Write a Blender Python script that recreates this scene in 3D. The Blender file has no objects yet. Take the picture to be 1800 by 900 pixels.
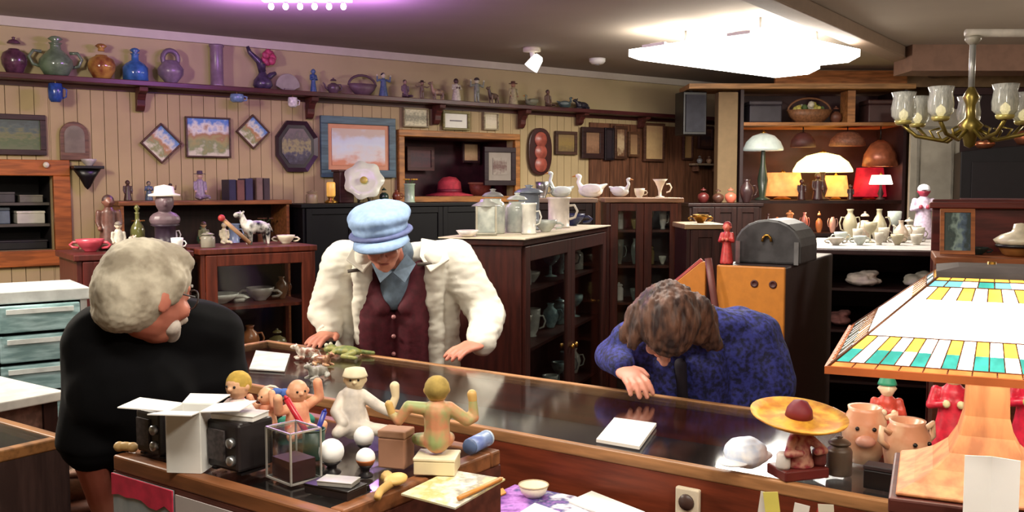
import bpy, bmesh, math, random
from mathutils import Vector, Matrix, noise as mnoise

S = bpy.context.scene
COL = S.collection
R = math.radians
PI = math.pi

# ------------------------------------------------------------------ camera
EYE = Vector((0, 0, 1.6)); PITCH = R(4.16); FPX = 1650.0
cam = bpy.data.cameras.new('camera'); camo = bpy.data.objects.new('camera', cam)
COL.objects.link(camo); S.camera = camo
cam.sensor_width = 36.0; cam.lens = FPX / 1800 * 36
cam.clip_start = 0.02; cam.clip_end = 100
camo.location = EYE; camo.rotation_euler = (PI / 2 - PITCH, 0, 0)

# ------------------------------------------------------------------ view, world
vs = S.view_settings
vs.view_transform = 'Standard'; vs.look = 'None'; vs.gamma = 1.0; vs.use_curve_mapping = False
vs.exposure = 0.7
w = bpy.data.worlds.new('world'); S.world = w; w.use_nodes = True
w.node_tree.nodes['Background'].inputs[0].default_value = (0.9, 0.85, 0.8, 1)
w.node_tree.nodes['Background'].inputs[1].default_value = 0.05

def area(name, loc, size, power, color=(1, .92, .80), rot=(0, 0, 0)):
    l = bpy.data.lights.new(name, 'AREA'); l.shape = 'RECTANGLE'; l.size, l.size_y = size
    l.energy = power; l.color = color
    o = bpy.data.objects.new(name, l); COL.objects.link(o); o.location = loc; o.rotation_euler = rot
    return o
def point(name, loc, power, color, r=0.03):
    l = bpy.data.lights.new(name, 'POINT'); l.energy = power; l.color = color; l.shadow_soft_size = r
    o = bpy.data.objects.new(name, l); COL.objects.link(o); o.location = loc
    return o
CEIL = 2.7
# the shop's ceiling fixtures: two seen, the others hang over the room behind and beside the camera
area('light_near', (-0.3, 0.9, CEIL - 0.12), (1.2, 0.5), 22)
area('light_left', (-2.6, 3.2, CEIL - 0.12), (1.2, 0.4), 40)
# added fill points outside the frame, brightening the ceiling and upper walls
point('fill_left', (-2.5, 3.3, 2.3), 75, (1, .9, .76), .12)
point('fill_near', (0.9, 0.6, 2.35), 40, (1, .9, .76), .12)
point('fill_right', (4.2, 5.0, 2.3), 45, (1, .9, .76), .12)
area('light_seen_a', (1.55, 6.9, CEIL - 0.24), (1.3, 0.4), 32, rot=(0, 0, R(40)))
area('light_seen_b', (2.0, 6.2, CEIL - 0.24), (1.3, 0.4), 26, rot=(0, 0, R(30)))
area('light_mid', (0.1, 3.3, CEIL - 0.12), (1.2, 0.4), 30)

# ------------------------------------------------------------------ pixel geometry
def ray(px, py):
    x = (px - 900) / FPX; y = (450 - py) / FPX
    c, s = math.cos(PITCH), math.sin(PITCH)
    return Vector((x, c + y * s, -s + y * c))
def PZ(px, py, z):
    d = ray(px, py); return EYE + d * ((z - EYE.z) / d.z)
def PY(px, py, Y):
    d = ray(px, py); return EYE + d * (Y / d.y)
def K(Y): return Y / FPX                     # metres per pixel at depth Y

# the long wall on the left
WA = PZ(0, 28, CEIL); WB = PZ(1160, 137, CEIL)
WD = Vector((WB.x - WA.x, WB.y - WA.y, 0)).normalized()      # along the wall, to the right
WN = Vector((WD.y, -WD.x, 0))                                # into the room
WANG = math.atan2(WD.y, WD.x)
def PW(px, py, off=0.0):
    d = ray(px, py); o = WA + WN * off
    t = (o - EYE).dot(WN) / d.dot(WN)
    return EYE + d * t
# the counter direction
CA = PZ(870, 755, .97); CB = PZ(1580, 885, .97)
CD = Vector((CB.x - CA.x, CB.y - CA.y, 0)).normalized()
CN = Vector((-CD.y, CD.x, 0))                                # away from the camera
CANG = math.atan2(CD.y, CD.x)
def CP(s, n, z=0): v = CD * s + CN * n; return Vector((v.x, v.y, z))
def SN(p): return p.x * CD.x + p.y * CD.y, p.x * CN.x + p.y * CN.y

# ------------------------------------------------------------------ materials
def lin(c):
    c = c / 255.0
    return c / 12.92 if c <= .04045 else ((c + .055) / 1.055) ** 2.4
def L(rgb, f=1.0): return tuple(min(1, lin(v) * f) for v in rgb) + (1,)
MC = {}
def M(rgb, rough=.55, metal=0.0, var=.25, scale=14.0, bump=0.0, emit=0.0, kind='plain', alpha=None, rgb2=None, stretch=None, spec=.5):
    key = (tuple(rgb), rough, metal, var, scale, bump, emit, kind, alpha, tuple(rgb2) if rgb2 else None, stretch, spec)
    if key in MC: return MC[key]
    m = bpy.data.materials.new('%s_%d' % (kind, len(MC))); m.use_nodes = True
    nt = m.node_tree; N = nt.nodes; b = N['Principled BSDF']
    b.inputs['Roughness'].default_value = rough; b.inputs['Metallic'].default_value = metal
    b.inputs['Specular IOR Level'].default_value = spec
    c1 = L(rgb); c2 = L(rgb2) if rgb2 else tuple(v * (1 - var) for v in c1[:3]) + (1,)
    if kind == 'glass':
        N.remove(b)                                   # thin pane: passes light straight, mirrors at grazing angles
        tr = N.new('ShaderNodeBsdfTransparent'); gs = N.new('ShaderNodeBsdfGlossy'); lw = N.new('ShaderNodeLayerWeight'); pw = N.new('ShaderNodeMath'); fr = N.new('ShaderNodeMath'); mx = N.new('ShaderNodeMixShader')
        tr.inputs[0].default_value = tuple(.75 + .25 * v for v in c1[:3]) + (1,); gs.inputs['Roughness'].default_value = rough; lw.inputs[0].default_value = .5
        pw.operation = 'POWER'; pw.inputs[1].default_value = 4.0; fr.operation = 'MULTIPLY_ADD'; fr.inputs[1].default_value = .85; fr.inputs[2].default_value = .035
        nt.links.new(lw.outputs['Facing'], pw.inputs[0]); nt.links.new(pw.outputs[0], fr.inputs[0])
        nt.links.new(fr.outputs[0], mx.inputs[0]); nt.links.new(tr.outputs[0], mx.inputs[1]); nt.links.new(gs.outputs[0], mx.inputs[2])
        nt.links.new(mx.outputs[0], N['Material Output'].inputs['Surface'])
        MC[key] = m; return m
    tc = N.new('ShaderNodeTexCoord'); mp = N.new('ShaderNodeMapping')
    nt.links.new(tc.outputs['Object'], mp.inputs[0])
    if stretch: mp.inputs['Scale'].default_value = stretch
    nz = N.new('ShaderNodeTexNoise'); nz.inputs['Scale'].default_value = scale; nz.inputs['Detail'].default_value = 4
    nt.links.new(mp.outputs[0], nz.inputs['Vector'])
    cr = N.new('ShaderNodeValToRGB'); cr.color_ramp.elements[0].position = .38; cr.color_ramp.elements[1].position = .62
    cr.color_ramp.elements[0].color = c2; cr.color_ramp.elements[1].color = c1
    nt.links.new(nz.outputs['Fac'], cr.inputs[0])
    nt.links.new(cr.outputs[0], b.inputs['Base Color'])
    if emit:
        nt.links.new(cr.outputs[0], b.inputs['Emission Color']); b.inputs['Emission Strength'].default_value = emit
    if bump:
        bp = N.new('ShaderNodeBump'); bp.inputs['Strength'].default_value = bump; bp.inputs['Distance'].default_value = .01
        nt.links.new(nz.outputs['Fac'], bp.inputs['Height']); nt.links.new(bp.outputs[0], b.inputs['Normal'])
    if alpha is not None: b.inputs['Alpha'].default_value = alpha
    MC[key] = m; return m
def wood(rgb, rough=.4, var=.45, axis='x', scale=5):
    st = {'x': (1, 9, 9), 'y': (9, 1, 9), 'z': (9, 9, 1)}[axis]
    return M(rgb, rough=rough + .05, var=var, scale=scale, kind='wood', stretch=st, spec=.35)
def PIC(cols, scale=6.0, vertical=True, mixn=.35):
    """a painted picture: bands of colour from bottom to top, broken up by noise"""
    m = bpy.data.materials.new('painting_%d' % len(bpy.data.materials)); m.use_nodes = True
    nt = m.node_tree; N = nt.nodes; b = N['Principled BSDF']; b.inputs['Roughness'].default_value = .5
    tc = N.new('ShaderNodeTexCoord'); sp = N.new('ShaderNodeSeparateXYZ')
    nt.links.new(tc.outputs['Generated'], sp.inputs[0])
    nz = N.new('ShaderNodeTexNoise'); nz.inputs['Scale'].default_value = scale; nz.inputs['Detail'].default_value = 3
    nt.links.new(tc.outputs['Generated'], nz.inputs['Vector'])
    ma = N.new('ShaderNodeMath'); ma.operation = 'MULTIPLY_ADD'; ma.inputs[1].default_value = mixn * 3
    nt.links.new(nz.outputs['Fac'], ma.inputs[0]); 
    m2 = N.new('ShaderNodeMath'); m2.operation = 'SUBTRACT'; m2.inputs[1].default_value = mixn * 1.5
    nt.links.new(sp.outputs['Z' if vertical else 'X'], m2.inputs[0]); nt.links.new(m2.outputs[0], ma.inputs[2])
    cr = N.new('ShaderNodeValToRGB'); e = cr.color_ramp.elements
    n = len(cols)
    e[0].position = .05; e[0].color = L(cols[0]); e[1].position = .95; e[1].color = L(cols[-1])
    for i in range(1, n - 1):
        q = e.new(.05 + .9 * i / (n - 1)); q.color = L(cols[i])
    nt.links.new(ma.outputs[0], cr.inputs[0]); nt.links.new(cr.outputs[0], b.inputs['Base Color'])
    return m

# ------------------------------------------------------------------ mesh builder
class MB:
    def __init__(s): s.v = []; s.f = []; s.m = []; s.sm = []; s.mi = 0; s.smooth = False; s.X = Matrix.Identity(4)
    def at(s, loc=(0, 0, 0), rot=(0, 0, 0), sc=1.0):
        from mathutils import Euler
        s.X = Matrix.Translation(Vector(loc)) @ Euler(rot).to_matrix().to_4x4() @ Matrix.Scale(sc, 4); return s
    def add(s, vs, fs, smooth=False):
        o = len(s.v)
        s.v += [tuple(s.X @ Vector(v)) for v in vs]
        for f in fs: s.f.append(tuple(o + i for i in f)); s.m.append(s.mi); s.sm.append(smooth)
        return s
    def box(s, c, d, mi=None):
        if mi is not None: s.mi = mi
        x, y, z = c; a, b, h = d[0] / 2, d[1] / 2, d[2] / 2
        return s.add([(x + i * a, y + j * b, z + k * h) for k in (-1, 1) for j in (-1, 1) for i in (-1, 1)],
              [(0, 2, 3, 1), (4, 5, 7, 6), (0, 1, 5, 4), (2, 6, 7, 3), (1, 3, 7, 5), (0, 4, 6, 2)])
    def lathe(s, prof, c=(0, 0, 0), n=20, mi=None, sy=1.0, flute=0, fa=.08):
        if mi is not None: s.mi = mi
        vs = []; fs = []; m = len(prof)
        for i in range(n):
            a = 2 * PI * i / n
            k = 1 + (fa * (1 if i % 2 else -1) if flute else 0)
            for r, z in prof: vs.append((c[0] + r * k * math.cos(a), c[1] + r * k * sy * math.sin(a), c[2] + z))
        for i in range(n):
            j = (i + 1) % n
            for q in range(m - 1): fs.append((i * m + q, j * m + q, j * m + q + 1, i * m + q + 1))
        if prof[0][0] > 1e-5: fs.append(tuple(i * m for i in reversed(range(n))))
        if prof[-1][0] > 1e-5: fs.append(tuple(i * m + m - 1 for i in range(n)))
        return s.add(vs, fs, True)
    def tube(s, pts, r, n=8, closed=False, mi=None, flat=1.0):
        if mi is not None: s.mi = mi
        P = [Vector(p) for p in pts]; rr = r if isinstance(r, (list, tuple)) else [r] * len(P)
        vs = []; fs = []; up = None
        for i, p in enumerate(P):
            a = P[(i - 1) % len(P)] if (closed or i) else p; b = P[(i + 1) % len(P)] if (closed or i < len(P) - 1) else p
            d = (b - a).normalized() if (b - a).length > 1e-9 else Vector((0, 0, 1))
            if up is None: up = Vector((0, 0, 1)) if abs(d.z) < .9 else Vector((0, 1, 0))
            u = d.cross(up).normalized(); v = u.cross(d).normalized(); up = v
            for k in range(n):
                t = 2 * PI * k / n
                vs.append(tuple(p + u * math.cos(t) * rr[i] + v * math.sin(t) * rr[i] * flat))
        m = len(P)
        for i in range(m if closed else m - 1):
            j = (i + 1) % m
            for k in range(n): fs.append((i * n + k, i * n + (k + 1) % n, j * n + (k + 1) % n, j * n + k))
        if not closed:
            fs.append(tuple(reversed(range(n)))); fs.append(tuple((m - 1) * n + k for k in range(n)))
        return s.add(vs, fs, True)
    def ell(s, c, r, rot=None, n=16, mi=None):
        if mi is not None: s.mi = mi
        if not isinstance(r, (list, tuple)): r = (r, r, r)
        m = n // 2; vs = []; fs = []; c = Vector(c)
        for i in range(m + 1):
            ph = PI * i / m - PI / 2
            for k in range(n):
                t = 2 * PI * k / n
                v = Vector((r[0] * math.cos(ph) * math.cos(t), r[1] * math.cos(ph) * math.sin(t), r[2] * math.sin(ph)))
                if i in (0, m): v = Vector((r[0] * 1e-3 * math.cos(t), r[1] * 1e-3 * math.sin(t), v.z))
                if rot is not None: v = rot @ v
                vs.append(tuple(c + v))
        for i in range(m):
            for k in range(n): fs.append((i * n + k, i * n + (k + 1) % n, (i + 1) * n + (k + 1) % n, (i + 1) * n + k))
        fs.append(tuple(reversed(range(n)))); fs.append(tuple(m * n + k for k in range(n)))
        return s.add(vs, fs, True)
    def cap(s, a, b, ra, rb, n=12, mi=None):
        """tapered limb with round ends, closed"""
        if mi is not None: s.mi = mi
        a = Vector(a); b = Vector(b); d = b - a; l = d.length; d = d / max(l, 1e-6)
        pts = []; rr = []
        for t in (0.02, .3, .6, .85, 1): pts.append(a - d * ra * math.cos(t * PI / 2)); rr.append(ra * math.sin(t * PI / 2))
        for t in (1, .85, .6, .3, 0.02): pts.append(b + d * rb * math.cos(t * PI / 2)); rr.append(rb * math.sin(t * PI / 2))
        return s.tube(pts, rr, n)
    def prism(s, out, h0, h1, mi=None):
        """outline in (x, z), thickness along y"""
        if mi is not None: s.mi = mi
        n = len(out)
        vs = [(x, h0, z) for x, z in out] + [(x, h1, z) for x, z in out]
        return s.add(vs, [tuple(range(n)), tuple(reversed(range(n, 2 * n)))] + [(i, i + n, (i + 1) % n + n, (i + 1) % n) for i in range(n)])
    def plate(s, out, h0, h1, mi=None):
        """outline in (x, y), thickness along z"""
        if mi is not None: s.mi = mi
        n = len(out)
        vs = [(x, y, h0) for x, y in out] + [(x, y, h1) for x, y in out]
        return s.add(vs, [tuple(reversed(range(n))), tuple(range(n, 2 * n))] + [(i, (i + 1) % n, (i + 1) % n + n, i + n) for i in range(n)])
    def build(s, name, mats, parent=None, bev=0.0, loc=None, rz=None, rot=None, sub=0):
        me = bpy.data.meshes.new(name); me.from_pydata(s.v, [], s.f)
        if not isinstance(mats, (list, tuple)): mats = [mats]
        for m in mats: me.materials.append(m)
        me.polygons.foreach_set('material_index', [min(i, len(mats) - 1) for i in s.m])
        me.polygons.foreach_set('use_smooth', s.sm)
        bm = bmesh.new(); bm.from_mesh(me); bmesh.ops.recalc_face_normals(bm, faces=bm.faces); bm.to_mesh(me); bm.free()
        me.update()
        o = bpy.data.objects.new(name, me); COL.objects.link(o)
        if parent is not None: o.parent = parent
        if loc is not None: o.location = loc
        if rz is not None: o.rotation_euler = (0, 0, rz)
        if rot is not None: o.rotation_euler = rot
        if bev:
            b = o.modifiers.new('bevel', 'BEVEL'); b.width = bev; b.segments = 2; b.limit_method = 'ANGLE'
        if sub:
            q = o.modifiers.new('sub', 'SUBSURF'); q.levels = sub; q.render_levels = sub
        return o

def fuse(name, mb, mats, voxel, parent=None, smooth=4, loc=None, rz=None, decimate=None):
    """one continuous skin grown over overlapping closed volumes"""
    o = mb.build(name + '_tmp', mats)
    r = o.modifiers.new('r', 'REMESH'); r.mode = 'VOXEL'; r.voxel_size = voxel; r.use_smooth_shade = True
    if smooth:
        q = o.modifiers.new('s', 'SMOOTH'); q.iterations = smooth; q.factor = .5
    COL.objects.unlink(o)
    tmp = bpy.data.scenes.new('tmp'); tmp.collection.objects.link(o)
    with bpy.context.temp_override(scene=tmp, view_layer=tmp.view_layers[0]):
        dg = bpy.context.evaluated_depsgraph_get(); dg.update()
        me = bpy.data.meshes.new_from_object(o.evaluated_get(dg))
    bpy.data.objects.remove(o, do_unlink=True); bpy.data.scenes.remove(tmp)
    me.name = name
    me.materials.clear()
    for m in (mats if isinstance(mats, (list, tuple)) else [mats]): me.materials.append(m)
    me.polygons.foreach_set('use_smooth', [True] * len(me.polygons))
    n = bpy.data.objects.new(name, me); COL.objects.link(n)
    if parent is not None: n.parent = parent
    if loc is not None: n.location = loc
    if rz is not None: n.rotation_euler = (0, 0, rz)
    return n
def jitter(o, amp, scale, seed=0, stretch=(1, 1, 1)):
    """crumple a baked skin a little, like cloth folds or hair locks"""
    me = o.data; n = len(me.vertices); co = [0.0] * (3 * n); no = [0.0] * (3 * n)
    me.vertices.foreach_get('co', co); me.vertex_normals.foreach_get('vector', no)
    off = Vector((seed, 0, 0)); nf = mnoise.noise; z = stretch[2]; x = stretch[0]
    for i in range(0, 3 * n, 3):
        q = nf(Vector((co[i] * scale * x + seed, co[i + 1] * scale * stretch[1], co[i + 2] * scale * z))) * amp
        co[i] += no[i] * q; co[i + 1] += no[i + 1] * q; co[i + 2] += no[i + 2] * q
    me.vertices.foreach_set('co', co); me.update()

def ground(r):
    '''rest a thing exactly on the surface its origin lies on'''
    lo = min(v.co.z for c in ([r] if r.type == 'MESH' else r.children) if c.type == 'MESH' for v in c.data.vertices)
    r.location.z -= lo - .0006
    return r
def thing(name, label, cat, loc=(0, 0, 0), rz=0.0, group=None):
    o = bpy.data.objects.new(name, None); COL.objects.link(o); o.empty_display_size = .05
    o.location = loc; o.rotation_euler = (0, 0, rz); o['label'] = label; o['category'] = cat
    if group: o['group'] = group
    return o
def tag(o, label, cat, group=None):
    o['label'] = label; o['category'] = cat
    if group: o['group'] = group
    return o
def struct(o): o['kind'] = 'structure'; return o
def prot(prof, w, h):
    """profile given in fractions scaled to half width and height"""
    return [(r * w / 2, z * h) for r, z in prof]
# ================================================================== SETTING
WMAT = M((180, 158, 116), rough=.75, var=.10, scale=3)
WTOP = M((188, 170, 130), rough=.8, var=.08, scale=2)
CMAT = M((158, 146, 132), rough=.85, var=.07, scale=1.5)
DW = wood((74, 34, 26), rough=.35)            # dark red-brown wood
DWz = wood((82, 36, 24), rough=.35, axis='z')
MW = wood((150, 72, 34), rough=.4)            # mid orange-brown wood
MWz = wood((150, 72, 34), rough=.4, axis='z')
BLK = M((22, 18, 20), rough=.35, var=.4)
CREAM = M((232, 222, 200), rough=.4, var=.12)
WHITE = M((244, 242, 238), rough=.45, var=.05)
BRASS = M((176, 132, 58), rough=.28, metal=.9, var=.3)
STEEL = M((170, 172, 174), rough=.3, metal=.85, var=.2)
def GL(rgb=(225, 235, 232), rough=.06): return M(rgb, rough=rough, kind='glass')

def WS(px, py, off=0.0):
    p = PW(px, py, off); return (p - WA).dot(WD), p.z
def WPT(s, z, off=0.0):
    v = WA + WD * s + WN * off; return Vector((v.x, v.y, z))
s_end = (Vector((2.04, 9.0, 0)) - WA).dot(WD)
# where the wall meets the back wall (Y = 9.05)
BACKY = 10.2
s_end = (BACKY - WA.y) / WD.y
s_beg = -3.2
BP = WPT(s_beg, 0); EP = WPT(s_end, 0)

b = MB(); b.box((0.0, 4.0, -.05), (14.6, 14.1, .1)); struct(b.build('floor', wood((86, 58, 44), rough=.5, axis='y', scale=2)))
b = MB(); b.box((0.0, 4.0, CEIL + .05), (14.6, 14.1, .1)); struct(b.build('ceiling', CMAT))
# left wall: boards with real grooves below the plate rail, plain above
zr = WS(600, 172)[1]
hole = [(WS(18, 296)[0] - .0, WS(91, 290)[0], WS(60, 440)[1], WS(60, 309)[1]),
        (WS(708, 240)[0], WS(902, 240)[0], WS(800, 345)[1], WS(800, 243)[1])]
hole[0] = (WS(0, 300)[0] - .55,) + hole[0][1:]
b = MB()
def wall_piece(s0, s1, z0, z1, boards):
    if boards:
        s = s0
        while s < s1 - 1e-4:
            e = min(s + .085, s1)
            b.box(((s + e) / 2, .035, (z0 + z1) / 2), (e - s - (.004 if e - s > .02 else 0), .05, z1 - z0)); s = e
        b.box(((s0 + s1) / 2, .075, (z0 + z1) / 2), (s1 - s0, .05, z1 - z0))
    else: b.box(((s0 + s1) / 2, .05, (z0 + z1) / 2), (s1 - s0, .08, z1 - z0))
cuts = [s_beg, hole[0][0], hole[0][1], hole[1][0], hole[1][1], s_end]
for i in range(5):
    if i in (1, 3):
        h = hole[0 if i == 1 else 1]
        wall_piece(cuts[i], cuts[i + 1], 0, h[2], True); wall_piece(cuts[i], cuts[i + 1], h[3], zr, True)
    else: wall_piece(cuts[i], cuts[i + 1], 0, zr, True)
wl = struct(b.build('wall_left', WMAT, loc=(WA.x, WA.y, 0), rz=WANG))
b = MB(); b.box(((s_beg + s_end) / 2, .05, (zr + CEIL) / 2), (s_end - s_beg, .08, CEIL - zr))
struct(b.build('wall_left', WTOP, loc=(WA.x, WA.y, 0), rz=WANG))
b = MB(); b.box(((s_beg + s_end) / 2, -.012, CEIL - .03), (s_end - s_beg, .03, .06))
struct(b.build('trim_1', M((205, 196, 180), var=.05), loc=(WA.x, WA.y, 0), rz=WANG))
# brown panelled stretch towards the corner
s1 = WS(1035, 230)[0]
b = MB(); n = 8; ww = (s_end - s1) / n
for i in range(n): b.box((s1 + (i + .5) * ww, -.002, (zr - .09) / 2), (ww - .012, .02, zr - .09))
struct(b.build('trim_2', wood((112, 72, 50), rough=.5, axis='z'), loc=(WA.x, WA.y, 0), rz=WANG))
# remaining walls
def slab(name, p, q, mat=WTOP, z0=0, z1=CEIL):
    p = Vector(p); q = Vector(q); d = q - p; b = MB(); b.box((d.length / 2, 0, (z0 + z1) / 2), (d.length, .1, z1 - z0))
    return struct(b.build(name, mat, loc=(p.x, p.y, 0), rz=math.atan2(d.y, d.x)))
slab('wall_back', (EP.x - .1, BACKY + .1, 0), (6.6, BACKY + .1, 0), M((150, 118, 88), var=.12, scale=2))
slab('wall_right', (6.5, BACKY, 0), (6.5, -2.5, 0))
slab('wall_front', (6.5, -2.5, 0), (BP.x - .05, -2.5, 0))
slab('wall_side', (BP.x - .05, -2.5, 0), (BP.x - .05, BP.y + .05, 0))
# ceiling beam running to the back, with a pipe
pa = PZ(1400, 2, CEIL); pb = PZ(1650, 118, CEIL)
d = Vector((pb.x - pa.x, pb.y - pa.y, 0)); ln = d.length
b = MB(); b.box((ln / 2 - 1, 0, CEIL - .045), (ln + 2.2, .16, .09))
struct(b.build('trim_3', M((128, 108, 92), var=.1), loc=(pa.x, pa.y, 0), rz=math.atan2(d.y, d.x), bev=.01))

# windows / openings in the left wall
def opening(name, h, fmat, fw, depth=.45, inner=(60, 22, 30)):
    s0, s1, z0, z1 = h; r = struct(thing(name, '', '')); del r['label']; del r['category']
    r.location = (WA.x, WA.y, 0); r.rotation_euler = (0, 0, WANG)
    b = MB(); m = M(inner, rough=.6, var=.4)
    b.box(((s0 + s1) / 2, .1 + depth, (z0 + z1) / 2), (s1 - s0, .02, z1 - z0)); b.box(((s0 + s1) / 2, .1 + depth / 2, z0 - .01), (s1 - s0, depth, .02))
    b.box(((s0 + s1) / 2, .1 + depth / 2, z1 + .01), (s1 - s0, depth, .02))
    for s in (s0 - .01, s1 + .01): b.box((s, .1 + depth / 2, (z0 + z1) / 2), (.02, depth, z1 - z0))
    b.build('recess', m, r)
    b = MB()
    b.box(((s0 + s1) / 2, -.012, z1 + fw / 2), (s1 - s0 + 2 * fw, .045, fw)); b.box(((s0 + s1) / 2, -.012, z0 - fw / 2), (s1 - s0 + 2 * fw, .045, fw))
    for s in (s0 - fw / 2, s1 + fw / 2): b.box((s, -.012, (z0 + z1) / 2), (fw, .045, z1 - z0))
    b.build('window_frame', fmat, r, bev=.006)
    return r
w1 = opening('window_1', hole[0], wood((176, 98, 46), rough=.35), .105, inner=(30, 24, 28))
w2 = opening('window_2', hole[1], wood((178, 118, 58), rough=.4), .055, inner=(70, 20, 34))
for k, zz in enumerate((.33, .62)):
    h = hole[0]; z = h[2] + (h[3] - h[2]) * zz
    b = MB(); b.box(((h[0] + h[1]) / 2, .33, z), (h[1] - h[0] - .004, .40, .018)); b.build('window_shelf', wood((92, 84, 78)), w1)

# ------------------------------------------------------------------ ceiling fixtures
def fixture(p, q, wd, label):
    p = Vector(p); q = Vector(q); d = q - p; ln = d.length
    r = thing('ceiling_light', label, 'ceiling light', (p.x, p.y, CEIL - .11), math.atan2(d.y, d.x), 'fluorescent ceiling lights')
    for x in (ln * .2, ln * .8): b = MB(); b.tube([(x, 0, .0), (x, 0, .11)], .008, n=8); b.build('hanger', STEEL, r)  # drop and rods added so the lit top brightens the ceiling
    b = MB(); b.box((ln / 2, 0, -.012), (ln - .02, .10, .02)); b.build('housing', WHITE, r, bev=.005)
    b = MB(); out = [(-wd / 2, -.021), (-wd / 2, -.07), (-wd * .3, -.105), (wd * .3, -.105), (wd / 2, -.07), (wd / 2, -.021)]  # lit body made wide to stand in for the glare around it
    vs = [(x, y, z) for x in (.02, ln - .02) for y, z in out]; n = len(out)
    b.add(vs, [tuple(range(n)), tuple(range(n, 2 * n))] + [(i, (i + 1) % n, (i + 1) % n + n, i + n) for i in range(n)])
    b.build('diffuser', M((255, 250, 240), var=0, emit=8.0, kind='lit'), r)
    for x in (.0, ln): 
        b = MB(); b.box((x, 0, -.02), (.02, wd * .4, .02)); b.build('end_cap', WHITE, r)
fixture(PZ(1150, 45, CEIL), PZ(1395, 86, CEIL), .5, 'bright white fluorescent ceiling light nearer the long wall, its left end lower')
fixture(PZ(1300, 22, CEIL), PZ(1466, 60, CEIL), .42, 'bright white fluorescent ceiling light nearest the ceiling beam')

bc = PZ(540, -4, CEIL)
r = thing('light_bar', 'row of small violet bulbs on a ceiling bar at the top edge of the picture', 'ceiling light', bc)
b = MB(); b.box((0, 0, -.012), (.52, .06, .024)); b.build('housing', WHITE, r, bev=.005)
for i in range(6):
    x = -.21 + i * .084; b = MB(); b.lathe([(.014, -.024), (.014, -.034), (0, -.034)], c=(x, 0, 0), n=12); so = b.build('socket', STEEL, r)
    b = MB(); b.ell((x, 0, -.05), (.017, .017, .02)); b.build('bulb', M((250, 215, 255), var=.02, emit=6.0, kind='lit'), so)
for dx_ in (-.36, 0, .36): point('light_violet', (bc.x + dx_, bc.y - .05, CEIL - .20), 9, (.60, .26, 1.0), .02)

r = thing('ceiling_spotlight', 'small white spotlight on the ceiling above the figurine shelf', 'spotlight', PZ(935, 84, CEIL))
k = K(r.location.y)
b = MB(); b.lathe([(.07, 0), (.07, -.03), (.02, -.035)], n=18); b.build('mount', CREAM, r)
b = MB(); b.tube([(0, 0, -.03), (.01, 0, -.08)], .02); b.build('stem', WHITE, r)
b = MB(); b.at((0.02, 0, -.12), (0, R(35), 0)); b.lathe([(.03, .07), (.045, .05), (.06, -.05), (.055, -.05), (.0, -.03)], n=18); b.build('lamp_shade', M((250, 248, 240), var=.03, emit=.8, kind='lit'), r)
r = thing('smoke_detector', 'small round white smoke detector on the ceiling near the far corner', 'smoke detector', PZ(1050, 103, CEIL))
b = MB(); b.lathe([(.07, 0), (.07, -.025), (.05, -.045), (0, -.05)], n=20); b.build('body', WHITE, r)
b = MB(); b.lathe([(.02, -.048), (.02, -.055), (0, -.056)], n=10); b.build('button', M((150, 150, 150)), r)

# ------------------------------------------------------------------ plate rail on the left wall
SH_D = .20
SHZ = WS(600, 166, .1)[1]
r = thing('plate_rail_shelf', 'long dark wooden shelf running high along the beadboard wall', 'shelf', (WA.x, WA.y, SHZ), WANG)
s_r0, s_r1 = s_beg + .05, s_end - .05
b = MB(); b.box(((s_r0 + s_r1) / 2, (.009 - SH_D / 2), -.0175), (s_r1 - s_r0, SH_D, .035)); b.build('shelf_board', wood((84, 40, 40), rough=.3), r, bev=.004)
b = MB(); b.box(((s_r0 + s_r1) / 2, -.0, -.05), (s_r1 - s_r0, .018, .028)); b.build('rail', wood((80, 40, 36)), r)
for px in (-120, 243, 540, 762, 912, 1014, 1122, 1258):
    s = WS(px, 160)[0]; b = MB(); g_ = .76 if px < 1000 else .5
    out = [(-.02, -.036), (-.155, -.036), (-.15, -.075), (-.10, -.10), (-.075, -.15), (-.07, -.2), (-.045, -.24), (-.02, -.25)]
    out = [(y, -.036 + (z + .036) * g_) for y, z in out]
    vs = [(s + e, y, z) for e in (-.028, .028) for y, z in out]; n = len(out)
    b.add(vs, [tuple(range(n)), tuple(range(n, 2 * n))] + [(i, (i + 1) % n, (i + 1) % n + n, i + n) for i in range(n)])
    b.build('bracket', wood((92, 46, 40)), r, bev=.003)
def SHP(px):                     # a point on the shelf top under this pixel column
    s, _ = WS(px, 160, .1); p = WPT(s, SHZ, .1); return p, K(p.y)

# ------------------------------------------------------------------ ornament builders (all stand on z = 0)
PROF = {
 'ginger': [(.5, 0), (.62, .04), (.95, .3), (1, .5), (.85, .68), (.45, .78), (.4, .82)],
 'vase': [(.45, 0), (.5, .03), (.8, .25), (1, .5), (.8, .72), (.4, .84), (.35, .92), (.5, 1)],
 'bottle': [(.85, 0), (1, .04), (1, .5), (.8, .62), (.3, .76), (.28, .95), (.38, 1)],
 'bulb': [(.5, 0), (.7, .05), (1, .3), (.95, .5), (.6, .7), (.32, .82), (.3, .95), (.4, 1)],
 'cyl': [(.9, 0), (1, .02), (.86, .06), (.84, .5), (.86, .92), (1, .96), (.96, 1)],
 'trumpet': [(.6, 0), (.62, .04), (.2, .1), (.22, .35), (.4, .6), (.7, .85), (1, 1)],
 'cup': [(.55, 0), (.6, .03), (.5, .08), (.8, .3), (.95, .7), (1, 1)],
 'jar': [(.95, 0), (1, .03), (1, .75), (.9, .84), (.7, .88), (.7, .95)],
 'bowl': [(.4, 0), (.42, .08), (.7, .35), (.92, .7), (1, 1)],
 'goblet': [(.7, 0), (.6, .04), (.15, .08), (.14, .42), (.6, .55), (.95, .75), (1, 1)],
}
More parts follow.
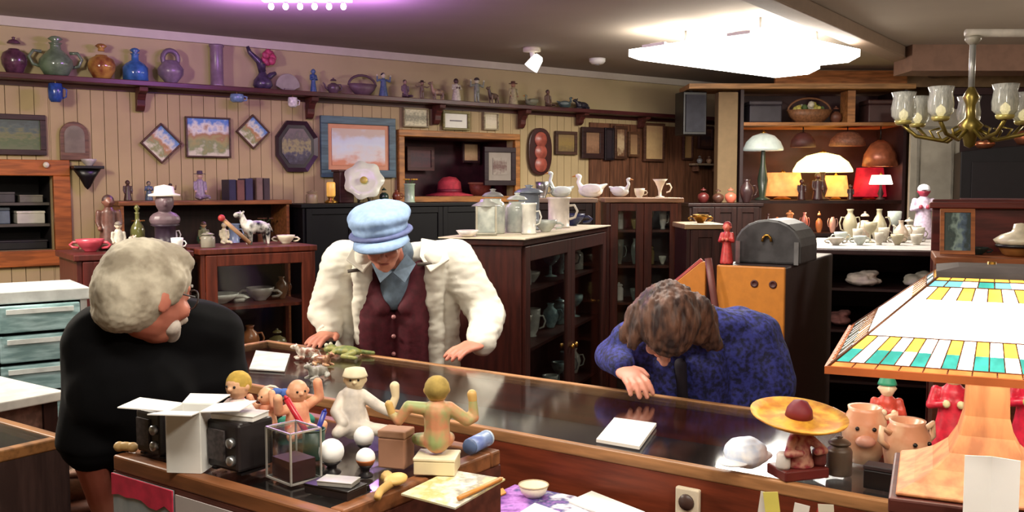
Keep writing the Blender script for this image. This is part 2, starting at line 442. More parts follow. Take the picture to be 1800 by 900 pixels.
def solidify(prof, th):
    """give an open vessel a rim and an inside"""
    r, z = prof[-1]; inner = [(max(q - th, .001), zz) for q, zz in reversed(prof) if zz > prof[0][1] + th * 1.5]
    return prof + inner + [(0, inner[-1][1])] if inner else prof
def vessel(name, label, cat, loc, kind, w, h, mat, parts=(), group=None, rz=0, m2=None, flute=0, n=20, sy=1.0):
    """parts: lid knob handle handles spout neck_ring stopper flowers foot"""
    top = 1.0
    if 'lid' in parts or 'stopper' in parts: top = .82
    single = not parts
    par = None if single else thing(name, label, cat, loc, rz, group)
    b = MB(); pf = prot(PROF[kind], w, h * top)
    if 'lid' not in parts: pf = solidify(pf, min(.006, w * .06))
    b.lathe(pf, n=n, flute=flute, sy=sy)
    o = b.build(name if single else 'body', mat, par)
    if single:
        o.location = loc; o.rotation_euler = (0, 0, rz); tag(o, label, cat, group)
    m2 = m2 or mat; rt = PROF[kind][-1][0] * w / 2; zt = h * top
    if 'lid' in parts:
        b = MB(); b.lathe([(rt * 1.25, zt - .002), (rt * 1.25, zt + h * .02), (rt * .9, zt + h * .08), (rt * .3, zt + h * .11), (rt * .25, zt + h * .13), (rt * .4, zt + h * .16), (0, zt + h * .18)], n=16); b.build('lid', m2, par)
    if 'stopper' in parts:
        b = MB(); b.lathe([(rt * .6, zt - .01), (rt * .6, zt), (rt * .5, zt + h * .03), (rt * 1.1, zt + h * .1), (rt * .6, zt + h * .16), (0, zt + h * .18)], n=12); b.build('stopper', m2, par)
    if 'handle' in parts or 'handles' in parts:
        for sg in ((1, -1) if 'handles' in parts else (1,)):
            b = MB(); rr = w / 2
            b.tube([(sg * rr * .8, 0, h * top * .72), (sg * rr * 1.25, 0, h * top * .74), (sg * rr * 1.5, 0, h * top * .55), (sg * rr * 1.3, 0, h * top * .34), (sg * rr * .85, 0, h * top * .28)], w * .05, n=8); b.build('handle', m2, par)
    if 'spout' in parts:
        b = MB(); rr = w / 2
        b.tube([(-rr * .8, 0, h * top * .3), (-rr * 1.3, 0, h * top * .45), (-rr * 1.5, 0, h * top * .7), (-rr * 1.8, 0, h * top * .8)], [w * .12, w * .09, w * .06, w * .05], n=8); b.build('spout', m2, par)
    if 'flowers' in parts:
        rnd = random.Random(sum(map(ord, label))); b = MB()
        for i in range(7):
            a = rnd.uniform(0, 2 * PI); q = rnd.uniform(.2, .9) * w * .7
            b.mi = 0; b.tube([(0, 0, h * .7), (q * .4 * math.cos(a), q * .4 * math.sin(a), h * 1.05), (q * math.cos(a), q * math.sin(a), h * 1.2)], w * .02, n=5)
            b.mi = 1
            for j in range(5):
                c = j * 2 * PI / 5; b.ell((q * math.cos(a) + w * .1 * math.cos(c), q * math.sin(a) + w * .1 * math.sin(c), h * 1.22), (w * .1, w * .1, w * .06), n=8)
        b.build('flowers', [M((70, 110, 50)), m2], par)
    return par or o
def figurine(name, label, cat, loc, h, cols, pose='stand', rz=0, group=None, hat=None, base=None, arms='down', w=1.0):
    """small moulded figure; cols = clothes, skin, (hat)"""
    r = thing(name, label, cat, loc, rz, group); z0 = 0
    body, skin = M(cols[0], rough=.4, var=.3, scale=60), M(cols[1], rough=.4, var=.12)
    if base:
        b = MB(); b.lathe([(.24 * h * w, 0), (.26 * h * w, .02 * h), (.22 * h * w, .06 * h), (0, .06 * h)], n=16); b.build('base', M(base, rough=.4), r); z0 = .055 * h
    b = MB(); v = max(h / 46, .0022)
    H = lambda x, y, z: (x * h * w, y * h, z0 + z * h * (1 - z0 / h))
    if pose == 'stand':
        for s in (-1, 1):
            b.cap(H(.06 * s, 0, .44), H(.075 * s, 0, .07), .065 * h, .045 * h); b.ell(H(.08 * s, -.04, .035), (.045 * h, .075 * h, .035 * h))
        b.cap(H(0, 0, .5), H(0, 0, .7), .12 * h * w, .105 * h * w)
    elif pose == 'robe':
        b.lathe([(.2 * h * w, z0), (.2 * h * w, z0 + .03 * h), (.13 * h * w, z0 + .45 * h), (.11 * h * w, z0 + .7 * h), (.05 * h, z0 + .8 * h)], n=16)
    elif pose == 'sit':
        b.cap(H(0, 0, .14), H(0, .02, .6), .16 * h * w, .12 * h * w)
        for s in (-1, 1):
            b.cap(H(.1 * s, 0, .1), H(.2 * s, -.3, .1), .085 * h, .06 * h); b.cap(H(.2 * s, -.3, .1), H(.16 * s, -.5, .06), .06 * h, .045 * h)
    sh = .7 if pose != 'sit' else .6
    A = {'down': ((.17, 0, sh - .02), (.2, -.02, sh - .2), (.17, -.08, sh - .32)),
         'up': ((.15, 0, sh), (.29, -.02, sh - .06), (.31, -.05, sh + .17)),
         'hold': ((.15, 0, sh), (.2, -.05, sh - .17), (.06, -.16, sh - .12)),
         'out': ((.15, 0, sh), (.3, -.02, sh - .04), (.42, -.05, sh + .02))}[arms]
    for s in (-1, 1):
        P = [H(s * a[0], a[1], a[2]) for a in A]
        b.cap(P[0], P[1], .05 * h, .042 * h); b.cap(P[1], P[2], .042 * h, .032 * h)
    fuse('body', b, body, v, r, 3)
    hz = .86 if pose != 'sit' else .8
    b = MB(); b.ell(H(0, -.01, hz), (.095 * h, .1 * h, .115 * h)); b.cap(H(0, 0, hz - .15), H(0, 0, hz - .05), .05 * h, .05 * h); b.ell(H(0, -.11, hz - .01), (.02 * h, .025 * h, .03 * h))
    for s in (-1, 1): b.ell((s * .1 * h, z0 * 0, H(0, 0, hz)[2]), (.02 * h, .025 * h, .035 * h))
    fuse('head', b, skin, v * .9, r, 1)
    for s in (-1, 1):
        b = MB(); b.ell((s * A[2][0] * h * w, A[2][1] * h, H(0, 0, A[2][2])[2]), (.04 * h, .04 * h, .045 * h), n=10); b.build('hand', skin, r)
    if hat:
        b = MB(); hc = H(0, 0, hz)[2]
        if hat == 'hair': b.ell((0, .02 * h, hc + .03 * h), (.108 * h, .105 * h, .11 * h))
        elif hat == 'cone': b.lathe([(.12 * h, hc + .05 * h), (.11 * h, hc + .08 * h), (.02 * h, hc + .3 * h), (0, hc + .31 * h)], n=14)
        elif hat == 'brim': b.lathe([(.2 * h, hc + .06 * h), (.2 * h, hc + .075 * h), (.1 * h, hc + .08 * h), (.09 * h, hc + .17 * h), (0, hc + .18 * h)], n=16)
        elif hat == 'cap': b.ell((0, 0, hc + .05 * h), (.11 * h, .115 * h, .09 * h)); b.ell((0, -.11 * h, hc + .04 * h), (.07 * h, .06 * h, .015 * h))
        b.build('hair' if hat == 'hair' else 'hat', M(cols[2], rough=.5), r)
    return ground(r)
def animal(name, label, cat, loc, ln, cols, rz=0, group=None, neck=.35, spots=True, lying=False):
    r = thing(name, label, cat, loc, rz, group); b = MB(); v = max(ln / 50, .0022)
    m = M(cols[0], rough=.4, rgb2=cols[1] if spots else None, scale=5 / ln, var=.1, kind='coat')
    z = .42 if not lying else .2
    b.ell((0, 0, z * ln), (.34 * ln, .16 * ln, .17 * ln)); b.ell((-.2 * ln, 0, (z + .01) * ln), (.17 * ln, .16 * ln, .18 * ln))
    b.cap((-.3 * ln, 0, (z + .05) * ln), (-.4 * ln, 0, (z + neck) * ln), .1 * ln, .07 * ln)
    b.ell((-.46 * ln, 0, (z + neck) * ln), (.14 * ln, .075 * ln, .08 * ln))
    for s in (-1, 1): b.ell((-.38 * ln, s * .08 * ln, (z + neck + .08) * ln), (.02 * ln, .05 * ln, .035 * ln))
    if not lying:
        for x in (-.22, .24):
            for s in (-1, 1): b.cap((x * ln, s * .09 * ln, .36 * ln), ((x + .02) * ln, s * .09 * ln, .035 * ln), .07 * ln, .034 * ln)
    else:
        for s in (-1, 1): b.cap((-.2 * ln, s * .14 * ln, .06 * ln), (-.42 * ln, s * .12 * ln, .05 * ln), .06 * ln, .045 * ln); b.cap((.25 * ln, s * .14 * ln, .08 * ln), (.1 * ln, s * .2 * ln, .05 * ln), .08 * ln, .05 * ln)
    b.cap((.33 * ln, 0, (z + .08) * ln), (.42 * ln, 0, (z - .12) * ln), .02 * ln, .025 * ln)
    fuse('body', b, m, v, r, 2)
    b = MB()
    for s in (-1, 1): b.ell((-.5 * ln, s * .06 * ln, (z + neck + .03) * ln), .012 * ln, n=8)
    b.build('eyes', BLK, r)
    return ground(r)
def bird(name, label, cat, loc, ln, col, rz=0, group=None, neck=.5, beak=(190, 120, 40)):
    r = thing(name, label, cat, loc, rz, group); b = MB(); v = max(ln / 50, .0022)
    b.ell((0, 0, .2 * ln), (.36 * ln, .2 * ln, .2 * ln)); b.cap((.2 * ln, 0, .25 * ln), (.46 * ln, 0, .38 * ln), .12 * ln, .03 * ln)
    b.cap((-.25 * ln, 0, .26 * ln), (-.36 * ln, 0, (.2 + neck * .6) * ln), .09 * ln, .055 * ln); b.cap((-.36 * ln, 0, (.2 + neck * .6) * ln), (-.3 * ln, 0, (.2 + neck) * ln), .055 * ln, .05 * ln)
    b.ell((-.36 * ln, 0, (.22 + neck) * ln), (.09 * ln, .06 * ln, .06 * ln))
    for s in (-1, 1): b.ell((.06 * ln, s * .17 * ln, .26 * ln), (.3 * ln, .05 * ln, .14 * ln))
    fuse('body', b, M(col, rough=.35, var=.15), v, r, 2)
    b = MB(); b.tube([(-.42 * ln, 0, (.22 + neck) * ln), (-.55 * ln, 0, (.19 + neck) * ln)], [.035 * ln, .006 * ln], n=8); b.build('beak', M(beak), r)
    return ground(r)
def wall_frame(name, label, cat, box, fcol, cols, fw=.03, group=None, mat_w=0, matc=(225, 220, 205), rot=0, dep=.028, scale=6, off=0.0, glass=False):
    x0, y0, x1, y1 = box; ym = (y0 + y1) / 2; xm = (x0 + x1) / 2
    s0 = WS(x0, ym)[0]; s1 = WS(x1, ym)[0]; zt = WS(xm, y0)[1]; zb = WS(xm, y1)[1]
    wd = s1 - s0; ht = zt - zb
    if rot: wd = ht = min(wd, ht) / math.sqrt(2)
    p = WPT((s0 + s1) / 2, (zt + zb) / 2, .0015 + off)
    r = thing(name, label, cat, p, WANG, group); r.rotation_euler = (0, R(rot), WANG)
    b = MB(); f = fw
    b.box((0, -dep / 2, ht / 2 - f / 2), (wd, dep, f)); b.box((0, -dep / 2, -ht / 2 + f / 2), (wd, dep, f))
    for s in (-1, 1): b.box((s * (wd / 2 - f / 2), -dep / 2, 0), (f, dep, ht - 2 * f))
    b.build('frame', wood(fcol), r, bev=.003)
    if mat_w:
        b = MB(); b.box((0, -dep * .3, 0), (wd - 2 * f, .008, ht - 2 * f)); b.build('mat_board', M(matc, var=.08), r)
    b = MB(); b.box((0, -dep * .4 - (.004 if mat_w else 0), 0), (wd - 2 * f - 2 * mat_w, .006, ht - 2 * f - 2 * mat_w)); b.build('picture', PIC(cols, scale), r)
    return r
# ================================================================== THINGS ON THE PLATE RAIL
def sh(px): return SHP(px)
def SV(px, wpx, hpx, name, label, cat, kind, mat, **kw):
    p, k = sh(px); return vessel(name, label, cat, p, kind, wpx * k, hpx * k, mat, rz=WANG, **kw)
PUR = M((96, 58, 78), rough=.2, var=.5, scale=25)
SV(27, 42, 64, 'ginger_jar', 'dark purple lidded ginger jar at the left end of the high shelf', 'jar', 'ginger', PUR, parts=('lid',))
SV(100, 56, 70, 'glass_decanter', 'squat green glass decanter with two handles and tall stopper on the high shelf', 'decanter', 'bulb', M((110, 128, 104), rough=.15, var=.35, scale=20), parts=('handles', 'stopper'))
SV(180, 46, 62, 'glass_bottle', 'rounded amber glass bottle on the high shelf beside the blue bottle', 'bottle', 'ginger', M((188, 142, 70), rough=.12, rgb2=(120, 60, 40), scale=12), parts=('stopper',))
SV(239, 42, 58, 'glass_bottle', 'bright blue stoppered bottle on the high shelf, right of the amber one', 'bottle', 'bottle', M((66, 112, 178), rough=.12, var=.5, scale=14), parts=('stopper',))
p, k = sh(301)
r = thing('twisted_vase', 'mauve vase with a ring handle on the high shelf between blue bottle and tall cylinder', 'vase', p, WANG)
b = MB(); b.lathe(prot([(.45, 0), (.5, .05), (.95, .25), (1, .42), (.6, .62), (.5, .66)], 44 * k, 60 * k), n=18); b.build('body', M((132, 112, 132), rough=.3, var=.35, scale=20), r)
b = MB(); b.tube([(13 * k * math.cos(a) , 0, 43 * k + 14 * k * math.sin(a)) for a in [i * PI / 8 for i in range(16)]], 4.5 * k, closed=True); b.build('ring', M((118, 98, 118), rough=.3), r)
SV(382, 26, 72, 'tall_vase', 'tall narrow mauve cylinder vase on the high shelf', 'vase', 'cyl', M((136, 112, 130), rough=.3, var=.3))
p, k = sh(462)
r = thing('bud_vase', 'dark branching bud vase holding a crimson flower on the high shelf', 'vase', p, WANG)
b = MB(); b.lathe(prot([(.7, 0), (1, .15), (.9, .35), (.5, .55), (.3, .7), (.35, 1)], 34 * k, 44 * k), n=16)
b.tube([(0, 0, 30 * k), (-6 * k, 0, 48 * k), (-22 * k, 0, 62 * k), (-26 * k, 0, 72 * k)], [7 * k, 6 * k, 4 * k, 3 * k]); b.tube([(0, 0, 12 * k), (16 * k, 0, 26 * k), (24 * k, 0, 30 * k)], [7 * k, 5 * k, 3 * k])
b.build('body', M((80, 66, 92), rough=.25, var=.5, scale=20), r)
b = MB(); 
for i in range(7):
    a = i * 2 * PI / 7; b.ell((12 * k + 7 * k * math.cos(a), 3 * k * math.sin(a * 2), 56 * k + 8 * k * math.sin(a)), (7 * k, 4 * k, 7 * k), n=10)
b.tube([(3 * k, 0, 38 * k), (12 * k, 0, 54 * k)], 1.6 * k); b.build('flower', M((196, 72, 110), rough=.5, var=.4, scale=40), r)
p, k = sh(506)
r = thing('shell_dish', 'grey ribbed shell-shaped dish standing on the high shelf', 'dish', p, WANG)
b = MB(); out = [(-7 * k, 0), (7 * k, 0)] + [(22 * k * math.cos(a), 8 * k + 22 * k * math.sin(a)) for a in [i * PI / 12 for i in range(13)]]; b.prism(out, -2 * k, 2 * k); b.build('dish', M((158, 148, 140), rough=.4, var=.2), r, bev=.004)
b = MB(); b.box((0, 0, 2 * k), (16 * k, 14 * k, 4 * k)); b.build('foot', M((130, 118, 112)), r)
def SF(px, hpx, label, cols, **kw):
    p, k = sh(px); return figurine('figurine', label, 'figurine', p, hpx * k, cols, rz=WANG + kw.pop('dr', 0), group='figurines on the high shelf', **kw)
SF(551, 42, 'slim blue glass figurine on the high shelf above the octagonal tray', ((66, 92, 142), (90, 112, 150)), pose='robe', arms='hold', w=.7)
SV(586, 22, 28, 'teapot', 'small dark plum teapot on the high shelf, left of the low basket', 'teapot', 'ginger', M((104, 80, 92), rough=.3, var=.3), parts=('lid', 'handle', 'spout'))
p, k = sh(637)
r = thing('handled_basket', 'low plum coloured boat-shaped basket on the high shelf', 'basket', p, WANG)
b = MB(); b.lathe(solidify([(12 * k, 0), (22 * k, 10 * k), (27 * k, 20 * k)], .006), n=18, sy=.5, flute=1, fa=.04); b.build('body', M((112, 84, 96), rough=.5, var=.3), r)
b = MB(); b.tube([(26 * k * math.cos(a), 0, 17 * k + 18 * k * math.sin(a)) for a in [i * PI / 10 for i in range(11)]], 2.2 * k); b.build('handle', M((98, 70, 84)), r)
SF(674, 42, 'blue and white figurine with dark hair on the high shelf', ((84, 104, 142), (214, 206, 176), (62, 52, 76)), pose='robe', hat='hair', arms='up')
SF(712, 34, 'plum clothed seated figurine on the high shelf, left of its twin in brown', ((112, 86, 100), (170, 140, 120), (78, 60, 70)), pose='sit', hat='hair')
SF(742, 32, 'brown clothed figurine with outstretched arms on the high shelf', ((118, 94, 82), (150, 118, 96), (76, 56, 60)), hat='brim', arms='out')
p, k = sh(770); animal('horse_figurine', 'pale brown horse figurine on the high shelf beside the white-skirted figure', 'figurine', p, 34 * k, ((170, 140, 112), (110, 86, 78)), rz=WANG, neck=.42, group='figurines on the high shelf')
SF(802, 40, 'figurine with wide white skirt and dark top on the high shelf, right of the horse', ((216, 208, 190), (90, 66, 62), (60, 44, 50)), pose='robe', hat='hair', arms='hold', w=1.1)
SF(838, 44, 'tallest grey figurine with pale arms raised on the high shelf', ((138, 142, 130), (216, 210, 180), (76, 62, 60)), hat='cap', arms='up')
p, k = sh(868); animal('horse_figurine', 'dark brown horse figurine on the high shelf below the ceiling spotlight', 'figurine', p, 32 * k, ((70, 52, 50), (120, 96, 80)), rz=WANG + .2, neck=.4, group='figurines on the high shelf')
SF(902, 40, 'stout tan figurine with round brown hat on the high shelf', ((178, 164, 128), (160, 118, 92), (120, 82, 70)), pose='robe', hat='brim', w=1.1)
p, k = sh(934); bird('bird_figurine', 'grey-green bird figurine on the high shelf', 'figurine', p, 34 * k, (120, 118, 96), rz=WANG, neck=.3, group='figurines on the high shelf')
SF(963, 32, 'kneeling dark brown figurine on the high shelf right of the grey-green bird', ((110, 84, 72), (122, 90, 74), (70, 50, 48)), pose='sit', hat='hair')
p, k = sh(993); bird('bird_figurine', 'dark teal bird figurine with tan beak on the high shelf', 'figurine', p, 32 * k, (74, 88, 88), rz=WANG + 2.8, neck=.35, group='figurines on the high shelf')
p, k = sh(1024); animal('dog_figurine', 'black lying dog figurine, last ornament at the right of the high shelf', 'figurine', p, 36 * k, ((42, 38, 48), (30, 26, 34)), rz=WANG, neck=.2, lying=True, spots=False, group='figurines on the high shelf')
# cups hung below the rail
def hung(px, hpx, wpx, rgb, label):
    p = PW(px, 150, SH_D - .008); p.z = SHZ - .035; k = K(p.y)
    r = thing('hanging_cup', label, 'cup', p, WANG, 'cups hanging under the high shelf')
    b = MB(); b.tube([(0, 0, 0), (0, 0, -.012), (.004, 0, -.02), (0, 0, -.028)], .0015, n=6); b.build('hook', BRASS, r)
    b = MB(); h = hpx * k; w_ = wpx * k; b.at((0, 0, -.02 - h)); b.lathe(solidify([(w_ * .32, 0), (w_ * .48, h * .2), (w_ * .5, h * .6), (w_ * .46, h)], .004), n=16); b.build('bowl', M(rgb, rough=.2, var=.35, scale=40), r)
    b = MB(); b.tube([(w_ * .45, 0, -.02 - h * .2), (w_ * .75, 0, -.02 - h * .3), (w_ * .7, 0, -.02 - h * .7), (w_ * .42, 0, -.02 - h * .8)], w_ * .06, n=6); b.build('handle', M(rgb, rough=.2), r)
hung(97, 32, 24, (48, 78, 152), 'deep blue cup hanging under the left part of the high shelf')
hung(416, 14, 24, (120, 150, 182), 'pale blue shallow cup hanging under the high shelf')
hung(514, 17, 17, (226, 224, 214), 'small white cup hanging under the high shelf')

# ================================================================== PICTURES AND MIRRORS ON THE LEFT WALL
wall_frame('framed_picture', 'dark framed green landscape picture at the left edge above the wooden window', 'picture', (-70, 200, 80, 272), (62, 40, 38), [(96, 104, 70), (84, 100, 62), (112, 112, 72), (78, 92, 84), (70, 80, 70)], fw=.035, scale=9)
def diamond(cx, cy, hw, label):
    wall_frame('diamond_plaque', label, 'plaque', (cx - hw, cy - hw, cx + hw, cy + hw), (92, 62, 44), [(214, 208, 176), (138, 148, 92), (176, 128, 78), (206, 208, 190), (96, 142, 186)], fw=.012, rot=45, scale=4, group='diamond shaped landscape plaques')
diamond(282, 252, 37, 'diamond landscape plaque hung left of the rectangular landscape plaque')
diamond(443, 232, 31, 'diamond landscape plaque hung right of the rectangular landscape plaque')
wall_frame('landscape_plaque', 'bright rectangular landscape plaque with blue sky between two diamond ones', 'plaque', (325, 206, 404, 277), (90, 64, 50), [(206, 202, 172), (130, 142, 90), (158, 150, 90), (160, 120, 78), (214, 214, 200), (84, 130, 190)], fw=.012, scale=4)
# octagonal toleware tray
s0, s1 = WS(483, 258)[0], WS(556, 258)[0]; zt, zb = WS(520, 213)[1], WS(520, 302)[1]; hw, hh = (s1 - s0) / 2, (zt - zb) / 2
r = thing('octagonal_tray', 'dark octagonal painted tray hung on the wall beside the blue framed picture', 'tray', WPT((s0 + s1) / 2, (zt + zb) / 2, .002), WANG)
def octo(f): c = .38; return [(x * hw * f, z * hh * f) for x, z in ((1, c), (c + .1, 1), (-c - .1, 1), (-1, c), (-1, -c), (-c - .1, -1), (c + .1, -1), (1, -c))]
b = MB(); b.prism(octo(1), -.012, 0); b.build('tray', M((46, 34, 44), rough=.3), r, bev=.004)
b = MB(); 
o1, o2 = octo(1.0), octo(.84)
for i in range(8):
    j = (i + 1) % 8; b.add([(o1[i][0], -.03, o1[i][1]), (o1[j][0], -.03, o1[j][1]), (o2[j][0], -.013, o2[j][1]), (o2[i][0], -.013, o2[i][1]), (o1[i][0], -.01, o1[i][1]), (o1[j][0], -.01, o1[j][1])], [(0, 1, 2, 3), (0, 4, 5, 1), (3, 2, 5, 4)])
b.build('rim', M((58, 38, 48), rough=.3), r)
b = MB(); b.prism(octo(.7), -.016, -.012); b.build('painting', PIC([(52, 40, 56), (70, 66, 84), (150, 140, 96), (92, 84, 84), (110, 96, 96)], 7), r)
wall_frame('framed_picture', 'large picture with wide teal-blue frame and white centre above the ornament cabinet', 'picture', (562, 206, 693, 312), (78, 104, 116), [(206, 132, 96), (214, 206, 200), (206, 214, 222), (200, 206, 220), (196, 176, 160)], fw=.06, mat_w=.035, matc=(204, 140, 104), scale=3)
wall_frame('framed_picture', 'small cream picture with dark sprigs just under the high shelf', 'picture', (707, 190, 751, 224), (150, 136, 100), [(206, 200, 160), (120, 118, 92), (206, 200, 160)], fw=.012, scale=8, group='small pictures under the high shelf')
wall_frame('framed_picture', 'small picture with green-gold frame and white mat under the high shelf', 'picture', (776, 196, 823, 229), (128, 118, 62), [(120, 112, 110), (90, 76, 86), (110, 108, 110)], fw=.02, mat_w=.055, matc=(232, 232, 214), group='small pictures under the high shelf')
wall_frame('wall_tile', 'narrow pale upright tile under the high shelf, right of the green-gold picture', 'plaque', (848, 198, 874, 229), (170, 156, 120), [(206, 196, 162), (214, 204, 176), (190, 178, 146)], fw=.014)
# arched wall sconce with dish
s0, s1 = WS(104, 250)[0], WS(155, 250)[0]; zb = WS(130, 282)[1]; zt = WS(130, 214)[1]; hw = (s1 - s0) / 2; hh = zt - zb
r = thing('arched_mirror', 'small brown arched mirror on the wall above the dark bracket', 'mirror', WPT((s0 + s1) / 2, zb, .002), WANG)
def arch(f, g=0): 
    return [(-hw * f, g), (hw * f, g), (hw * f, hh - hw)] + [(hw * f * math.cos(a), hh - hw + hw * f * math.sin(a)) for a in [i * PI / 10 for i in range(1, 10)]] + [(-hw * f, hh - hw)]
b = MB(); b.prism(arch(1), -.025, 0); b.build('frame', wood((118, 84, 64)), r, bev=.005)
b = MB(); b.prism(arch(.7, .05), -.029, -.02); b.build('mirror_glass', M((136, 124, 112), rough=.15, var=.3, scale=8), r)
p = PW(143, 292, 0)
r = thing('wall_bracket', 'black carved wall bracket shelf below the arched mirror', 'wall shelf', WPT(WS(149, 300)[0], WS(149, 292)[1], .002), WANG)
b = MB(); b.box((0, -.075, -.01), (.19, .15, .02)); b.build('shelf_board', BLK, r, bev=.004)
b = MB(); b.lathe([(0, -.16), (.02, -.14), (.05, -.08), (.09, -.021)], c=(0, -.07, 0), n=14, sy=.6); b.build('corbel', BLK, r)
p = r.location + WN * .085 + WD * .01; vessel('small_dish', 'small pale dish sitting on the black wall bracket', 'dish', (p.x, p.y, p.z + .001), 'bowl', .10, .045, M((190, 180, 176), rough=.3), rz=0)
# oval plaque with three medallions
s0, s1 = WS(926, 265)[0], WS(967, 265)[0]; zt, zb = WS(946, 225)[1], WS(946, 308)[1]; hw, hh = (s1 - s0) / 2, (zt - zb) / 2
r = thing('oval_frame', 'tall dark oval frame with three reddish medallions beside the far opening', 'picture', WPT((s0 + s1) / 2, (zt + zb) / 2, .002), WANG)
b = MB(); el = [(hw * math.copysign(abs(math.cos(a)) ** .8, math.cos(a)), hh * math.copysign(abs(math.sin(a)) ** .8, math.sin(a))) for a in [i * PI / 14 for i in range(28)]]
b.prism(el, -.03, 0); b.build('frame', M((60, 26, 26), rough=.3), r, bev=.006)
for z in (.5, -.02, -.55):
    b = MB(); b.at((0, -.031, z * hh), (PI / 2, 0, 0)); b.lathe([(hw * .55, 0), (hw * .5, .008), (0, .012)], n=16); b.build('medallion', M((176, 92, 76), rough=.35, var=.4, scale=20), r)
g = 'framed pieces in the row towards the far corner'
offc = .03
wall_frame('framed_picture', 'low wide ochre picture, first in the row right of the oval frame', 'picture', (974, 231, 1012, 272), (78, 52, 40), [(112, 92, 56), (140, 116, 62), (128, 104, 66)], fw=.03, group=g)
wall_frame('framed_picture', 'dark framed brown portrait, second in the row right of the oval frame', 'picture', (1018, 224, 1056, 279), (56, 32, 30), [(120, 86, 62), (150, 112, 84), (128, 96, 70)], fw=.05, off=.02, group=g)
wall_frame('wall_clock_case', 'almost black tall panel between two brown framed pieces in the far row', 'plaque', (1057, 225, 1073, 282), (34, 22, 28), [(30, 20, 30), (44, 30, 36)], fw=.02, off=offc)
wall_frame('framed_picture', 'brown picture with a pale oval, third framed piece right of the oval frame', 'picture', (1074, 222, 1096, 280), (84, 54, 38), [(110, 76, 54), (190, 168, 132), (180, 154, 120), (120, 86, 62)], fw=.03, off=offc, group=g)
wall_frame('framed_picture', 'narrow tan picture squeezed beside the one with the pale oval', 'picture', (1098, 232, 1118, 276), (98, 66, 44), [(160, 128, 90), (140, 104, 76)], fw=.025, off=offc, group=g)
wall_frame('framed_picture', 'bright tan tall panel, the palest in the far row of pictures', 'picture', (1126, 217, 1162, 284), (92, 60, 44), [(192, 158, 112), (204, 172, 122), (186, 150, 108)], fw=.025, off=offc, group=g)
wall_frame('framed_picture', 'slim ochre strip near the far corner below the high shelf', 'picture', (1195, 226, 1212, 281), (80, 50, 40), [(176, 140, 90), (164, 126, 82)], fw=.02, off=offc, group=g)
wall_frame('framed_picture', 'small dark square picture nearest the cream corner post', 'picture', (1222, 222, 1248, 262), (70, 44, 38), [(96, 62, 46), (50, 38, 48), (110, 76, 56)], fw=.03, off=offc, group=g)
# things inside the openings
def WI(px, py_base, off, h=None):   # on a horizontal sill of the recess
    s, z = WS(px, py_base, off); return s
h = hole[1]
def in2(px, dep): 
    s = WS(px, 340, -dep)[0]; return WPT(s, h[2] + .001, -dep)
p = in2(790, .3); k = K(p.y)
r = thing('sun_hat', 'crimson straw hat lying in the far wall opening', 'hat', p, WANG)
b = MB(); b.lathe([(42 * k, 0), (42 * k, .01), (22 * k, .03), (20 * k, 24 * k), (12 * k, 32 * k), (0, 34 * k)], n=20); b.build('crown', M((196, 60, 74), rough=.7, var=.3, scale=30), r)
b = MB(); b.lathe([(22.6 * k, .032), (21.6 * k, 8 * k + .02)], n=20); b.build('hat_band', M((120, 30, 50)), r)
r = thing('storage_basket', 'rust red open basket in the right part of the far wall opening', 'basket', in2(844, .3), WANG)
b = MB(); b.lathe(solidify([(16 * k, 0), (20 * k, 10 * k), (22 * k, 22 * k)], .01), n=16, sy=.8); b.build('body', M((160, 74, 54), var=.3, scale=40), r)
b = MB(); b.tube([(22 * k * math.cos(a), 17 * k * math.sin(a), 22 * k) for a in [i * PI / 8 for i in range(16)]], .01, closed=True); b.build('rim', M((190, 120, 90)), r)
def recess_pic(label, box, fc, cols, fw=.03, back=.44, **kw):
    x0, y0, x1, y1 = box
    s0 = WS(x0, (y0 + y1) / 2, -back)[0]; s1 = WS(x1, (y0 + y1) / 2, -back)[0]; zt = WS((x0 + x1) / 2, y0, -back)[1]; zb = WS((x0 + x1) / 2, y1, -back)[1]
    r = thing('framed_picture', label, 'picture', WPT((s0 + s1) / 2, (zt + zb) / 2, -back), WANG)
    wd, ht = s1 - s0, zt - zb; b = MB()
    b.box((0, 0, ht / 2 - fw / 2), (wd, .03, fw)); b.box((0, 0, -ht / 2 + fw / 2), (wd, .03, fw))
    for s in (-1, 1): b.box((s * (wd / 2 - fw / 2), 0, 0), (fw, .03, ht - 2 * fw))
    b.build('frame', wood(fc), r); b = MB(); b.box((0, 0, 0), (wd - 2 * fw, .012, ht - 2 * fw)); b.build('picture', PIC(cols), r)
recess_pic('plum coloured picture hanging at the left inside the far wall opening', (715, 258, 762, 300), (92, 44, 44), [(84, 30, 44), (60, 24, 42), (96, 40, 50)])
recess_pic('small buff picture hanging inside the far wall opening', (812, 250, 842, 286), (70, 30, 36), [(190, 150, 108), (214, 180, 140)], fw=.02)
# square framed print leaning inside the opening
wall_frame('framed_print', 'square dark framed print with pale mat hung over the right side of the far opening', 'picture', (846, 259, 901, 326), (46, 26, 32), [(150, 140, 128), (96, 66, 60), (150, 140, 128)], fw=.045, mat_w=.05, matc=(148, 138, 126), off=.025)
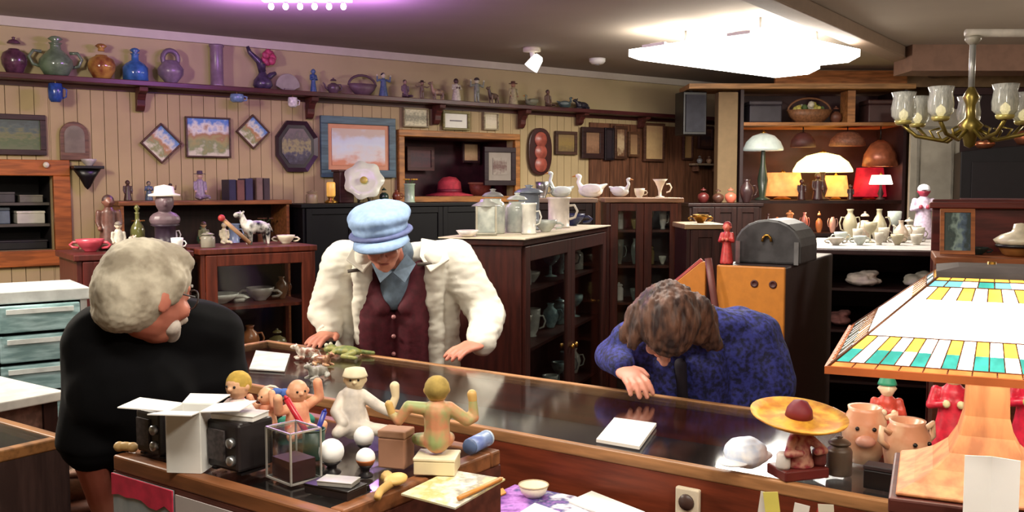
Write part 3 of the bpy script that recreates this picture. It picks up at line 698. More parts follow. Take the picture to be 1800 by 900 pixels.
# inside the left window: rolled papers, box, tins on the shelves
h = hole[0]
def in1(px, lvl, dep=.3):
    z = h[2] if lvl == 0 else h[2] + (h[3] - h[2]) * (.33, .62)[lvl - 1] + .0095
    s = WS(px, 380, -dep)[0]; return WPT(s, z + .0005, -dep)
def gbox(name, label, cat, loc, d, mat, rz=WANG, group=None, lid=None):
    r = thing(name, label, cat, loc, rz, group); x, y, z = d
    b = MB(); zz = z * (.8 if lid else 1); b.box((0, 0, zz / 2), (x, y, zz)); b.build('body', mat, r, bev=min(d) * .06)
    if lid: b = MB(); b.box((0, 0, zz + (z - zz) / 2), (x * 1.03, y * 1.03, z - zz)); b.build('lid', lid, r, bev=min(d) * .06)
    return r
k = K(in1(60, 1).y)
gbox('linen_stack', 'folded white linen on the lowest shelf of the left window', 'linen', in1(50, 1, .26), (.17, .22, .085), M((200, 196, 184), var=.15), lid=M((220, 216, 200)))
gbox('storage_tin', 'blue-grey tin at the left end of the lowest window shelf', 'tin', in1(0, 1, .26), (.10, .16, .11), M((104, 116, 128), rough=.3), lid=M((80, 88, 96), rough=.3))
gbox('storage_box', 'dark box on the upper shelf of the left window', 'box', in1(6, 2, .26), (.12, .2, .07), M((70, 66, 66)), lid=M((88, 84, 80)))
gbox('linen_stack', 'dull grey folded cloth on the upper shelf of the left window', 'linen', in1(52, 2, .26), (.14, .2, .05), M((120, 114, 104)), lid=M((132, 126, 114)))
gbox('storage_box', 'long black box on the floor of the left window recess', 'box', in1(28, 0, .26), (.34, .22, .06), BLK, lid=M((36, 30, 34)))
# door knob like brass catch on window frame
sk, zk = WS(80, 290, .036); b = MB(); b.at((sk, -.034, zk), (PI / 2, 0, 0)); b.lathe([(.008, 0), (.009, .01), (.02, .018), (.018, .034), (0, .04)], n=16); b.build('knob', CREAM, w1)
# ================================================================== FURNITURE
def cabinet(name, label, cat, loc, rz, W, D, H, mat, doors=0, shelves=(), glass=True, base_h=.08, top_over=.015, group=None, backmat=None, topmat=None, knobs=True, zmin=0, open_front=False, stile=.045, top_th=.03, rows=1, sideglass=False):
    """loc = front left corner on the floor; x to the right along the front, y into the depth"""
    r = thing(name, label, cat, loc, rz, group); t = .022
    mz = mat
    b = MB(); b.box((W / 2, D / 2, H - top_th / 2), (W + 2 * top_over, D + 2 * top_over, top_th)); b.build('top', topmat or mat, r, bev=.005)
    for x in (t / 2, W - t / 2):
        b = MB()
        if sideglass:
            for y in (stile / 2, D - stile / 2): b.box((x, y, (zmin + H - top_th) / 2), (t, stile, H - top_th - zmin))
            b.box((x, D / 2, H - top_th - .02), (t, D - 2 * stile, .04)); b.box((x, D / 2, zmin + base_h / 2), (t, D - 2 * stile, base_h))
        else: b.box((x, D / 2, (zmin + H - top_th) / 2), (t, D, H - top_th - zmin))
        b.build('side_panel', mz, r, bev=.002)
        if sideglass:
            b = MB(); b.box((x, D / 2, (zmin + base_h + H - top_th - .04) / 2), (.004, D - 2 * stile, H - top_th - .04 - zmin - base_h)); b.build('side_pane', GL(), r)
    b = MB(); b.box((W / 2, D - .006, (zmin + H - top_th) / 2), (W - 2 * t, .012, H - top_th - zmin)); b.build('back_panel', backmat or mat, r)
    b = MB(); b.box((W / 2, D / 2, zmin + base_h / 2), (W - 2 * t, D - .02, base_h)); b.build('base', mat, r)
    for z in shelves:
        b = MB(); b.box((W / 2, D / 2 + .01, z - .008), (W - 2 * t - .002, D - .05, .016)); b.build('shelf', mat, r)
    if doors:
        dw = (W - 2 * t) / doors
        for i in range(doors):
            x0 = t + i * dw; x1 = x0 + dw; z0 = zmin + base_h + .004; z1 = H - top_th - .004
            b = MB()
            for x in (x0 + stile / 2 + .001, x1 - stile / 2 - .001): b.box((x, -.004, (z0 + z1) / 2), (stile, .02, z1 - z0))
            for z in (z0 + stile / 2, z1 - stile / 2): b.box(((x0 + x1) / 2, -.004, z), (dw - 2 * stile, .02, stile))
            if not glass: b.box(((x0 + x1) / 2, .0, (z0 + z1) / 2), (dw - 2 * stile, .01, z1 - z0 - 2 * stile))
            d = b.build('door', mat, r, bev=.003)
            if glass:
                b = MB(); b.box(((x0 + x1) / 2, -.002, (z0 + z1) / 2), (dw - 2 * stile, .003, z1 - z0 - 2 * stile)); b.build('pane', GL(), d)
            if knobs:
                kx = x1 - stile / 2 if i % 2 == 0 else x0 + stile / 2
                b = MB(); b.at((kx, -.014, z0 + (z1 - z0) * .55), (PI / 2, 0, 0)); b.lathe([(.005, 0), (.006, .01), (.013, .014), (.012, .024), (0, .027)], n=12); b.build('knob', BRASS, d)
    return r
def loc2(p): return (p.x, p.y, 0)
def local(r, x, y, z):
    a = r.rotation_euler.z; return Vector((r.location.x + x * math.cos(a) - y * math.sin(a), r.location.y + x * math.sin(a) + y * math.cos(a), z))
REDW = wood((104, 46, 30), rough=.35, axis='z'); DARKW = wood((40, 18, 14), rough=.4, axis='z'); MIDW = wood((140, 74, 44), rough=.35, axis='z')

# wooden glass case with ornaments on it
CZ = 1.30
A = PZ(352, 438, CZ)
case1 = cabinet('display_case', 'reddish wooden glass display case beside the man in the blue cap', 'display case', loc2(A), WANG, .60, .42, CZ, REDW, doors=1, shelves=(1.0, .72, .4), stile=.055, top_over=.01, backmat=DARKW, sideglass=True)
# low dark red cabinet behind the grey haired man
B0 = PZ(148, 432, CZ)
p = Vector((A.x, A.y, 0)) - WD * .56
lowc = cabinet('side_cabinet', 'dark red cabinet behind the grey-haired man, left of the glass display case', 'cabinet', (p.x, p.y, 0), WANG, .51, .42, CZ - .005, wood((84, 32, 28), rough=.35, axis='z'), doors=1, glass=False)
# bookcase against the wall
s0 = WS(212, 380, .36)[0]; s1 = WS(509, 380, .36)[0]
p = WPT(s0, 0, .36); BH = PW(440, 352, .36).z
bookc = cabinet('bookcase', 'brown bookcase against the wall with a row of books on top', 'bookcase', (p.x, p.y, 0), WANG, s1 - s0, .32, BH, wood((142, 88, 48), rough=.4), shelves=(BH - .32, BH - .64, BH - .96), open_front=True, backmat=DARKW)
# black cabinet under the teal picture
s0b = WS(532, 380, .47)[0]; s1b = WS(852, 380, .47)[0]
p = WPT(s0b, 0, .47); KH = PW(690, 357, .47).z
blackc = cabinet('sideboard', 'long black sideboard against the wall behind the man in the blue cap', 'sideboard', (p.x, p.y, 0), WANG, s1b - s0b, .42, KH, M((7, 6, 9), rough=.5, var=.3, scale=5, spec=.25), doors=4, glass=False)
# angled dark cabinet with glass doors
MZ = 1.37
N0 = PZ(916, 421, MZ); F0 = PZ(1066, 397, MZ)
ma = math.atan2(F0.y - N0.y, F0.x - N0.x); ml = 1.55
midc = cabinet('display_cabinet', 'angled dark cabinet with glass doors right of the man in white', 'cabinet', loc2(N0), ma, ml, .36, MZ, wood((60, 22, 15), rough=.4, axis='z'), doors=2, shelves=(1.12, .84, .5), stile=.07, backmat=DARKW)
b = MB(); b.box((ml / 2, .18, MZ + .003), (ml + .06, .42, .005)); o = b.build('table_runner', M((206, 194, 168), rough=.8, var=.12, scale=20), loc=loc2(N0), rz=ma); tag(o, 'cream cloth runner covering the top of the dark glass-doored cabinet', 'table runner')
MZT = MZ + .006
# curio cabinet
UZ = 1.535
p = PY(1066, 400, 6.0); q = PY(1197, 400, 6.0)
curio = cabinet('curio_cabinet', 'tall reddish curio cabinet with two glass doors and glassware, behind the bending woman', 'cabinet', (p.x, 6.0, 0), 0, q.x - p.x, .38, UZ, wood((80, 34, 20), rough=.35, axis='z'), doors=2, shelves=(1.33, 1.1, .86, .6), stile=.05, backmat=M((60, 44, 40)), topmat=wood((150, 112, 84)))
# counter under the white swans
p = PY(935, 400, 6.25); q = PY(1060, 400, 6.25)
swanc = cabinet('low_cupboard', 'dark cupboard under the white birds, left of the curio cabinet', 'cupboard', (p.x - .05, 6.25, 0), 0, q.x - p.x - .0, .38, 1.53, DARKW, doors=2, glass=False, topmat=wood((164, 140, 116)))
# small dark cupboard right of curio
p = PY(1207, 400, 5.55); q = PY(1262, 400, 5.7)
dcup = cabinet('narrow_cupboard', 'narrow dark cupboard with a pale top between curio cabinet and orange trunk', 'cupboard', (p.x + .0, 5.55, 0), 0, q.x - p.x, .4, 1.385, wood((64, 34, 30), axis='z'), doors=1, glass=False, topmat=wood((170, 140, 104)))
# long low dark bench at the back
p = PY(1212, 370, 7.9); q = PY(1345, 370, 7.9)
bench = cabinet('back_bench', 'dark bench against the far corner, left of the lit lamp shelves', 'bench', (p.x, 7.9, 0), 0, q.x - p.x - .03, .5, 1.47, DARKW, doors=3, glass=False)

# orange trunk
TZ = 1.26
T0 = PZ(1382, 470, TZ); ta = R(-30)
tw = .30
r = thing('upright_trunk', 'upright orange-fronted trunk with dark sides behind the bending woman', 'trunk', (T0.x - tw * math.cos(ta), T0.y - tw * math.sin(ta), 0), ta)
b = MB(); b.box((tw / 2, .5, TZ / 2 + .001), (tw - .006, .99, TZ - .004)); b.build('body', M((50, 34, 34), rough=.45), r, bev=.008)
b = MB(); b.box((tw / 2, -.008, TZ / 2 + .001), (tw, .022, TZ - .002)); fr = b.build('front_panel', M((190, 118, 40), rough=.5, var=.12, scale=30), r, bev=.006)
for x in (.17, .25):
    b = MB(); b.at((x, -.019, TZ - .075), (PI / 2, 0, 0)); b.lathe([(.017, 0), (.017, .003), (.011, .004), (.009, .001), (0, .001)], n=14); b.build('finger_hole', M((70, 30, 30)), fr)
trunk = r
# leaning triangular orange panel
p = local(trunk, -.015, -.0, 0)
pl = PY(1222, 520, T0.y + .28)
r = thing('easel_board', 'orange slant-topped board with red edge standing left of the orange trunk', 'board', (p.x - .02, p.y + .03, 0), ta)
out = [(-.20, 0), (-.01, 0), (-.01, TZ + .01), (-.03, TZ + .01), (-.20, TZ - .13)]
b = MB(); b.prism(out, -.012, .012); b.build('board', M((184, 112, 38), rough=.5, var=.12, scale=30), r, bev=.004)
b = MB(); b.tube([(-.204, 0, 0.012), (-.204, 0, TZ - .13), (-.03, 0, TZ + .015)], .012, n=8); b.build('edging', M((156, 50, 44)), r)
# bag strap over it
b = MB(); pts = [local(trunk, -.03, -.045, TZ + .03), local(trunk, .0, -.06, TZ - .12), local(trunk, .03, -.06, TZ - .3), local(trunk, .07, -.06, TZ - .5)]
b.tube(pts, .016, n=8, flat=.4); o = b.build('leather_strap', M((104, 54, 50), rough=.5)); tag(o, 'dark leather strap hanging down the front of the orange trunk', 'strap')
# black rounded case on trunk and cloth
p = local(trunk, .16, .3, TZ); r = thing('domed_case', 'black dome-topped case standing on the orange trunk', 'case', p, ta)
out = [(-.13, 0), (.17, 0), (.17, .08)] + [(.02 + .15 * math.cos(a), .08 + .12 * math.sin(a)) for a in [i * PI / 10 for i in range(1, 10)]] + [(-.13, .08)]
b = MB(); b.prism(out, -.16, .16); b.build('body', M((62, 60, 62), rough=.45, var=.4, scale=20), r, bev=.01)
b = MB(); b.tube([(.02 + .02 * math.cos(a), -.17, .1 + .03 * math.sin(a)) for a in [i * PI / 5 for i in range(6)]], .006); b.build('handle', BRASS, r)
for x in (-.11, .15):
    b = MB(); b.box((x, -.163, .05), (.02, .012, .1)); b.build('metal_strip', STEEL, r)
p = local(trunk, .15, .72, TZ); o = fuse('white_cloth', MB().at((0, 0, .0)).ell((0, 0, .012), (.12, .17, .012)).ell((.05, .05, .018), (.08, .08, .018)), M((196, 194, 192), rough=.8), .006, smooth=3); o.location = (p.x, p.y, p.z); jitter(o, .006, 20); ground(o); tag(o, 'crumpled white cloth on the back end of the orange trunk', 'cloth')
p = local(trunk, .02, .02, TZ) 
figurine('carved_figure', 'red painted standing figure at the left front corner of the orange trunk', 'figurine', (p.x + .02, p.y + .03, TZ), .19, ((190, 60, 58), (214, 110, 92), (150, 40, 46)), pose='robe', hat='hair', arms='hold', rz=ta, w=.8)

# lamp shelf unit in front of the back wall
SY = 8.7
XL = PY(1300, 300, SY).x; XR = PY(1592, 300, SY).x
def SZ(y): return PY(1450, y, SY).z
ORW = wood((176, 118, 66), rough=.4)
r = thing('shelf_unit', 'tall lit shelf unit holding lamps and baskets at the back of the shop', 'shelf unit', (0, 0, 0))
zs = [SZ(352), SZ(410), SZ(215)]
b = MB(); b.box(((XL + XR) / 2, SY + .65, 1.25), (XR - XL, .02, 2.5)); b.build('back_panel', M((70, 38, 38), rough=.6, var=.4, scale=3), r)
for x in (XL + .015, XR - .015):
    b = MB(); b.box((x, SY + .32, 1.25), (.03, .64, 2.5)); b.build('side_panel', M((50, 28, 30), rough=.5), r)
for z, m in ((zs[0], DARKW), (zs[1], DARKW), (zs[2], ORW), (.9, DARKW), (.5, DARKW)):
    b = MB(); b.box(((XL + XR) / 2, SY + .31, z - .015), (XR - XL - .064, .62, .03)); b.build('shelf', m, r)
xd = PY(1494, 300, SY).x; b = MB(); b.box((xd, SY + .1, (zs[2] + 2.49) / 2), (.07, .2, 2.49 - zs[2])); b.build('divider', ORW, r)
xb = PY(1208, 150, SY).x
b = MB(); b.box(((xb + XR + .03) / 2, SY + .15, 2.52), (XR + .03 - xb, .5, .045)); b.build('top_board', wood((196, 146, 92)), r)
b = MB(); xh = PY(1368, 150, SY).x; b.box(((xh + XR + .03) / 2, SY + .12, 2.612), (XR + .03 - xh, .04, .14)); b.build('header_board', wood((196, 126, 70), rough=.45), r)
xp = (PY(1264, 300, SY - .05).x, PY(1299, 300, SY - .05).x)
b = MB(); b.box(((xp[0] + xp[1]) / 2, SY + .1, 1.24), (xp[1] - xp[0], .16, 2.48)); struct(b.build('trim_4', M((136, 112, 78), var=.1, rough=.7), bev=.008))
# panelled grey door beside
def pdoor(name, x0, x1, Y, z1, rgb, panels):
    r = thing(name, '', ''); del r['label']; del r['category']; struct(r); r.location = ((x0 + x1) / 2, Y, 0)
    W = x1 - x0; b = MB(); b.box((0, 0, z1 / 2 + .003), (W, .04, z1 - .006)); b.build('door_leaf', M(rgb, rough=.6, var=.1), r, bev=.004)
    for (u0, u1, v0, v1) in panels:
        b = MB(); cx = (u0 + u1) / 2 * W - W / 2; cz = (v0 + v1) / 2 * z1; pw = (u1 - u0) * W; ph = (v1 - v0) * z1
        for sx in (-1, 1): b.box((cx + sx * pw / 2, -.026, cz), (.02, .014, ph + .02)); b.box((cx, -.026, cz + sx * ph / 2), (pw - .02, .014, .02))
        b.build('panel_moulding', M(tuple(int(v * .85) for v in rgb), rough=.6), r)
    b = MB(); b.at((-W / 2 + .06, -.02, z1 * .47), (PI / 2, 0, 0)); b.lathe([(.02, 0), (.012, .01), (.012, .03), (.028, .045), (0, .06)], n=14); b.build('door_handle', BRASS, r)
    return r
dy = 8.3
pdoor('door_1', PY(1598, 300, dy).x, PY(1684, 300, dy).x, dy, PY(1640, 192, dy).z, (150, 144, 130), [(.15, .85, .55, .93), (.15, .46, .1, .48), (.54, .85, .1, .48)])
# flat slab right of the door, an opening's darkness painted into its colour
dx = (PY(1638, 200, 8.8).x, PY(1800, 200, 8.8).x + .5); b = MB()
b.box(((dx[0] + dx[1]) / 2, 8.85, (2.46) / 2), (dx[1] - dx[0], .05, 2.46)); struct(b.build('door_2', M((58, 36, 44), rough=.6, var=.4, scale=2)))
b = MB(); b.box(((dx[0] + dx[1]) / 2, 8.8, 2.49), (dx[1] - dx[0], .08, .06)); struct(b.build('trim_5', M((66, 36, 42), rough=.5)))
bx0 = PY(1606, 100, 7.3).x; b = MB(); b.box((bx0 + 1.6, 7.5, 2.6), (3.2, .35, .2)); struct(b.build('trim_6', M((128, 96, 80), rough=.7, var=.15)))
b = MB(); b.box((bx0 + 1.9, 8.9, 2.62), (4.4, .05, .16)); struct(b.build('trim_7', M((150, 120, 88), rough=.7)))

# black hearth like cabinet at the right with copper pots
HY = 7.35; hx0 = PY(1688, 300, HY).x; hz = PY(1740, 262, HY).z
r = thing('black_cabinet', 'tall black cabinet with arched top at the right edge below the hanging chandelier', 'cabinet', (hx0, HY, 0), R(-20))
b = MB(); n = 12; W = 1.3
out = [(0, 0), (W, 0), (W, hz - .02)] + [(W - W * i / n, hz - .02 + .05 * math.sin(PI * i / n)) for i in range(1, n)] + [(0, hz - .02)]
b.prism(out, 0, .5); b.build('body', M((10, 6, 9), rough=.6, var=.4, spec=.2), r, bev=.008)
b = MB(); out = [(.08, 1.3), (W - .08, 1.3), (W - .08, hz - .1), (.08, hz - .1)]; b.prism(out, -.012, 0.002); b.build('door', M((14, 8, 11), rough=.6, spec=.2), r, bev=.004)
b = MB(); b.box((W / 2, -.03, 1.5), (W, .06, .04)); b.build('ledge', M((60, 28, 30)), r, bev=.004)
COP = M((196, 118, 84), rough=.25, metal=.8, var=.3)
for px, wp, hp, lab, lid in ((1708, 34, 22, 'small copper pot on the black cabinet, left of two others', 'lid'), (1740, 40, 30, 'rounded copper pot on the black cabinet, middle of three', 'handle'), (1782, 44, 26, 'shiny copper bowl on the black cabinet nearest the right edge', None)):
    xx = (.14, .36, .66)[(1708, 1740, 1782).index(px)]; p = Vector((hx0 + xx * W * math.cos(R(-20)) + .12 * math.sin(R(20)), HY + xx * W * math.sin(R(-20)) + .12, 0)); k = K(p.y); zt = hz - .02 + .05 * math.sin(PI * xx)
    vessel('copper_pot', lab, 'pot', (p.x, p.y, zt + .006), 'bowl' if not lid else 'ginger', wp * k, hp * k, COP, parts=(lid,) if lid else (), group='copper pots on the black cabinet')

# sideboard with back board at right
SBZ = 1.28
p0 = PZ(1648, 452, SBZ)
r = thing('buffet', 'reddish wooden buffet with high back board at the right, behind the stained glass lamp', 'buffet', (p0.x, p0.y, 0), R(-22))
W = 1.1; D = .5; m = wood((100, 46, 28), rough=.4)
b = MB(); b.box((W / 2, D / 2, SBZ - .02), (W + .02, D, .04)); b.build('top', wood((148, 84, 46), rough=.4), r, bev=.005)
b = MB(); b.box((W / 2, D / 2 + .01, (SBZ - .04) / 2), (W, D - .03, SBZ - .042)); b.build('body', m, r)
zb = PY(1700, 350, p0.y + .55).z
b = MB(); b.box((W / 2, D + .02, zb / 2), (W + .02, .04, zb)); b.build('back_board', wood((96, 36, 30), rough=.4), r, bev=.005)
b = MB(); b.box((W / 2, D - .005, zb - .03), (W + .05, .09, .03)); b.build('moulding', wood((110, 44, 34), rough=.4), r, bev=.006)
for i in range(2):
    b = MB(); b.box((.04 + (W - .08) * (i + .5) / 2, -.008, SBZ - .15), ((W - .1) / 2, .02, .16)); dr = b.build('drawer', m, r, bev=.004)
    b = MB(); b.at((.04 + (W - .08) * (i + .5) / 2, -.018, SBZ - .15), (PI / 2, 0, 0)); b.lathe([(.008, 0), (.016, .012), (0, .024)], n=12); b.build('knob', BRASS, dr)
buf = r
# long dark display table in the middle right with linen below
LZ = 1.22
p0 = PZ(1432, 438, LZ); p1 = PZ(1640, 438, LZ)
DTW = wood((54, 30, 30), rough=.4)
dtab = cabinet('display_table', 'dark open-shelved display table crowded with white china, right of the orange trunk', 'table', (p0.x, p0.y, 0), R(-18), .95, 1.32, LZ, DTW, shelves=(.98, .72, .4), topmat=DTW)
b = MB(); b.box((.475, .66, LZ + .003), (.93, 1.3, .005)); o = b.build('tablecloth', M((150, 144, 140), rough=.8, var=.2, scale=12), loc=(p0.x, p0.y, 0), rz=R(-18)); tag(o, 'thin white cloth spread under the china on the dark display table', 'tablecloth')
LZT = LZ + .006

# silver drawer cabinet at far left
p = PZ(152, 504, 1.2); w_ = .62
st = Vector((p.x, p.y, 0)) - WD * w_
r = thing('drawer_cabinet', 'silver cabinet of pale blue-green glazed drawers at the left edge', 'cabinet', (st.x, st.y, 0), WANG)
SIL = M((178, 180, 178), rough=.35, metal=.3, var=.2)
b = MB(); b.box((w_ / 2, .18, 1.175), (w_ + .02, .38, .05)); b.build('top', M((206, 212, 210), rough=.3), r, bev=.006)
for x in (.0125, .285, w_ - .0125):
    b = MB(); b.box((x, .18, .575), (.025, .36, 1.15)); b.build('side_panel', SIL, r)
b = MB(); b.box((w_ / 2, .35, .575), (w_ - .05, .02, 1.15)); b.build('back_panel', BLK, r)
b = MB(); b.box((w_ / 2, .18, .03), (w_ - .05, .3, .06)); b.build('base', BLK, r)
for i in range(8):
    z = 1.09 - i * .118; b = MB(); b.box((.445, -.004, z), (.29, .03, .105)); d = b.build('drawer', M((168, 200, 204), rough=.15, rgb2=(120, 152, 154), scale=9, stretch=(1, 1, 6)), r, bev=.005)
    b = MB(); b.box((.445, -.024, z + .03), (.24, .012, .018)); b.build('handle', M((220, 228, 226), rough=.25), d)
dcab = r

# white covered table and glass topped showcase at the left edge
s_c, n_c = SN(PZ(120, 766, .95))
def showcase(name, label, s0, s1, n0, n1, z, rimm, sidem, inner, rim=.03, glass_front=False, pane_th=.006, legz=0, innerz=.14):
    W = s1 - s0; D = n1 - n0; o = CP(s0, n0); r = thing(name, label, 'showcase', (o.x, o.y, 0), CANG)
    b = MB()
    b.box((W / 2, rim / 2, z - .015), (W, rim, .03)); b.box((W / 2, D - rim / 2, z - .015), (W, rim, .03))
    for x in (rim / 2, W - rim / 2): b.box((x, D / 2, z - .015), (rim, D - 2 * rim, .03))
    b.build('rim', rimm, r, bev=.004)
    b = MB(); b.box((W / 2, D / 2, z - .006), (W - 2 * rim, D - 2 * rim, pane_th)); b.build('top_pane', GL((190, 196, 200), .09), r)
    for y, nm in ((.011, 'front_panel'), (D - .011, 'back_panel')):
        b = MB(); b.box((W / 2, y, (z - .03) / 2), (W, .022, z - .03)); b.build(nm, sidem, r)
    for x in (.011, W - .011):
        b = MB(); b.box((x, D / 2, (z - .03) / 2), (.022, D - .044, z - .03)); b.build('side_panel', sidem, r)
    b = MB(); b.box((W / 2, D / 2, z - innerz), (W - .044, D - .044, .01)); b.build('inner_tray', inner, r)
    return r
sc_left = showcase('glass_showcase', 'glass-topped wooden showcase in the lower left corner', s_c - 1.3, s_c, n_c - .75, n_c, .95, wood((150, 104, 60)), wood((70, 52, 48), axis='z'), M((116, 108, 104), var=.3, scale=10))
pa = PZ(130, 684, .95); sa, na = SN(pa)
r = thing('covered_table', 'low white-topped table between the drawer cabinet and the lower left showcase', 'table', tuple(CP(sa - .68, n_c + .02)), CANG)
b = MB(); b.box((.34, .14, .935), (.68, .27, .03)); b.build('top', M((200, 198, 190), rough=.4), r, bev=.004)
for x in (.05, .63):
    for y in (.04, .24): b = MB(); b.box((x, y, .46), (.045, .045, .92)); b.build('leg', DARKW, r)
b = MB(); b.box((.34, .14, .87), (.6, .2, .1)); b.build('apron', wood((116, 84, 72)), r)

# ================================================================== MAIN COUNTER, DESK, NEAR SHOWCASE
CTZ = .97
n0c = SN(PZ(870, 755, CTZ))[1]; n1c = SN(PZ(700, 629, CTZ))[1]
s0c = SN(PZ(425, 605, CTZ))[0]
RIM = wood((178, 128, 84), rough=.4)
counter = showcase('glass_counter', 'long glass-topped wooden counter the customers lean over', s0c, .35, n0c, n1c, CTZ, RIM, wood((118, 52, 30), rough=.4), M((58, 54, 54), var=.35, scale=6), rim=.022, innerz=.13)
DZ = .85
s_sh = SN(PZ(880, 790, 1.1)); SHR, SHN1 = s_sh
SHN0 = SN(PZ(200, 800, 1.1))[1]; SHL = SN(PZ(196, 800, 1.1))[0]
desk0 = SHR + .012
o = CP(desk0, n0c - .02 - .72)
r = thing('work_desk', 'low wooden desk behind the counter covered with papers and magazines', 'desk', (o.x, o.y, 0), CANG)
Wd = -.45 - desk0; b = MB(); b.box((Wd / 2, .36, DZ - .015), (Wd, .70, .03)); b.build('top', wood((92, 52, 40), rough=.45), r, bev=.004)
for x in (.04, Wd - .04):
    for y in (.06, .66): b = MB(); b.box((x, y, (DZ - .03) / 2), (.05, .05, DZ - .03)); b.build('leg', DARKW, r)
near = showcase('near_showcase', 'glass-topped wooden showcase nearest the camera, crowded with figurines and boxes', SHL, SHR, SHN0, SHN1, 1.1, wood((140, 88, 54), rough=.4), wood((96, 50, 40), rough=.45), M((60, 50, 46), var=.3), rim=.03)
NZ = 1.1
# posters on its front
def poster(label, s0, s1, z0, z1, cols, header=None, off=.003):
    o = CP(s0, SHN0 - off); r = thing('paper_sign', label, 'sign', (o.x, o.y, z0), CANG, 'paper sheets on the front of the near showcase')
    W = s1 - s0; H = z1 - z0; b = MB(); b.box((W / 2, 0, H / 2), (W, .002, H)); b.build('sheet', PIC(cols, 5, mixn=.2), r)
    if header:
        rnd = random.Random(3); b = MB(); out = [(0, H * .9)] + [(W * i / 8, H * (.88 + .04 * rnd.random())) for i in range(9)] + [(W, H), (0, H)]; b.prism(out, -.004, -.001); b.build('header', M(header, rough=.6, var=.3, scale=30), r)
    return r
poster('pale grey poster with red banner across its top on the near showcase front', SHL + .004, SHL + .19, .7, 1.068, [(150, 158, 160), (126, 136, 138), (168, 170, 172), (130, 142, 146)], header=(206, 48, 78))
poster('plain light grey sheet right of the red-bannered poster', SHL + .195, SHR - .03, .7, 1.062, [(176, 166, 164), (184, 174, 172), (178, 170, 168)])

# round pedestal under the lamp
PX, PYY = .80, 1.56
r = thing('pedestal_table', 'small square dark pedestal table carrying the stained glass lamp', 'table', (PX, PYY, 0), R(-24))
b = MB(); b.box((0, 0, 1.087), (.29, .29, .026)); b.build('top', wood((84, 40, 34)), r, bev=.004)
b = MB(); b.lathe([(.03, .1), (.05, .3), (.03, .5), (.045, .8), (.03, 1.0), (.07, 1.075)], n=18); b.build('column', DARKW, r)
b = MB(); b.lathe([(.18, 0), (.18, .03), (.05, .1), (0, .1)], n=24); b.build('foot', DARKW, r)
# ================================================================== PEOPLE
def Rm(rx=0, ry=0, rz=0):
    from mathutils import Euler
    return Euler((rx, ry, rz)).to_matrix()
def limb(b, pts, rad):
    for i in range(len(pts) - 1): b.cap(pts[i], pts[i + 1], rad[i], rad[i + 1], n=14)
def hand_prims(b, wrist, fdir, up, side, L_=.19, curl=.5, spread=1.0):
    """palm with four bent fingers and a thumb leaving the side near the wrist; fdir fingers, up = back of hand, side = thumb side"""
    f = Vector(fdir).normalized(); u = Vector(up); u = (u - f * u.dot(f)).normalized(); s = Vector(side); s = (s - f * s.dot(f) - u * s.dot(u)).normalized()
    w_ = Vector(wrist); pl = L_ * .5
    M3 = Matrix((s, f, u)).transposed()
    b.ell(w_ + f * pl * .5, (.041, pl * .62, .016), rot=M3, n=16)
    for i, (off, ln) in enumerate(((.029, .44), (.010, .50), (-.009, .47), (-.028, .37))):
        a = w_ + f * pl * .88 + s * off; ln *= L_
        d = (f + s * off * 3.0 * spread).normalized(); p = [a]
        for q, c in ((.45, .15), (.3, .7), (.25, 1.2)):
            ang = c * curl; dd = d * math.cos(ang) - u * math.sin(ang); p.append(p[-1] + dd * ln * q)
        limb(b, p, [.0098, .0092, .0085, .0075])
    a = w_ + f * pl * .22 + s * .03; d1 = (f * .75 + s * .75 - u * .2).normalized(); d2 = (f * .95 + s * .25 - u * .25).normalized()
    limb(b, [w_ + f * pl * .12 + s * .014, a + d1 * L_ * .13, a + d1 * L_ * .13 + d2 * L_ * .16], [.015, .0125, .0095])
def head_prims(b, c, rot, h=.235, jaw=1.0):
    """c = head centre, local -y is the face"""
    T = lambda x, y, z: Vector(c) + rot @ Vector((x * h, y * h, z * h))
    E = lambda p, r: b.ell(T(*p), tuple(v * h for v in r), rot=rot, n=20)
    E((0, .03, .12), (.325, .40, .36)); E((0, -.04, -.08), (.285, .33, .36)); E((0, -.15, -.30), (.18 * jaw, .19, .16)); E((0, -.25, -.38), (.085, .075, .07))
    b.cap(T(0, -.36, .02), T(0, -.455, -.13), .035 * h, .062 * h); 
    for s in (-1, 1):
        E((s * .055, -.405, -.15), (.045, .04, .035)); E((s * .15, -.27, -.12), (.1, .09, .09)); E((s * .315, .04, -.05), (.035, .085, .13)); b.cap(T(s * .06, -.335, .085), T(s * .19, -.285, .09), .04 * h, .03 * h)
        E((s * .13, -.3, .02), (.062, .05, .045))
    b.cap(T(-.08, -.325, -.245), T(.08, -.325, -.245), .024 * h, .024 * h); b.cap(T(-.065, -.32, -.285), T(.065, -.32, -.285), .028 * h, .028 * h)
def face_parts(parent, c, rot, h=.235, brow=(90, 80, 70), eyes_open=False):
    T = lambda x, y, z: Vector(c) + rot @ Vector((x * h, y * h, z * h))
    for s in (-1, 1):
        b = MB(); b.ell(T(s * .13, -.325, .015), tuple(v * h for v in (.05, .03, .03)), rot=rot, n=12); b.build('eye', M((238, 232, 226), rough=.2, var=.05), parent)
        b = MB(); b.ell(T(s * .13, -.35, .008), tuple(v * h for v in (.021, .01, .021)), rot=rot, n=10); b.build('iris', M((60, 44, 34), rough=.15), parent)
        b = MB(); b.tube([T(s * .05, -.375, .105), T(s * .13, -.362, .13), T(s * .2, -.32, .11)], [.012 * h, .018 * h, .008 * h], n=8, flat=.6); b.build('eyebrow', M(brow, rough=.9), parent)
    b = MB(); b.tube([T(-.085, -.333, -.262), T(-.03, -.352, -.258), T(.03, -.352, -.258), T(.085, -.333, -.262)], [.006 * h, .016 * h, .016 * h, .006 * h], n=8); b.build('lips', M((168, 84, 76), rough=.45), parent)
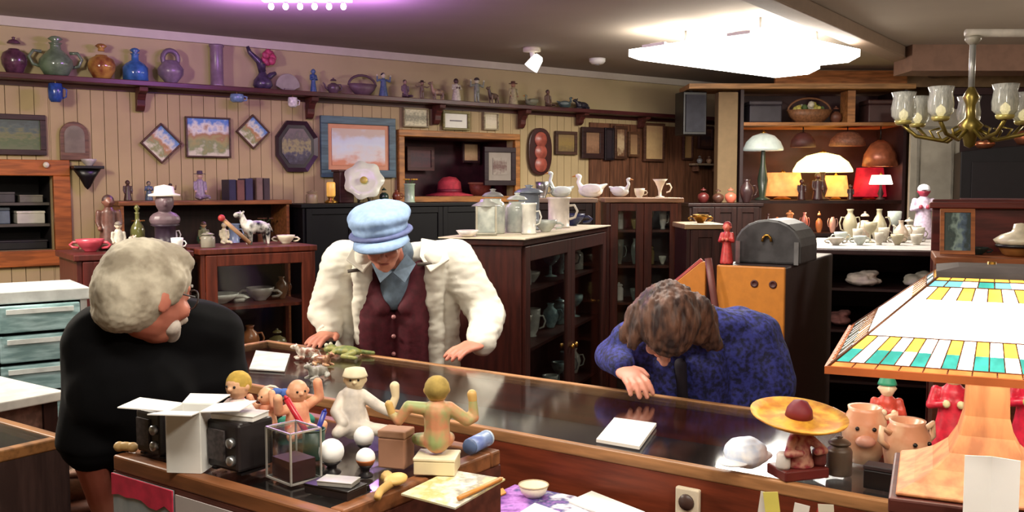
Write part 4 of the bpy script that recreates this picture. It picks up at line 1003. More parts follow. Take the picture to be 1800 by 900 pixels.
SKIN = M((206, 140, 116), rough=.5, rgb2=(192, 118, 98), scale=9, kind='skin')
TROU = M((48, 46, 56), rough=.85, bump=.2, scale=40); SHOE = M((36, 26, 24), rough=.35)
def legs(par, hipL, hipR, footz=0, fwd=Vector((0, -1, 0)), col=None, knee=.04):
    """trousers and shoes, hips given in world space"""
    b = MB(); f = fwd
    mid = (hipL + hipR) / 2; b.ell(mid + Vector((0, 0, .02)), (.17, .125, .13))
    fl = []
    for hp in (hipL, hipR):
        k_ = Vector((hp.x, hp.y, hp.z * .53)) + f * knee; a = Vector((hp.x, hp.y, .09)) - f * .02; fl.append(a)
        limb(b, [hp, k_, a], [.095, .065, .052])
    t = fuse('trousers', b, col or TROU, .012, par, 4)
    for a in fl:
        b = MB(); b.cap((a.x, a.y, .045), tuple(Vector((a.x, a.y, .035)) + f * .17), .044, .034); b.box((a.x + f.x * .07, a.y + f.y * .07, .012), (.07, .07, .022)); fuse('shoe', b, SHOE, .008, par, 2)
    return t

# ---------------------------------------------- man in blue cap
r = thing('person', 'older man in light blue flat cap, white jacket and burgundy vest leaning over the counter', 'person', (0, 0, 0))
man1 = r
HC = PY(672, 424, 3.62)
hr = Rm(R(21), 0, R(6)) @ Rm(0, R(-8), 0)
SL = PY(606, 462, 3.86); SR_ = PY(796, 456, 3.84)
WAI = PY(700, 640, 4.02); HIPZ = .88
EL = PY(572, 548, 3.86); ER = PY(856, 552, 3.80)
WLh = PY(582, 592, 3.80); WLh.z = 1.014; WRh = PY(846, 612, 3.50); WRh.z = 1.016
NK = (SL + SR_) / 2 + Vector((0, -.02, .03))
CH = (SL + SR_) / 2 + Vector((0, .02, -.1))
b = MB(); head_prims(b, HC, hr); b.cap(NK + Vector((0, 0, -.05)), HC + Vector((0, .05, -.02)), .06, .055)
b.cap(CH + Vector((-.09, .04, 0)), CH + Vector((.09, .04, 0)), .08, .08); b.cap(CH + Vector((0, .06, 0)), Vector((WAI.x, WAI.y + .04, .95)), .10, .10); b.ell((WAI.x, WAI.y, .9), (.15, .1, .12))
for s_, e_, w_ in ((SL, EL, WLh), (SR_, ER, WRh)): limb(b, [s_ + Vector((0, 0, -.04)), e_, w_], [.05, .04, .027])
HL = PZ(574, 606, CTZ + .03)
hand_prims(b, WLh, Vector((-.25, -.75, -.10)), (0, -.1, 1), (1, -.3, 0), curl=.35, L_=.18)
hand_prims(b, WRh, Vector((-.62, -.62, -.10)), (.05, -.12, .95), (-.6, .6, .0), curl=.55, L_=.18)
body = fuse('body', b, SKIN, .0048, r, 2)
face_parts(r, HC, hr, brow=(150, 146, 140))
legs(r, Vector((WAI.x - .09, WAI.y + .02, HIPZ)), Vector((WAI.x + .09, WAI.y + .02, HIPZ)), knee=.05, fwd=Vector((0, -1, 0)))
# grey hair at the sides
b = MB(); T = lambda x, y, z: HC + hr @ Vector((x * .235, y * .235, z * .235))
for s in (-1, 1): b.ell(T(s * .315, .12, .03), (.018, .05, .05), rot=hr); 
b.ell(T(0, .3, -.02), (.07, .035, .055), rot=hr)
o = fuse('hair', b, M((168, 164, 160), rough=.9, var=.3, scale=60), .005, r, 1)
# shirt: visible in the V of the vest
WHT = M((226, 222, 208), rough=.8, var=.10, scale=12, bump=.25)
VEST = M((88, 24, 38), rough=.75, var=.3, scale=50, bump=.15); SHIRT = M((104, 122, 140), rough=.8, var=.25, scale=40)
front = Vector((0, -1, 0))
VT = PY(690, 470, 3.72); VB = PY(694, 620, 3.86)
b = MB(); b.cap(NK + Vector((0, -.045, -.03)), PY(692, 520, 3.79), .062, .06); b.cap(NK + Vector((0, .02, -.01)), NK + Vector((.0, -.05, .015)), .07, .068)
fuse('shirt', b, SHIRT, .008, r, 3)
for sg in (-1, 1):
    b = MB(); c0 = PY(690, 466, 3.66); b.add([tuple(c0 + Vector(v)) for v in ((0, 0, -.03), (sg * .05, .03, .04), (sg * .085, .045, 0.0), (sg * .045, .0, -.07))], [(0, 1, 2, 3)]); o = b.build('collar', SHIRT, r); q = o.modifiers.new('t', 'SOLIDIFY'); q.thickness = .008
# vest: two fronts that meet below the V
b = MB()
for sg in (-1, 1):
    b.cap(PY(693 + sg * 52, 478, 3.80), PY(692 + sg * 34, 560, 3.83), .055, .085); b.cap(PY(692 + sg * 34, 560, 3.83), PY(692 + sg * 30, 660, 3.90), .085, .10)
    b.cap(PY(693 + sg * 52, 478, 3.80), PY(693 + sg * 20, 540, 3.76), .035, .035)
fuse('vest', b, VEST, .009, r, 4)
for y_ in (557, 591, 622):
    b = MB(); p = PY(692, y_, 3.735 + (y_ - 557) * .0009); b.at(p, (PI / 2, 0, 0)); b.lathe([(.009, 0), (.009, .004), (0, .006)], n=12); b.build('button', M((190, 130, 130), rough=.3), r)
# jacket
b = MB()
for sg, S_, E_, W_ in ((-1, SL, EL, WLh), (1, SR_, ER, WRh)):
    cx = 700 + sg * 92
    b.cap(S_ + Vector((-sg * .02, .02, -.02)), PY(700 + sg * 74, 560, 3.92), .085, .085)
    b.cap(PY(700 + sg * 74, 560, 3.92), PY(700 + sg * 76, 690, 4.0), .085, .085)
    limb(b, [S_, E_, E_ + (W_ - E_) * .93], [.092, .078, .056])
    # front edge panel
    b.cap(PY(700 + sg * 62, 455, 3.74), PY(700 + sg * 66, 560, 3.80), .045, .034); b.cap(PY(700 + sg * 66, 560, 3.80), PY(700 + sg * 62 + 6, 650, 3.84), .034, .032)
    # shoulder yoke
    b.cap(S_, NK + Vector((sg * .07, .03, -.015)), .09, .062)
b.cap(SL + Vector((.04, .1, -.03)), SR_ + Vector((-.04, .1, -.03)), .09, .09); b.cap((SL + SR_) / 2 + Vector((0, .12, -.08)), Vector((WAI.x, WAI.y + .09, .92)), .15, .13)
jk = fuse('jacket', b, WHT, .009, r, 5)
jitter(jk, .010, 9, 0, (1, 1, 1.8)); jitter(jk, .005, 26, 5, (.8, .8, 2.2))
for sg in (-1, 1):
    b = MB(); E_, W_ = (EL, WLh) if sg < 0 else (ER, WRh); d = (W_ - E_); a = E_ + d * .86; c = E_ + d * .985
    b.tube([a, c], [.054, .050], n=18); b.build('cuff', WHT, r)
    # collar flap
    c0 = PY(700 + sg * 38, 432, 3.74); b = MB()
    b.add([tuple(c0 + Vector(v)) for v in ((0, 0.05, .03), (sg * .09, .04, .015), (sg * .12, -.03, -.05), (sg * .045, -.055, -.10), (-sg * .0, -.02, -.04))], [(0, 1, 2, 3, 4)])
    o = b.build('lapel', WHT, r); q = o.modifiers.new('t', 'SOLIDIFY'); q.thickness = .014; q = o.modifiers.new('b', 'BEVEL'); q.width = .005; q.segments = 2
for px_, py_, wpx in ((750, 464, 34), (622, 476, 22)):
    a = PY(px_ - wpx / 2, py_ + 1, 3.70); c = PY(px_ + wpx / 2, py_ - 2, 3.71); b = MB(); b.tube([a, c], .007, n=8); b.build('pocket_edge', M((92, 84, 78), rough=.8), r)
# cap
CAPM = M((142, 170, 208), rough=.85, var=.14, scale=50); BANDM = M((96, 106, 150), rough=.85, var=.2, scale=50)
cr_ = hr @ Rm(R(-10), 0, 0)
CT = lambda x, y, z: HC + cr_ @ Vector((x, y, z))
b = MB(); b.ell(CT(0, .01, .09), (.120, .135, .050), rot=cr_, n=24); b.ell(CT(0, .0, .055), (.108, .124, .045), rot=cr_, n=24); b.ell(CT(.0, .03, .095), (.125, .12, .06), rot=cr_, n=24)
cp = fuse('flat_cap', b, CAPM, .006, r, 3); jitter(cp, .006, 22)
b = MB(); ring = [CT(.108 * math.cos(a), .003 + .122 * math.sin(a), .036) for a in [i * PI / 16 for i in range(32)]]; b.tube(ring, .017, closed=True, n=10, flat=.55); b.build('cap_band', BANDM, r)
b = MB(); top = []; n = 14
for i in range(n + 1):
    a = PI + PI * i / n
    top.append((.098 * math.cos(a), -.045 + .08 * math.sin(a) , .028)); 
out = []
for i in range(n + 1):
    a = PI + PI * i / n
    out.append((.106 * math.cos(a), -.05 + .135 * math.sin(a), .002 - .0 * i))
vs = [tuple(CT(*v)) for v in top] + [tuple(CT(*v)) for v in out]
b.add(vs, [(i, i + 1, n + 2 + i, n + 1 + i) for i in range(n)], True); o = b.build('cap_peak', CAPM, r); q = o.modifiers.new('t', 'SOLIDIFY'); q.thickness = .008; q.offset = 0

# ---------------------------------------------- bending woman in navy
r = thing('person', 'person with brown shoulder-length hair in a navy patterned jacket bending over the counter', 'person', (0, 0, 0))
HC = PY(1170, 574, 2.72); hr = Rm(R(62), 0, R(-6)) @ Rm(0, R(8), 0)
SL = PY(1112, 606, 2.98); SR_ = PY(1318, 598, 3.02); NK = PY(1222, 580, 2.94)
HP = PY(1265, 830, 3.32); EL = PY(1086, 672, 2.93); ER = PY(1352, 678, 2.98); WL_ = PZ(1112, 664, 1.03); WL_ = PY(1096, 668, 2.84)
EL = PY(1080, 650, 3.02); EL.z = 1.06; WL_ = PY(1096, 664, 2.86); WL_.z = 1.045
WR_ = PY(1300, 735, 2.98)
b = MB(); head_prims(b, HC, hr, h=.22, jaw=.9); b.cap(NK, HC + Vector((0.01, .06, .0)), .055, .052)
CH = (SL + SR_) / 2 + Vector((0, .03, -.08))
b.cap(CH + Vector((-.09, 0, 0)), CH + Vector((.08, 0, 0)), .095, .095); b.cap(CH, HP + Vector((0, 0, .08)), .125, .12); b.ell(HP, (.15, .11, .12))
limb(b, [SL, EL, WL_], [.045, .036, .026]); limb(b, [SR_, ER, WR_], [.045, .036, .026])
hand_prims(b, WL_, Vector((.22, -.72, -.16)), (-.05, -.2, .95), (1, 0, 0), curl=.75, L_=.17)
hand_prims(b, WR_, Vector((-.3, .3, -.9)), (.9, .1, 0), (0, -1, 0), curl=.5, L_=.17)
fuse('body', b, M((226, 160, 138), rough=.5, rgb2=(212, 140, 118), scale=9, kind='skin'), .0048, r, 2)
face_parts(r, HC, hr, h=.22, brow=(70, 46, 38))
legs(r, Vector((HP.x - .09, HP.y + .02, .82)), Vector((HP.x + .09, HP.y + .02, .82)), knee=.05, col=M((40, 40, 48), rough=.8))
HAIRM = M((104, 70, 54), rough=.6, rgb2=(44, 24, 22), scale=16, bump=.5, kind='hair', stretch=(3, 1, 1))
b = MB(); T = lambda x, y, z: HC + hr @ Vector((x * .22, y * .22, z * .22))
b.ell(T(0, .06, .17), (.092, .112, .098), rot=hr, n=24); b.ell(T(0, .22, .0), (.098, .07, .105), rot=hr, n=24); b.ell(T(0, -.16, .3), (.075, .05, .04), rot=hr, n=20)
b.cap(HC + Vector((-.075, .0, .03)), PY(1102, 588, 2.74), .042, .024); b.cap(HC + Vector((-.06, -.02, .05)), PY(1112, 606, 2.70), .04, .018)
b.cap(HC + Vector((.08, .02, .04)), PY(1246, 596, 2.80), .058, .036); b.cap(PY(1232, 560, 2.82), PY(1258, 606, 2.84), .05, .02); b.cap(HC + Vector((.03, -.04, .05)), PY(1222, 596, 2.74), .045, .02)
b.cap(HC + Vector((0, -.04, .05)), PY(1150, 592, 2.66), .05, .018); b.cap(HC + Vector((.02, -.04, .05)), PY(1182, 590, 2.66), .05, .016)
o = fuse('hair', b, HAIRM, .0055, r, 3); jitter(o, .010, 22, 0, (1.4, 1.4, .5)); jitter(o, .006, 70, 3, (1.5, 1.5, .25))
NAVY = M((50, 56, 140), rough=.8, rgb2=(22, 24, 58), scale=70, bump=.2, kind='knit')
b = MB()
limb(b, [SL, EL, EL + (WL_ - EL) * .9], [.078, .062, .045]); limb(b, [SR_, ER, WR_], [.105, .09, .06])
b.cap(SL, NK + Vector((-.03, 0, -.02)), .08, .075); b.cap(SR_, NK + Vector((.04, 0.03, .0)), .095, .075)
for sg in (-1, 1):
    b.cap((SL if sg < 0 else SR_) + Vector((-sg * .04, .0, -.03)), PY(1222 + sg * 62, 720, 3.02), .085, .10); b.cap(PY(1222 + sg * 62, 720, 3.02), PY(1240 + sg * 60, 860, 3.2), .10, .10)
b.cap(PY(1140, 640, 3.0), PY(1180, 760, 3.06), .085, .10); b.cap(PY(1290, 610, 3.02), PY(1300, 800, 3.1), .12, .13); b.cap(SR_ + Vector((-.05, .06, -.02)), PY(1330, 760, 3.1), .11, .10); b.cap(PY(1170, 650, 2.93), PY(1180, 780, 3.0), .075, .09); b.cap(PY(1232, 640, 2.93), PY(1240, 790, 3.0), .085, .09); b.cap(SL + Vector((.05, .08, 0)), SR_ + Vector((-.02, .08, .0)), .08, .10); b.cap((SL + SR_) / 2 + Vector((0.02, .1, -.05)), HP + Vector((0, .03, .05)), .14, .14)
o = fuse('jacket', b, NAVY, .009, r, 5); jitter(o, .010, 14)
b = MB(); b.cap(PY(1196, 640, 2.862), PY(1202, 780, 2.915), .02, .02); fuse('undershirt', b, M((28, 20, 36), rough=.8), .006, r, 2)

# ---------------------------------------------- man in black shirt seen from behind
r = thing('person', 'grey-haired man in a black t-shirt seen from behind at the left', 'person', (0, 0, 0))
HC = PY(260, 514, 2.12); hr = Rm(0, 0, R(146)) @ Rm(R(14), 0, 0)
NK = PY(264, 558, 2.17)
SL = PY(178, 618, 2.16); SR_ = PY(368, 606, 2.32)
HP = Vector(((SL.x + SR_.x) / 2 + .0, 2.36, .84))
EL = PY(160, 800, 2.14); WL_ = PY(196, 930, 2.30)
ER = PY(420, 690, 2.48); WR_ = PZ(438, 672, 1.05)
ER = PY(392, 770, 2.42); WR_ = PY(414, 850, 2.62)
b = MB(); head_prims(b, HC, hr, h=.245); b.cap(NK + Vector((0, .03, -.05)), HC + Vector((0, .03, -.04)), .062, .058)
CH = (SL + SR_) / 2 + Vector((0, .03, -.1))
b.cap(CH + Vector((-.08, -.0, 0)), CH + Vector((.06, .03, 0)), .075, .075); b.cap(CH, HP + Vector((0, 0, .08)), .10, .11); b.ell(HP, (.17, .13, .13))
limb(b, [SL, EL, WL_], [.052, .042, .03]); limb(b, [SR_, ER, WR_], [.05, .042, .03])
hand_prims(b, WL_, Vector((.1, .15, -.95)), (-.9, 0, 0), (0, 1, 0), curl=.5)
hand_prims(b, WR_, Vector((.1, .3, -.95)), (1, 0, 0), (0, 1, 0), curl=.4)
fuse('body', b, M((206, 134, 112), rough=.5, rgb2=(186, 108, 90), scale=9, kind='skin'), .0048, r, 2)
face_parts(r, HC, hr, h=.245, brow=(150, 146, 138))
legs(r, Vector((HP.x - .09, HP.y - .02, .82)), Vector((HP.x + .09, HP.y + .02, .82)), knee=.05, fwd=Vector((.3, .95, 0)).normalized(), col=M((46, 50, 66), rough=.85))
b = MB(); T = lambda x, y, z: HC + hr @ Vector((x * .245, y * .245, z * .245))
b.ell(T(0, .06, .15), (.086, .106, .086), rot=hr, n=28); b.ell(T(0, .17, .0), (.086, .088, .098), rot=hr, n=28); b.ell(T(0, .27, -.16), (.078, .05, .062), rot=hr, n=20); b.ell(T(0, -.1, .33), (.068, .07, .04), rot=hr, n=20)
for s in (-1, 1): b.ell(T(s * .29, -.02, .1), (.02, .04, .05), rot=hr)
GREY = M((206, 198, 178), rough=.85, rgb2=(150, 140, 122), scale=14, bump=.15, kind='hair')
o = fuse('hair', b, GREY, .005, r, 3); jitter(o, .003, 34); jitter(o, .002, 110, 2)
b = MB()
for s in (-1, 1):
    b.tube([T(s * .33, .04, .03), T(s * .29, -.3, .02)], .0022, n=6)
    b.tube([T(s * .14 + .1 * math.cos(a), -.40 + abs(math.cos(a)) * .02, .0 + .09 * math.sin(a)) for a in [i * PI / 8 for i in range(16)]], .002, closed=True, n=6)
b.tube([T(-.04, -.4, .01), T(.04, -.4, .01)], .002, n=6); b.build('glasses', M((60, 54, 50), rough=.3), r)
b = MB(); b.cap(T(.16, -.2, -.28), T(.0, -.32, -.36), .022, .024); b.cap(T(-.16, -.2, -.28), T(.0, -.32, -.36), .022, .024); b.cap(T(-.1, -.36, -.2), T(.1, -.36, -.2), .012, .012)
fuse('beard', b, M((210, 200, 190), rough=.9, var=.3, scale=50), .005, r, 2)
TEE = M((6, 6, 9), rough=.9, var=.35, scale=8, bump=.15, spec=.15)
b = MB()
for S_, E_ in ((SL, EL), (SR_, ER)):
    b.cap(S_, S_ + (E_ - S_) * .86, .088, .074); b.cap(S_ + Vector((0, .0, .02)), NK + Vector((0, .03, -.02)), .088, .084)
b.tube([SL + (EL - SL) * .5, SL + (EL - SL) * .93], [.080, .078], n=18)
b.cap(SL + Vector((.04, -.0, -.09)), SR_ + Vector((-.02, 0, -.08)), .125, .115)
b.cap(SL + Vector((.08, .03, -.1)), HP + Vector((-.06, .0, .0)), .14, .13); b.cap(SR_ + Vector((-.08, .0, -.1)), HP + Vector((.08, .02, .0)), .13, .13)
b.ell(HP + Vector((0, 0, .08)), (.2, .155, .16))
o = fuse('t_shirt', b, TEE, .009, r, 5); jitter(o, .006, 12)
b = MB(); b.tube([NK + Vector((.066 * math.cos(a), .03 + .062 * math.sin(a), .012 + .014 * math.sin(a))) for a in [i * PI / 10 for i in range(20)]], .012, closed=True, n=8); b.build('neckband', TEE, r)
# ================================================================== ORNAMENTS ON THE FURNITURE
GLS = M((196, 200, 190), rough=.12, rgb2=(150, 156, 150), scale=14)      # milky pressed glass
CLR = GL((225, 235, 230), .08)
def on(r, x, y, z): return local(r, x, y, z + .0008)
def plate_on_stand(name, label, loc, rad, col, rz, cen=(210, 190, 90), tilt=18, lobes=7):
    r = thing(name, label, 'plate', loc, rz); b = MB()
    R0 = rad; out = []
    b.at((0, 0, R0 * .98 + .02), (PI / 2 - R(tilt), 0, 0))
    n = lobes * 6; vs = []; fs = []
    for j, (f, z) in enumerate(((0, 0), (.35, 0), (.55, .02), (1, .07), (1, .085), (.55, .045), (.3, .02))):
        for i in range(n):
            a = 2 * PI * i / n; q = f * R0 * (1 + (.07 * math.cos(lobes * a) if f > .9 else 0)) + (1e-4 if j == 0 else 0)
            vs.append((q * math.cos(a), q * math.sin(a), z * R0 * 2.2))
    for j in range(6):
        for i in range(n): fs.append((j * n + i, j * n + (i + 1) % n, (j + 1) * n + (i + 1) % n, (j + 1) * n + i))
    fs.append(tuple(6 * n + i for i in range(n)))
    b.add(vs, fs, True); b.build('plate', M(col, rough=.25, var=.1, scale=8), r)
    b = MB(); b.at((0, 0, R0 * .98 + .02), (PI / 2 - R(tilt), 0, 0)); b.lathe([(R0 * .2, .025 + R0 * .03), (R0 * .18, .032 + R0 * .03), (0, .034 + R0 * .04)], n=16); b.build('centre', M(cen, rough=.4), r)
    b = MB()
    for s in (-1, 1): b.tube([(s * R0 * .3, -R0 * .3, .035), (s * R0 * .3, -R0 * .28, .006), (s * R0 * .25, R0 * .45, .006), (0, R0 * .5, R0 * .9)], .005, n=6)
    b.build('stand', BLK, r); return r
def book_row(host, x0, y, z, n, rnd, labels=None):
    pass
# ---- bookcase top: books and figures
hb = BH + .0008
bw = s1 - s0
rnd = random.Random(7)
bx = WS(372, 350, .2)[0] - s0
cols = [((34, 30, 62), 'navy'), ((110, 70, 60), 'brown'), ((46, 40, 76), 'indigo'), ((120, 96, 84), 'tan'), ((60, 44, 48), 'dark'), ((98, 98, 104), 'grey'), ((30, 26, 54), 'blackish blue'), ((112, 72, 64), 'russet'), ((64, 78, 104), 'slate blue'), ((150, 120, 70), 'ochre')]
x = bx + .10; i = 0
def book(par_label, loc, rz, t, d, h, rgb, grp):
    r = thing('book', par_label, 'book', loc, rz, grp)
    b = MB(); b.box((t / 2, 0, h / 2), (t, d, h)); b.box((t / 2, 0, h / 2), (t * .7, d * .99, h * .98)); 
    b = MB(); b.box((.002, 0, h / 2), (.004, d, h)); b.box((t - .002, 0, h / 2), (.004, d, h)); b.box((t / 2, -d / 2 + .002, h / 2), (t - .004, .004, h)); b.build('cover', M(rgb, rough=.5), r)
    b = MB(); b.box((t / 2, .003, h / 2), (t - .01, d - .01, h - .012)); b.build('pages', M((206, 196, 170)), r)
while x < bw - .12 and i < 10:
    t = rnd.uniform(.045, .06); h_ = rnd.uniform(.14, .18); c, nm = cols[i]
    p = on(bookc, x, .16, BH)
    book('%s thick book, %s from the left in the row on the bookcase' % (nm, ['first', 'second', 'third', 'fourth', 'fifth', 'sixth', 'seventh', 'eighth', 'ninth', 'tenth'][i]), p, WANG, t, .16, h_, c, 'books standing on top of the bookcase')
    x += t + .008 + (.02 if i in (2, 5) else 0); i += 1
for px, hpx, lab, cl, kw in ((225, 36, 'tall dark brown carved figure at the left end of the bookcase top', ((70, 44, 40), (80, 54, 46), (60, 36, 34)), dict(hat='hair', pose='robe')), (262, 34, 'slate blue robed figurine on the bookcase top beside the tall dark one', ((74, 90, 112), (150, 130, 112), (40, 40, 60)), dict(hat='hair', pose='robe', arms='hold')), (300, 30, 'small brown figurine with arms raised on the bookcase top', ((98, 66, 52), (140, 100, 80), (60, 36, 34)), dict(hat='cap', arms='up'))):
    s = WS(px, 350, .2)[0] - s0; p = on(bookc, max(s, .06), .16, BH); figurine('figurine', lab, 'figurine', p, hpx * K(p.y), cl, rz=WANG, group='figures on the bookcase', **kw)
p = on(bookc, WS(352, 350, .2)[0] - s0, .16, BH)
figurine('figurine', 'mauve seated lady figurine on the bookcase top left of the books', 'figurine', p, .21, ((146, 128, 150), (200, 160, 150), (90, 74, 90)), pose='sit', hat='brim', rz=WANG)
# bookcase shelf contents (first shelf)
for j in range(5):
    x = .14 + j * (bw - .28) / 4; z = BH - .32; nm = ['amber', 'white', 'dark green', 'pale blue', 'brown']
    cc = [(170, 110, 60), (210, 206, 196), (56, 80, 60), (136, 156, 176), (110, 70, 50)][j]
    vessel('vase', '%s vase on the upper inside shelf of the bookcase' % nm[j], 'vase', on(bookc, x, .15, z), ['vase', 'ginger', 'bulb', 'cyl', 'bottle'][j], .09, .15, M(cc, rough=.25), parts=('handle',) if j % 2 else ('lid',) if j == 2 else ('flowers',), m2=M(cc), group='vases in the bookcase')
# ---- on the low red cabinet and the glass case
def oncase(px, py): 
    return PZ(px, py, CZ)
def onz(px, py, z): return PZ(px, py, z + .0008)
def fg(px, py, z, hpx, lab, cl, host=None, name='figurine', **kw):
    p = onz(px, py, z); return figurine(name, lab, 'figurine', p, hpx * K(p.y), cl, rz=kw.pop('rz', .3), **kw)
CZ2 = CZ - .005
def lowp(x, y): return on(lowc, x, y, CZ2)
p = lowp(.10, .2); vessel('trinket_bowl', 'wide pink bowl at the left end of the dark red cabinet', 'bowl', p, 'bowl', .13, .06, M((196, 76, 92), rough=.3), parts=('handles',))
p = lowp(.21, .31); figurine('figurine', 'dark carved figurine at the back of the dark red cabinet', 'figurine', p, .27, ((92, 56, 48), (110, 70, 58), (56, 34, 34)), pose='robe', hat='hair', rz=WANG)
p = lowp(.21, .12); figurine('figurine', 'pale grey small figurine on the dark red cabinet', 'figurine', p, .15, ((196, 190, 176), (210, 190, 170), (120, 110, 100)), pose='sit', hat='cap', rz=WANG)
p = lowp(.35, .33); vessel('green_bottle', 'olive green bottle on the dark red cabinet', 'bottle', p, 'bottle', .07, .22, M((104, 104, 60), rough=.15), parts=('stopper',))
p = lowp(.33, .12); animal('dog_figurine', 'white and brown lying dog ornament on the dark red cabinet', 'figurine', p, .14, ((226, 214, 196), (120, 80, 58)), rz=WANG + .3, lying=True, neck=.25)
# white headed bust
p = lowp(.45, .20)
r = thing('portrait_bust', 'dark bust with bright white hat on a column, above the grey-haired man', 'bust', p, WANG - .2)
b = MB(); b.lathe([(.07, 0), (.075, .01), (.05, .03), (.05, .11), (.07, .12), (0, .121)], n=18); b.build('column', M((58, 44, 60), rough=.35), r)
b = MB(); b.ell((0, 0, .145), (.075, .05, .045)); b.cap((0, 0, .15), (0, -.005, .2), .028, .028); b.ell((0, -.01, .235), (.045, .052, .058)); b.ell((0, -.06, .23), (.012, .016, .018)); fuse('head', b, M((112, 92, 100), rough=.4), .004, r, 3)
b = MB(); b.lathe([(.075, .262), (.077, .27), (.05, .278), (.045, .31), (0, .32)], n=20); b.build('hat', M((246, 240, 224), rough=.5, var=.05), r)
p = lowp(.47, .07); vessel('white_cup', 'small glossy white cup in front of the dark bust', 'cup', p, 'cup', .06, .06, WHITE, parts=('handle',))
def casep(x, y): return on(case1, x, y, CZ)
for x, y, h_, lab, cl, kw in ((.10, .26, .13, 'small green and brown figurine on the glass case, left part', ((110, 110, 80), (190, 150, 120), (90, 60, 44)), dict(pose='sit', hat='cap')),
        (.22, .30, .12, 'cream lamb-like kneeling figurine at the back of the glass case', ((226, 216, 190), (220, 200, 170), (200, 190, 170)), dict(pose='sit', hat='hair')),):
    figurine('figurine', lab, 'figurine', casep(x, y), h_, cl, rz=WANG, group='small figures on the wooden glass case', **kw)
animal('cow_figurine', 'black and white spotted cow ornament on the wooden glass case', 'figurine', casep(.36, .2), .22, ((240, 238, 230), (20, 18, 24)), rz=WANG + .15, neck=.3)
r = thing('toy_sled', 'slanting red-tipped wooden toy rod beside the spotted cow ornament', 'toy', casep(.22, .14), WANG); b = MB(); b.tube([(-.06, 0, .14), (.08, 0, .012)], .011, n=8); b.build('rod', M((190, 150, 110)), r); b = MB(); b.ell((-.065, 0, .145), .018); b.build('tip', M((190, 60, 60)), r)
vessel('white_bowl', 'small white bowl at the right end of the wooden glass case', 'bowl', casep(.52, .2), 'bowl', .10, .045, CREAM, parts=('handles',))
vessel('trinket_jar', 'little grey lidded jar at the left front of the wooden glass case', 'jar', casep(.07, .1), 'jar', .07, .08, M((150, 144, 130), rough=.3), parts=('lid',))
# inside the wooden glass case
for i, (x, z, nm, c, kd, ww, hh) in enumerate(((.16, 1.0, 'white oval platter', (226, 222, 212), 'bowl', .2, .05), (.38, 1.0, 'grey scalloped dish', (170, 160, 150), 'bowl', .15, .07), (.5, 1.0, 'brown small jug', (128, 84, 58), 'vase', .07, .12),
        (.14, .72, 'tan china teapot', (196, 160, 120), 'ginger', .11, .1), (.32, .72, 'copper coloured jug', (176, 110, 70), 'vase', .1, .15), (.47, .72, 'olive lidded pot', (116, 104, 64), 'ginger', .1, .12), (.2, .4, 'brown crock', (110, 74, 54), 'jar', .12, .16), (.42, .4, 'cream crock', (200, 186, 160), 'jar', .12, .15))):
    vessel(nm.split()[-1] if nm.split()[-1] != 'dish' else 'serving_dish', '%s inside the wooden glass display case' % nm, 'crockery', on(case1, x, .22, z), kd, ww, hh, M(c, rough=.3, var=.3, scale=20), parts=('handle',) if kd == 'vase' else ('lid',) if kd in ('ginger', 'jar') else ('handles',), group='crockery in the wooden glass case')
# ---- black sideboard top
def sbp(px, y=.2): return on(blackc, WS(px, 352, .47 - y)[0] - s0b, y, KH)
p = sbp(582); k = K(p.y)
r = thing('candlestick', 'glowing amber candle jar on the black sideboard left of the flower plate', 'candle', p, 0)
b = MB(); b.lathe([(.05, 0), (.05, .012), (.02, .03), (.03, .05), (0, .052)], n=16); b.build('base', BRASS, r); b = MB(); b.lathe([(.03, .05), (.034, .06), (.034, .15), (.028, .16), (0, .15)], n=16); b.build('candle', M((236, 180, 84), rough=.4, emit=.35, kind='lit'), r)
r = thing('wooden_box', 'tall dark wooden mantel box behind the flower shaped plate', 'box', sbp(604, .3), WANG); b = MB(); b.box((0, 0, .12), (.12, .12, .24)); b.build('body', wood((74, 44, 40)), r, bev=.006); b = MB(); b.box((0, 0, .248), (.14, .14, .016)); b.build('lid', wood((84, 50, 44)), r, bev=.004)
plate_on_stand('flower_plate', 'large white flower-shaped plate with yellow centre standing on the black sideboard', sbp(640, .16), .15, (226, 234, 204), .15)
p = sbp(675, .12); vessel('dark_green_vase', 'small dark green vase in front of the flower shaped plate', 'vase', p, 'ginger', .075, .12, M((44, 66, 54), rough=.2), parts=('lid',))
p = sbp(720, .17); vessel('flower_vase', 'pale green vase of yellow-orange flowers on the black sideboard', 'vase', p, 'cyl', .095, .15, M((176, 200, 170), rough=.25), parts=('flowers',), m2=M((226, 164, 50), rough=.6))
p = sbp(697, .18); vessel('brown_jug', 'small rust brown jug between plate and flower vase on the black sideboard', 'jug', p, 'vase', .07, .10, M((130, 64, 40), rough=.3), parts=('handle',))
p = sbp(548, .2); vessel('green_jar', 'squat tan jar at the left end of the black sideboard', 'jar', p, 'jar', .09, .10, M((150, 130, 100), rough=.4), parts=('lid',))
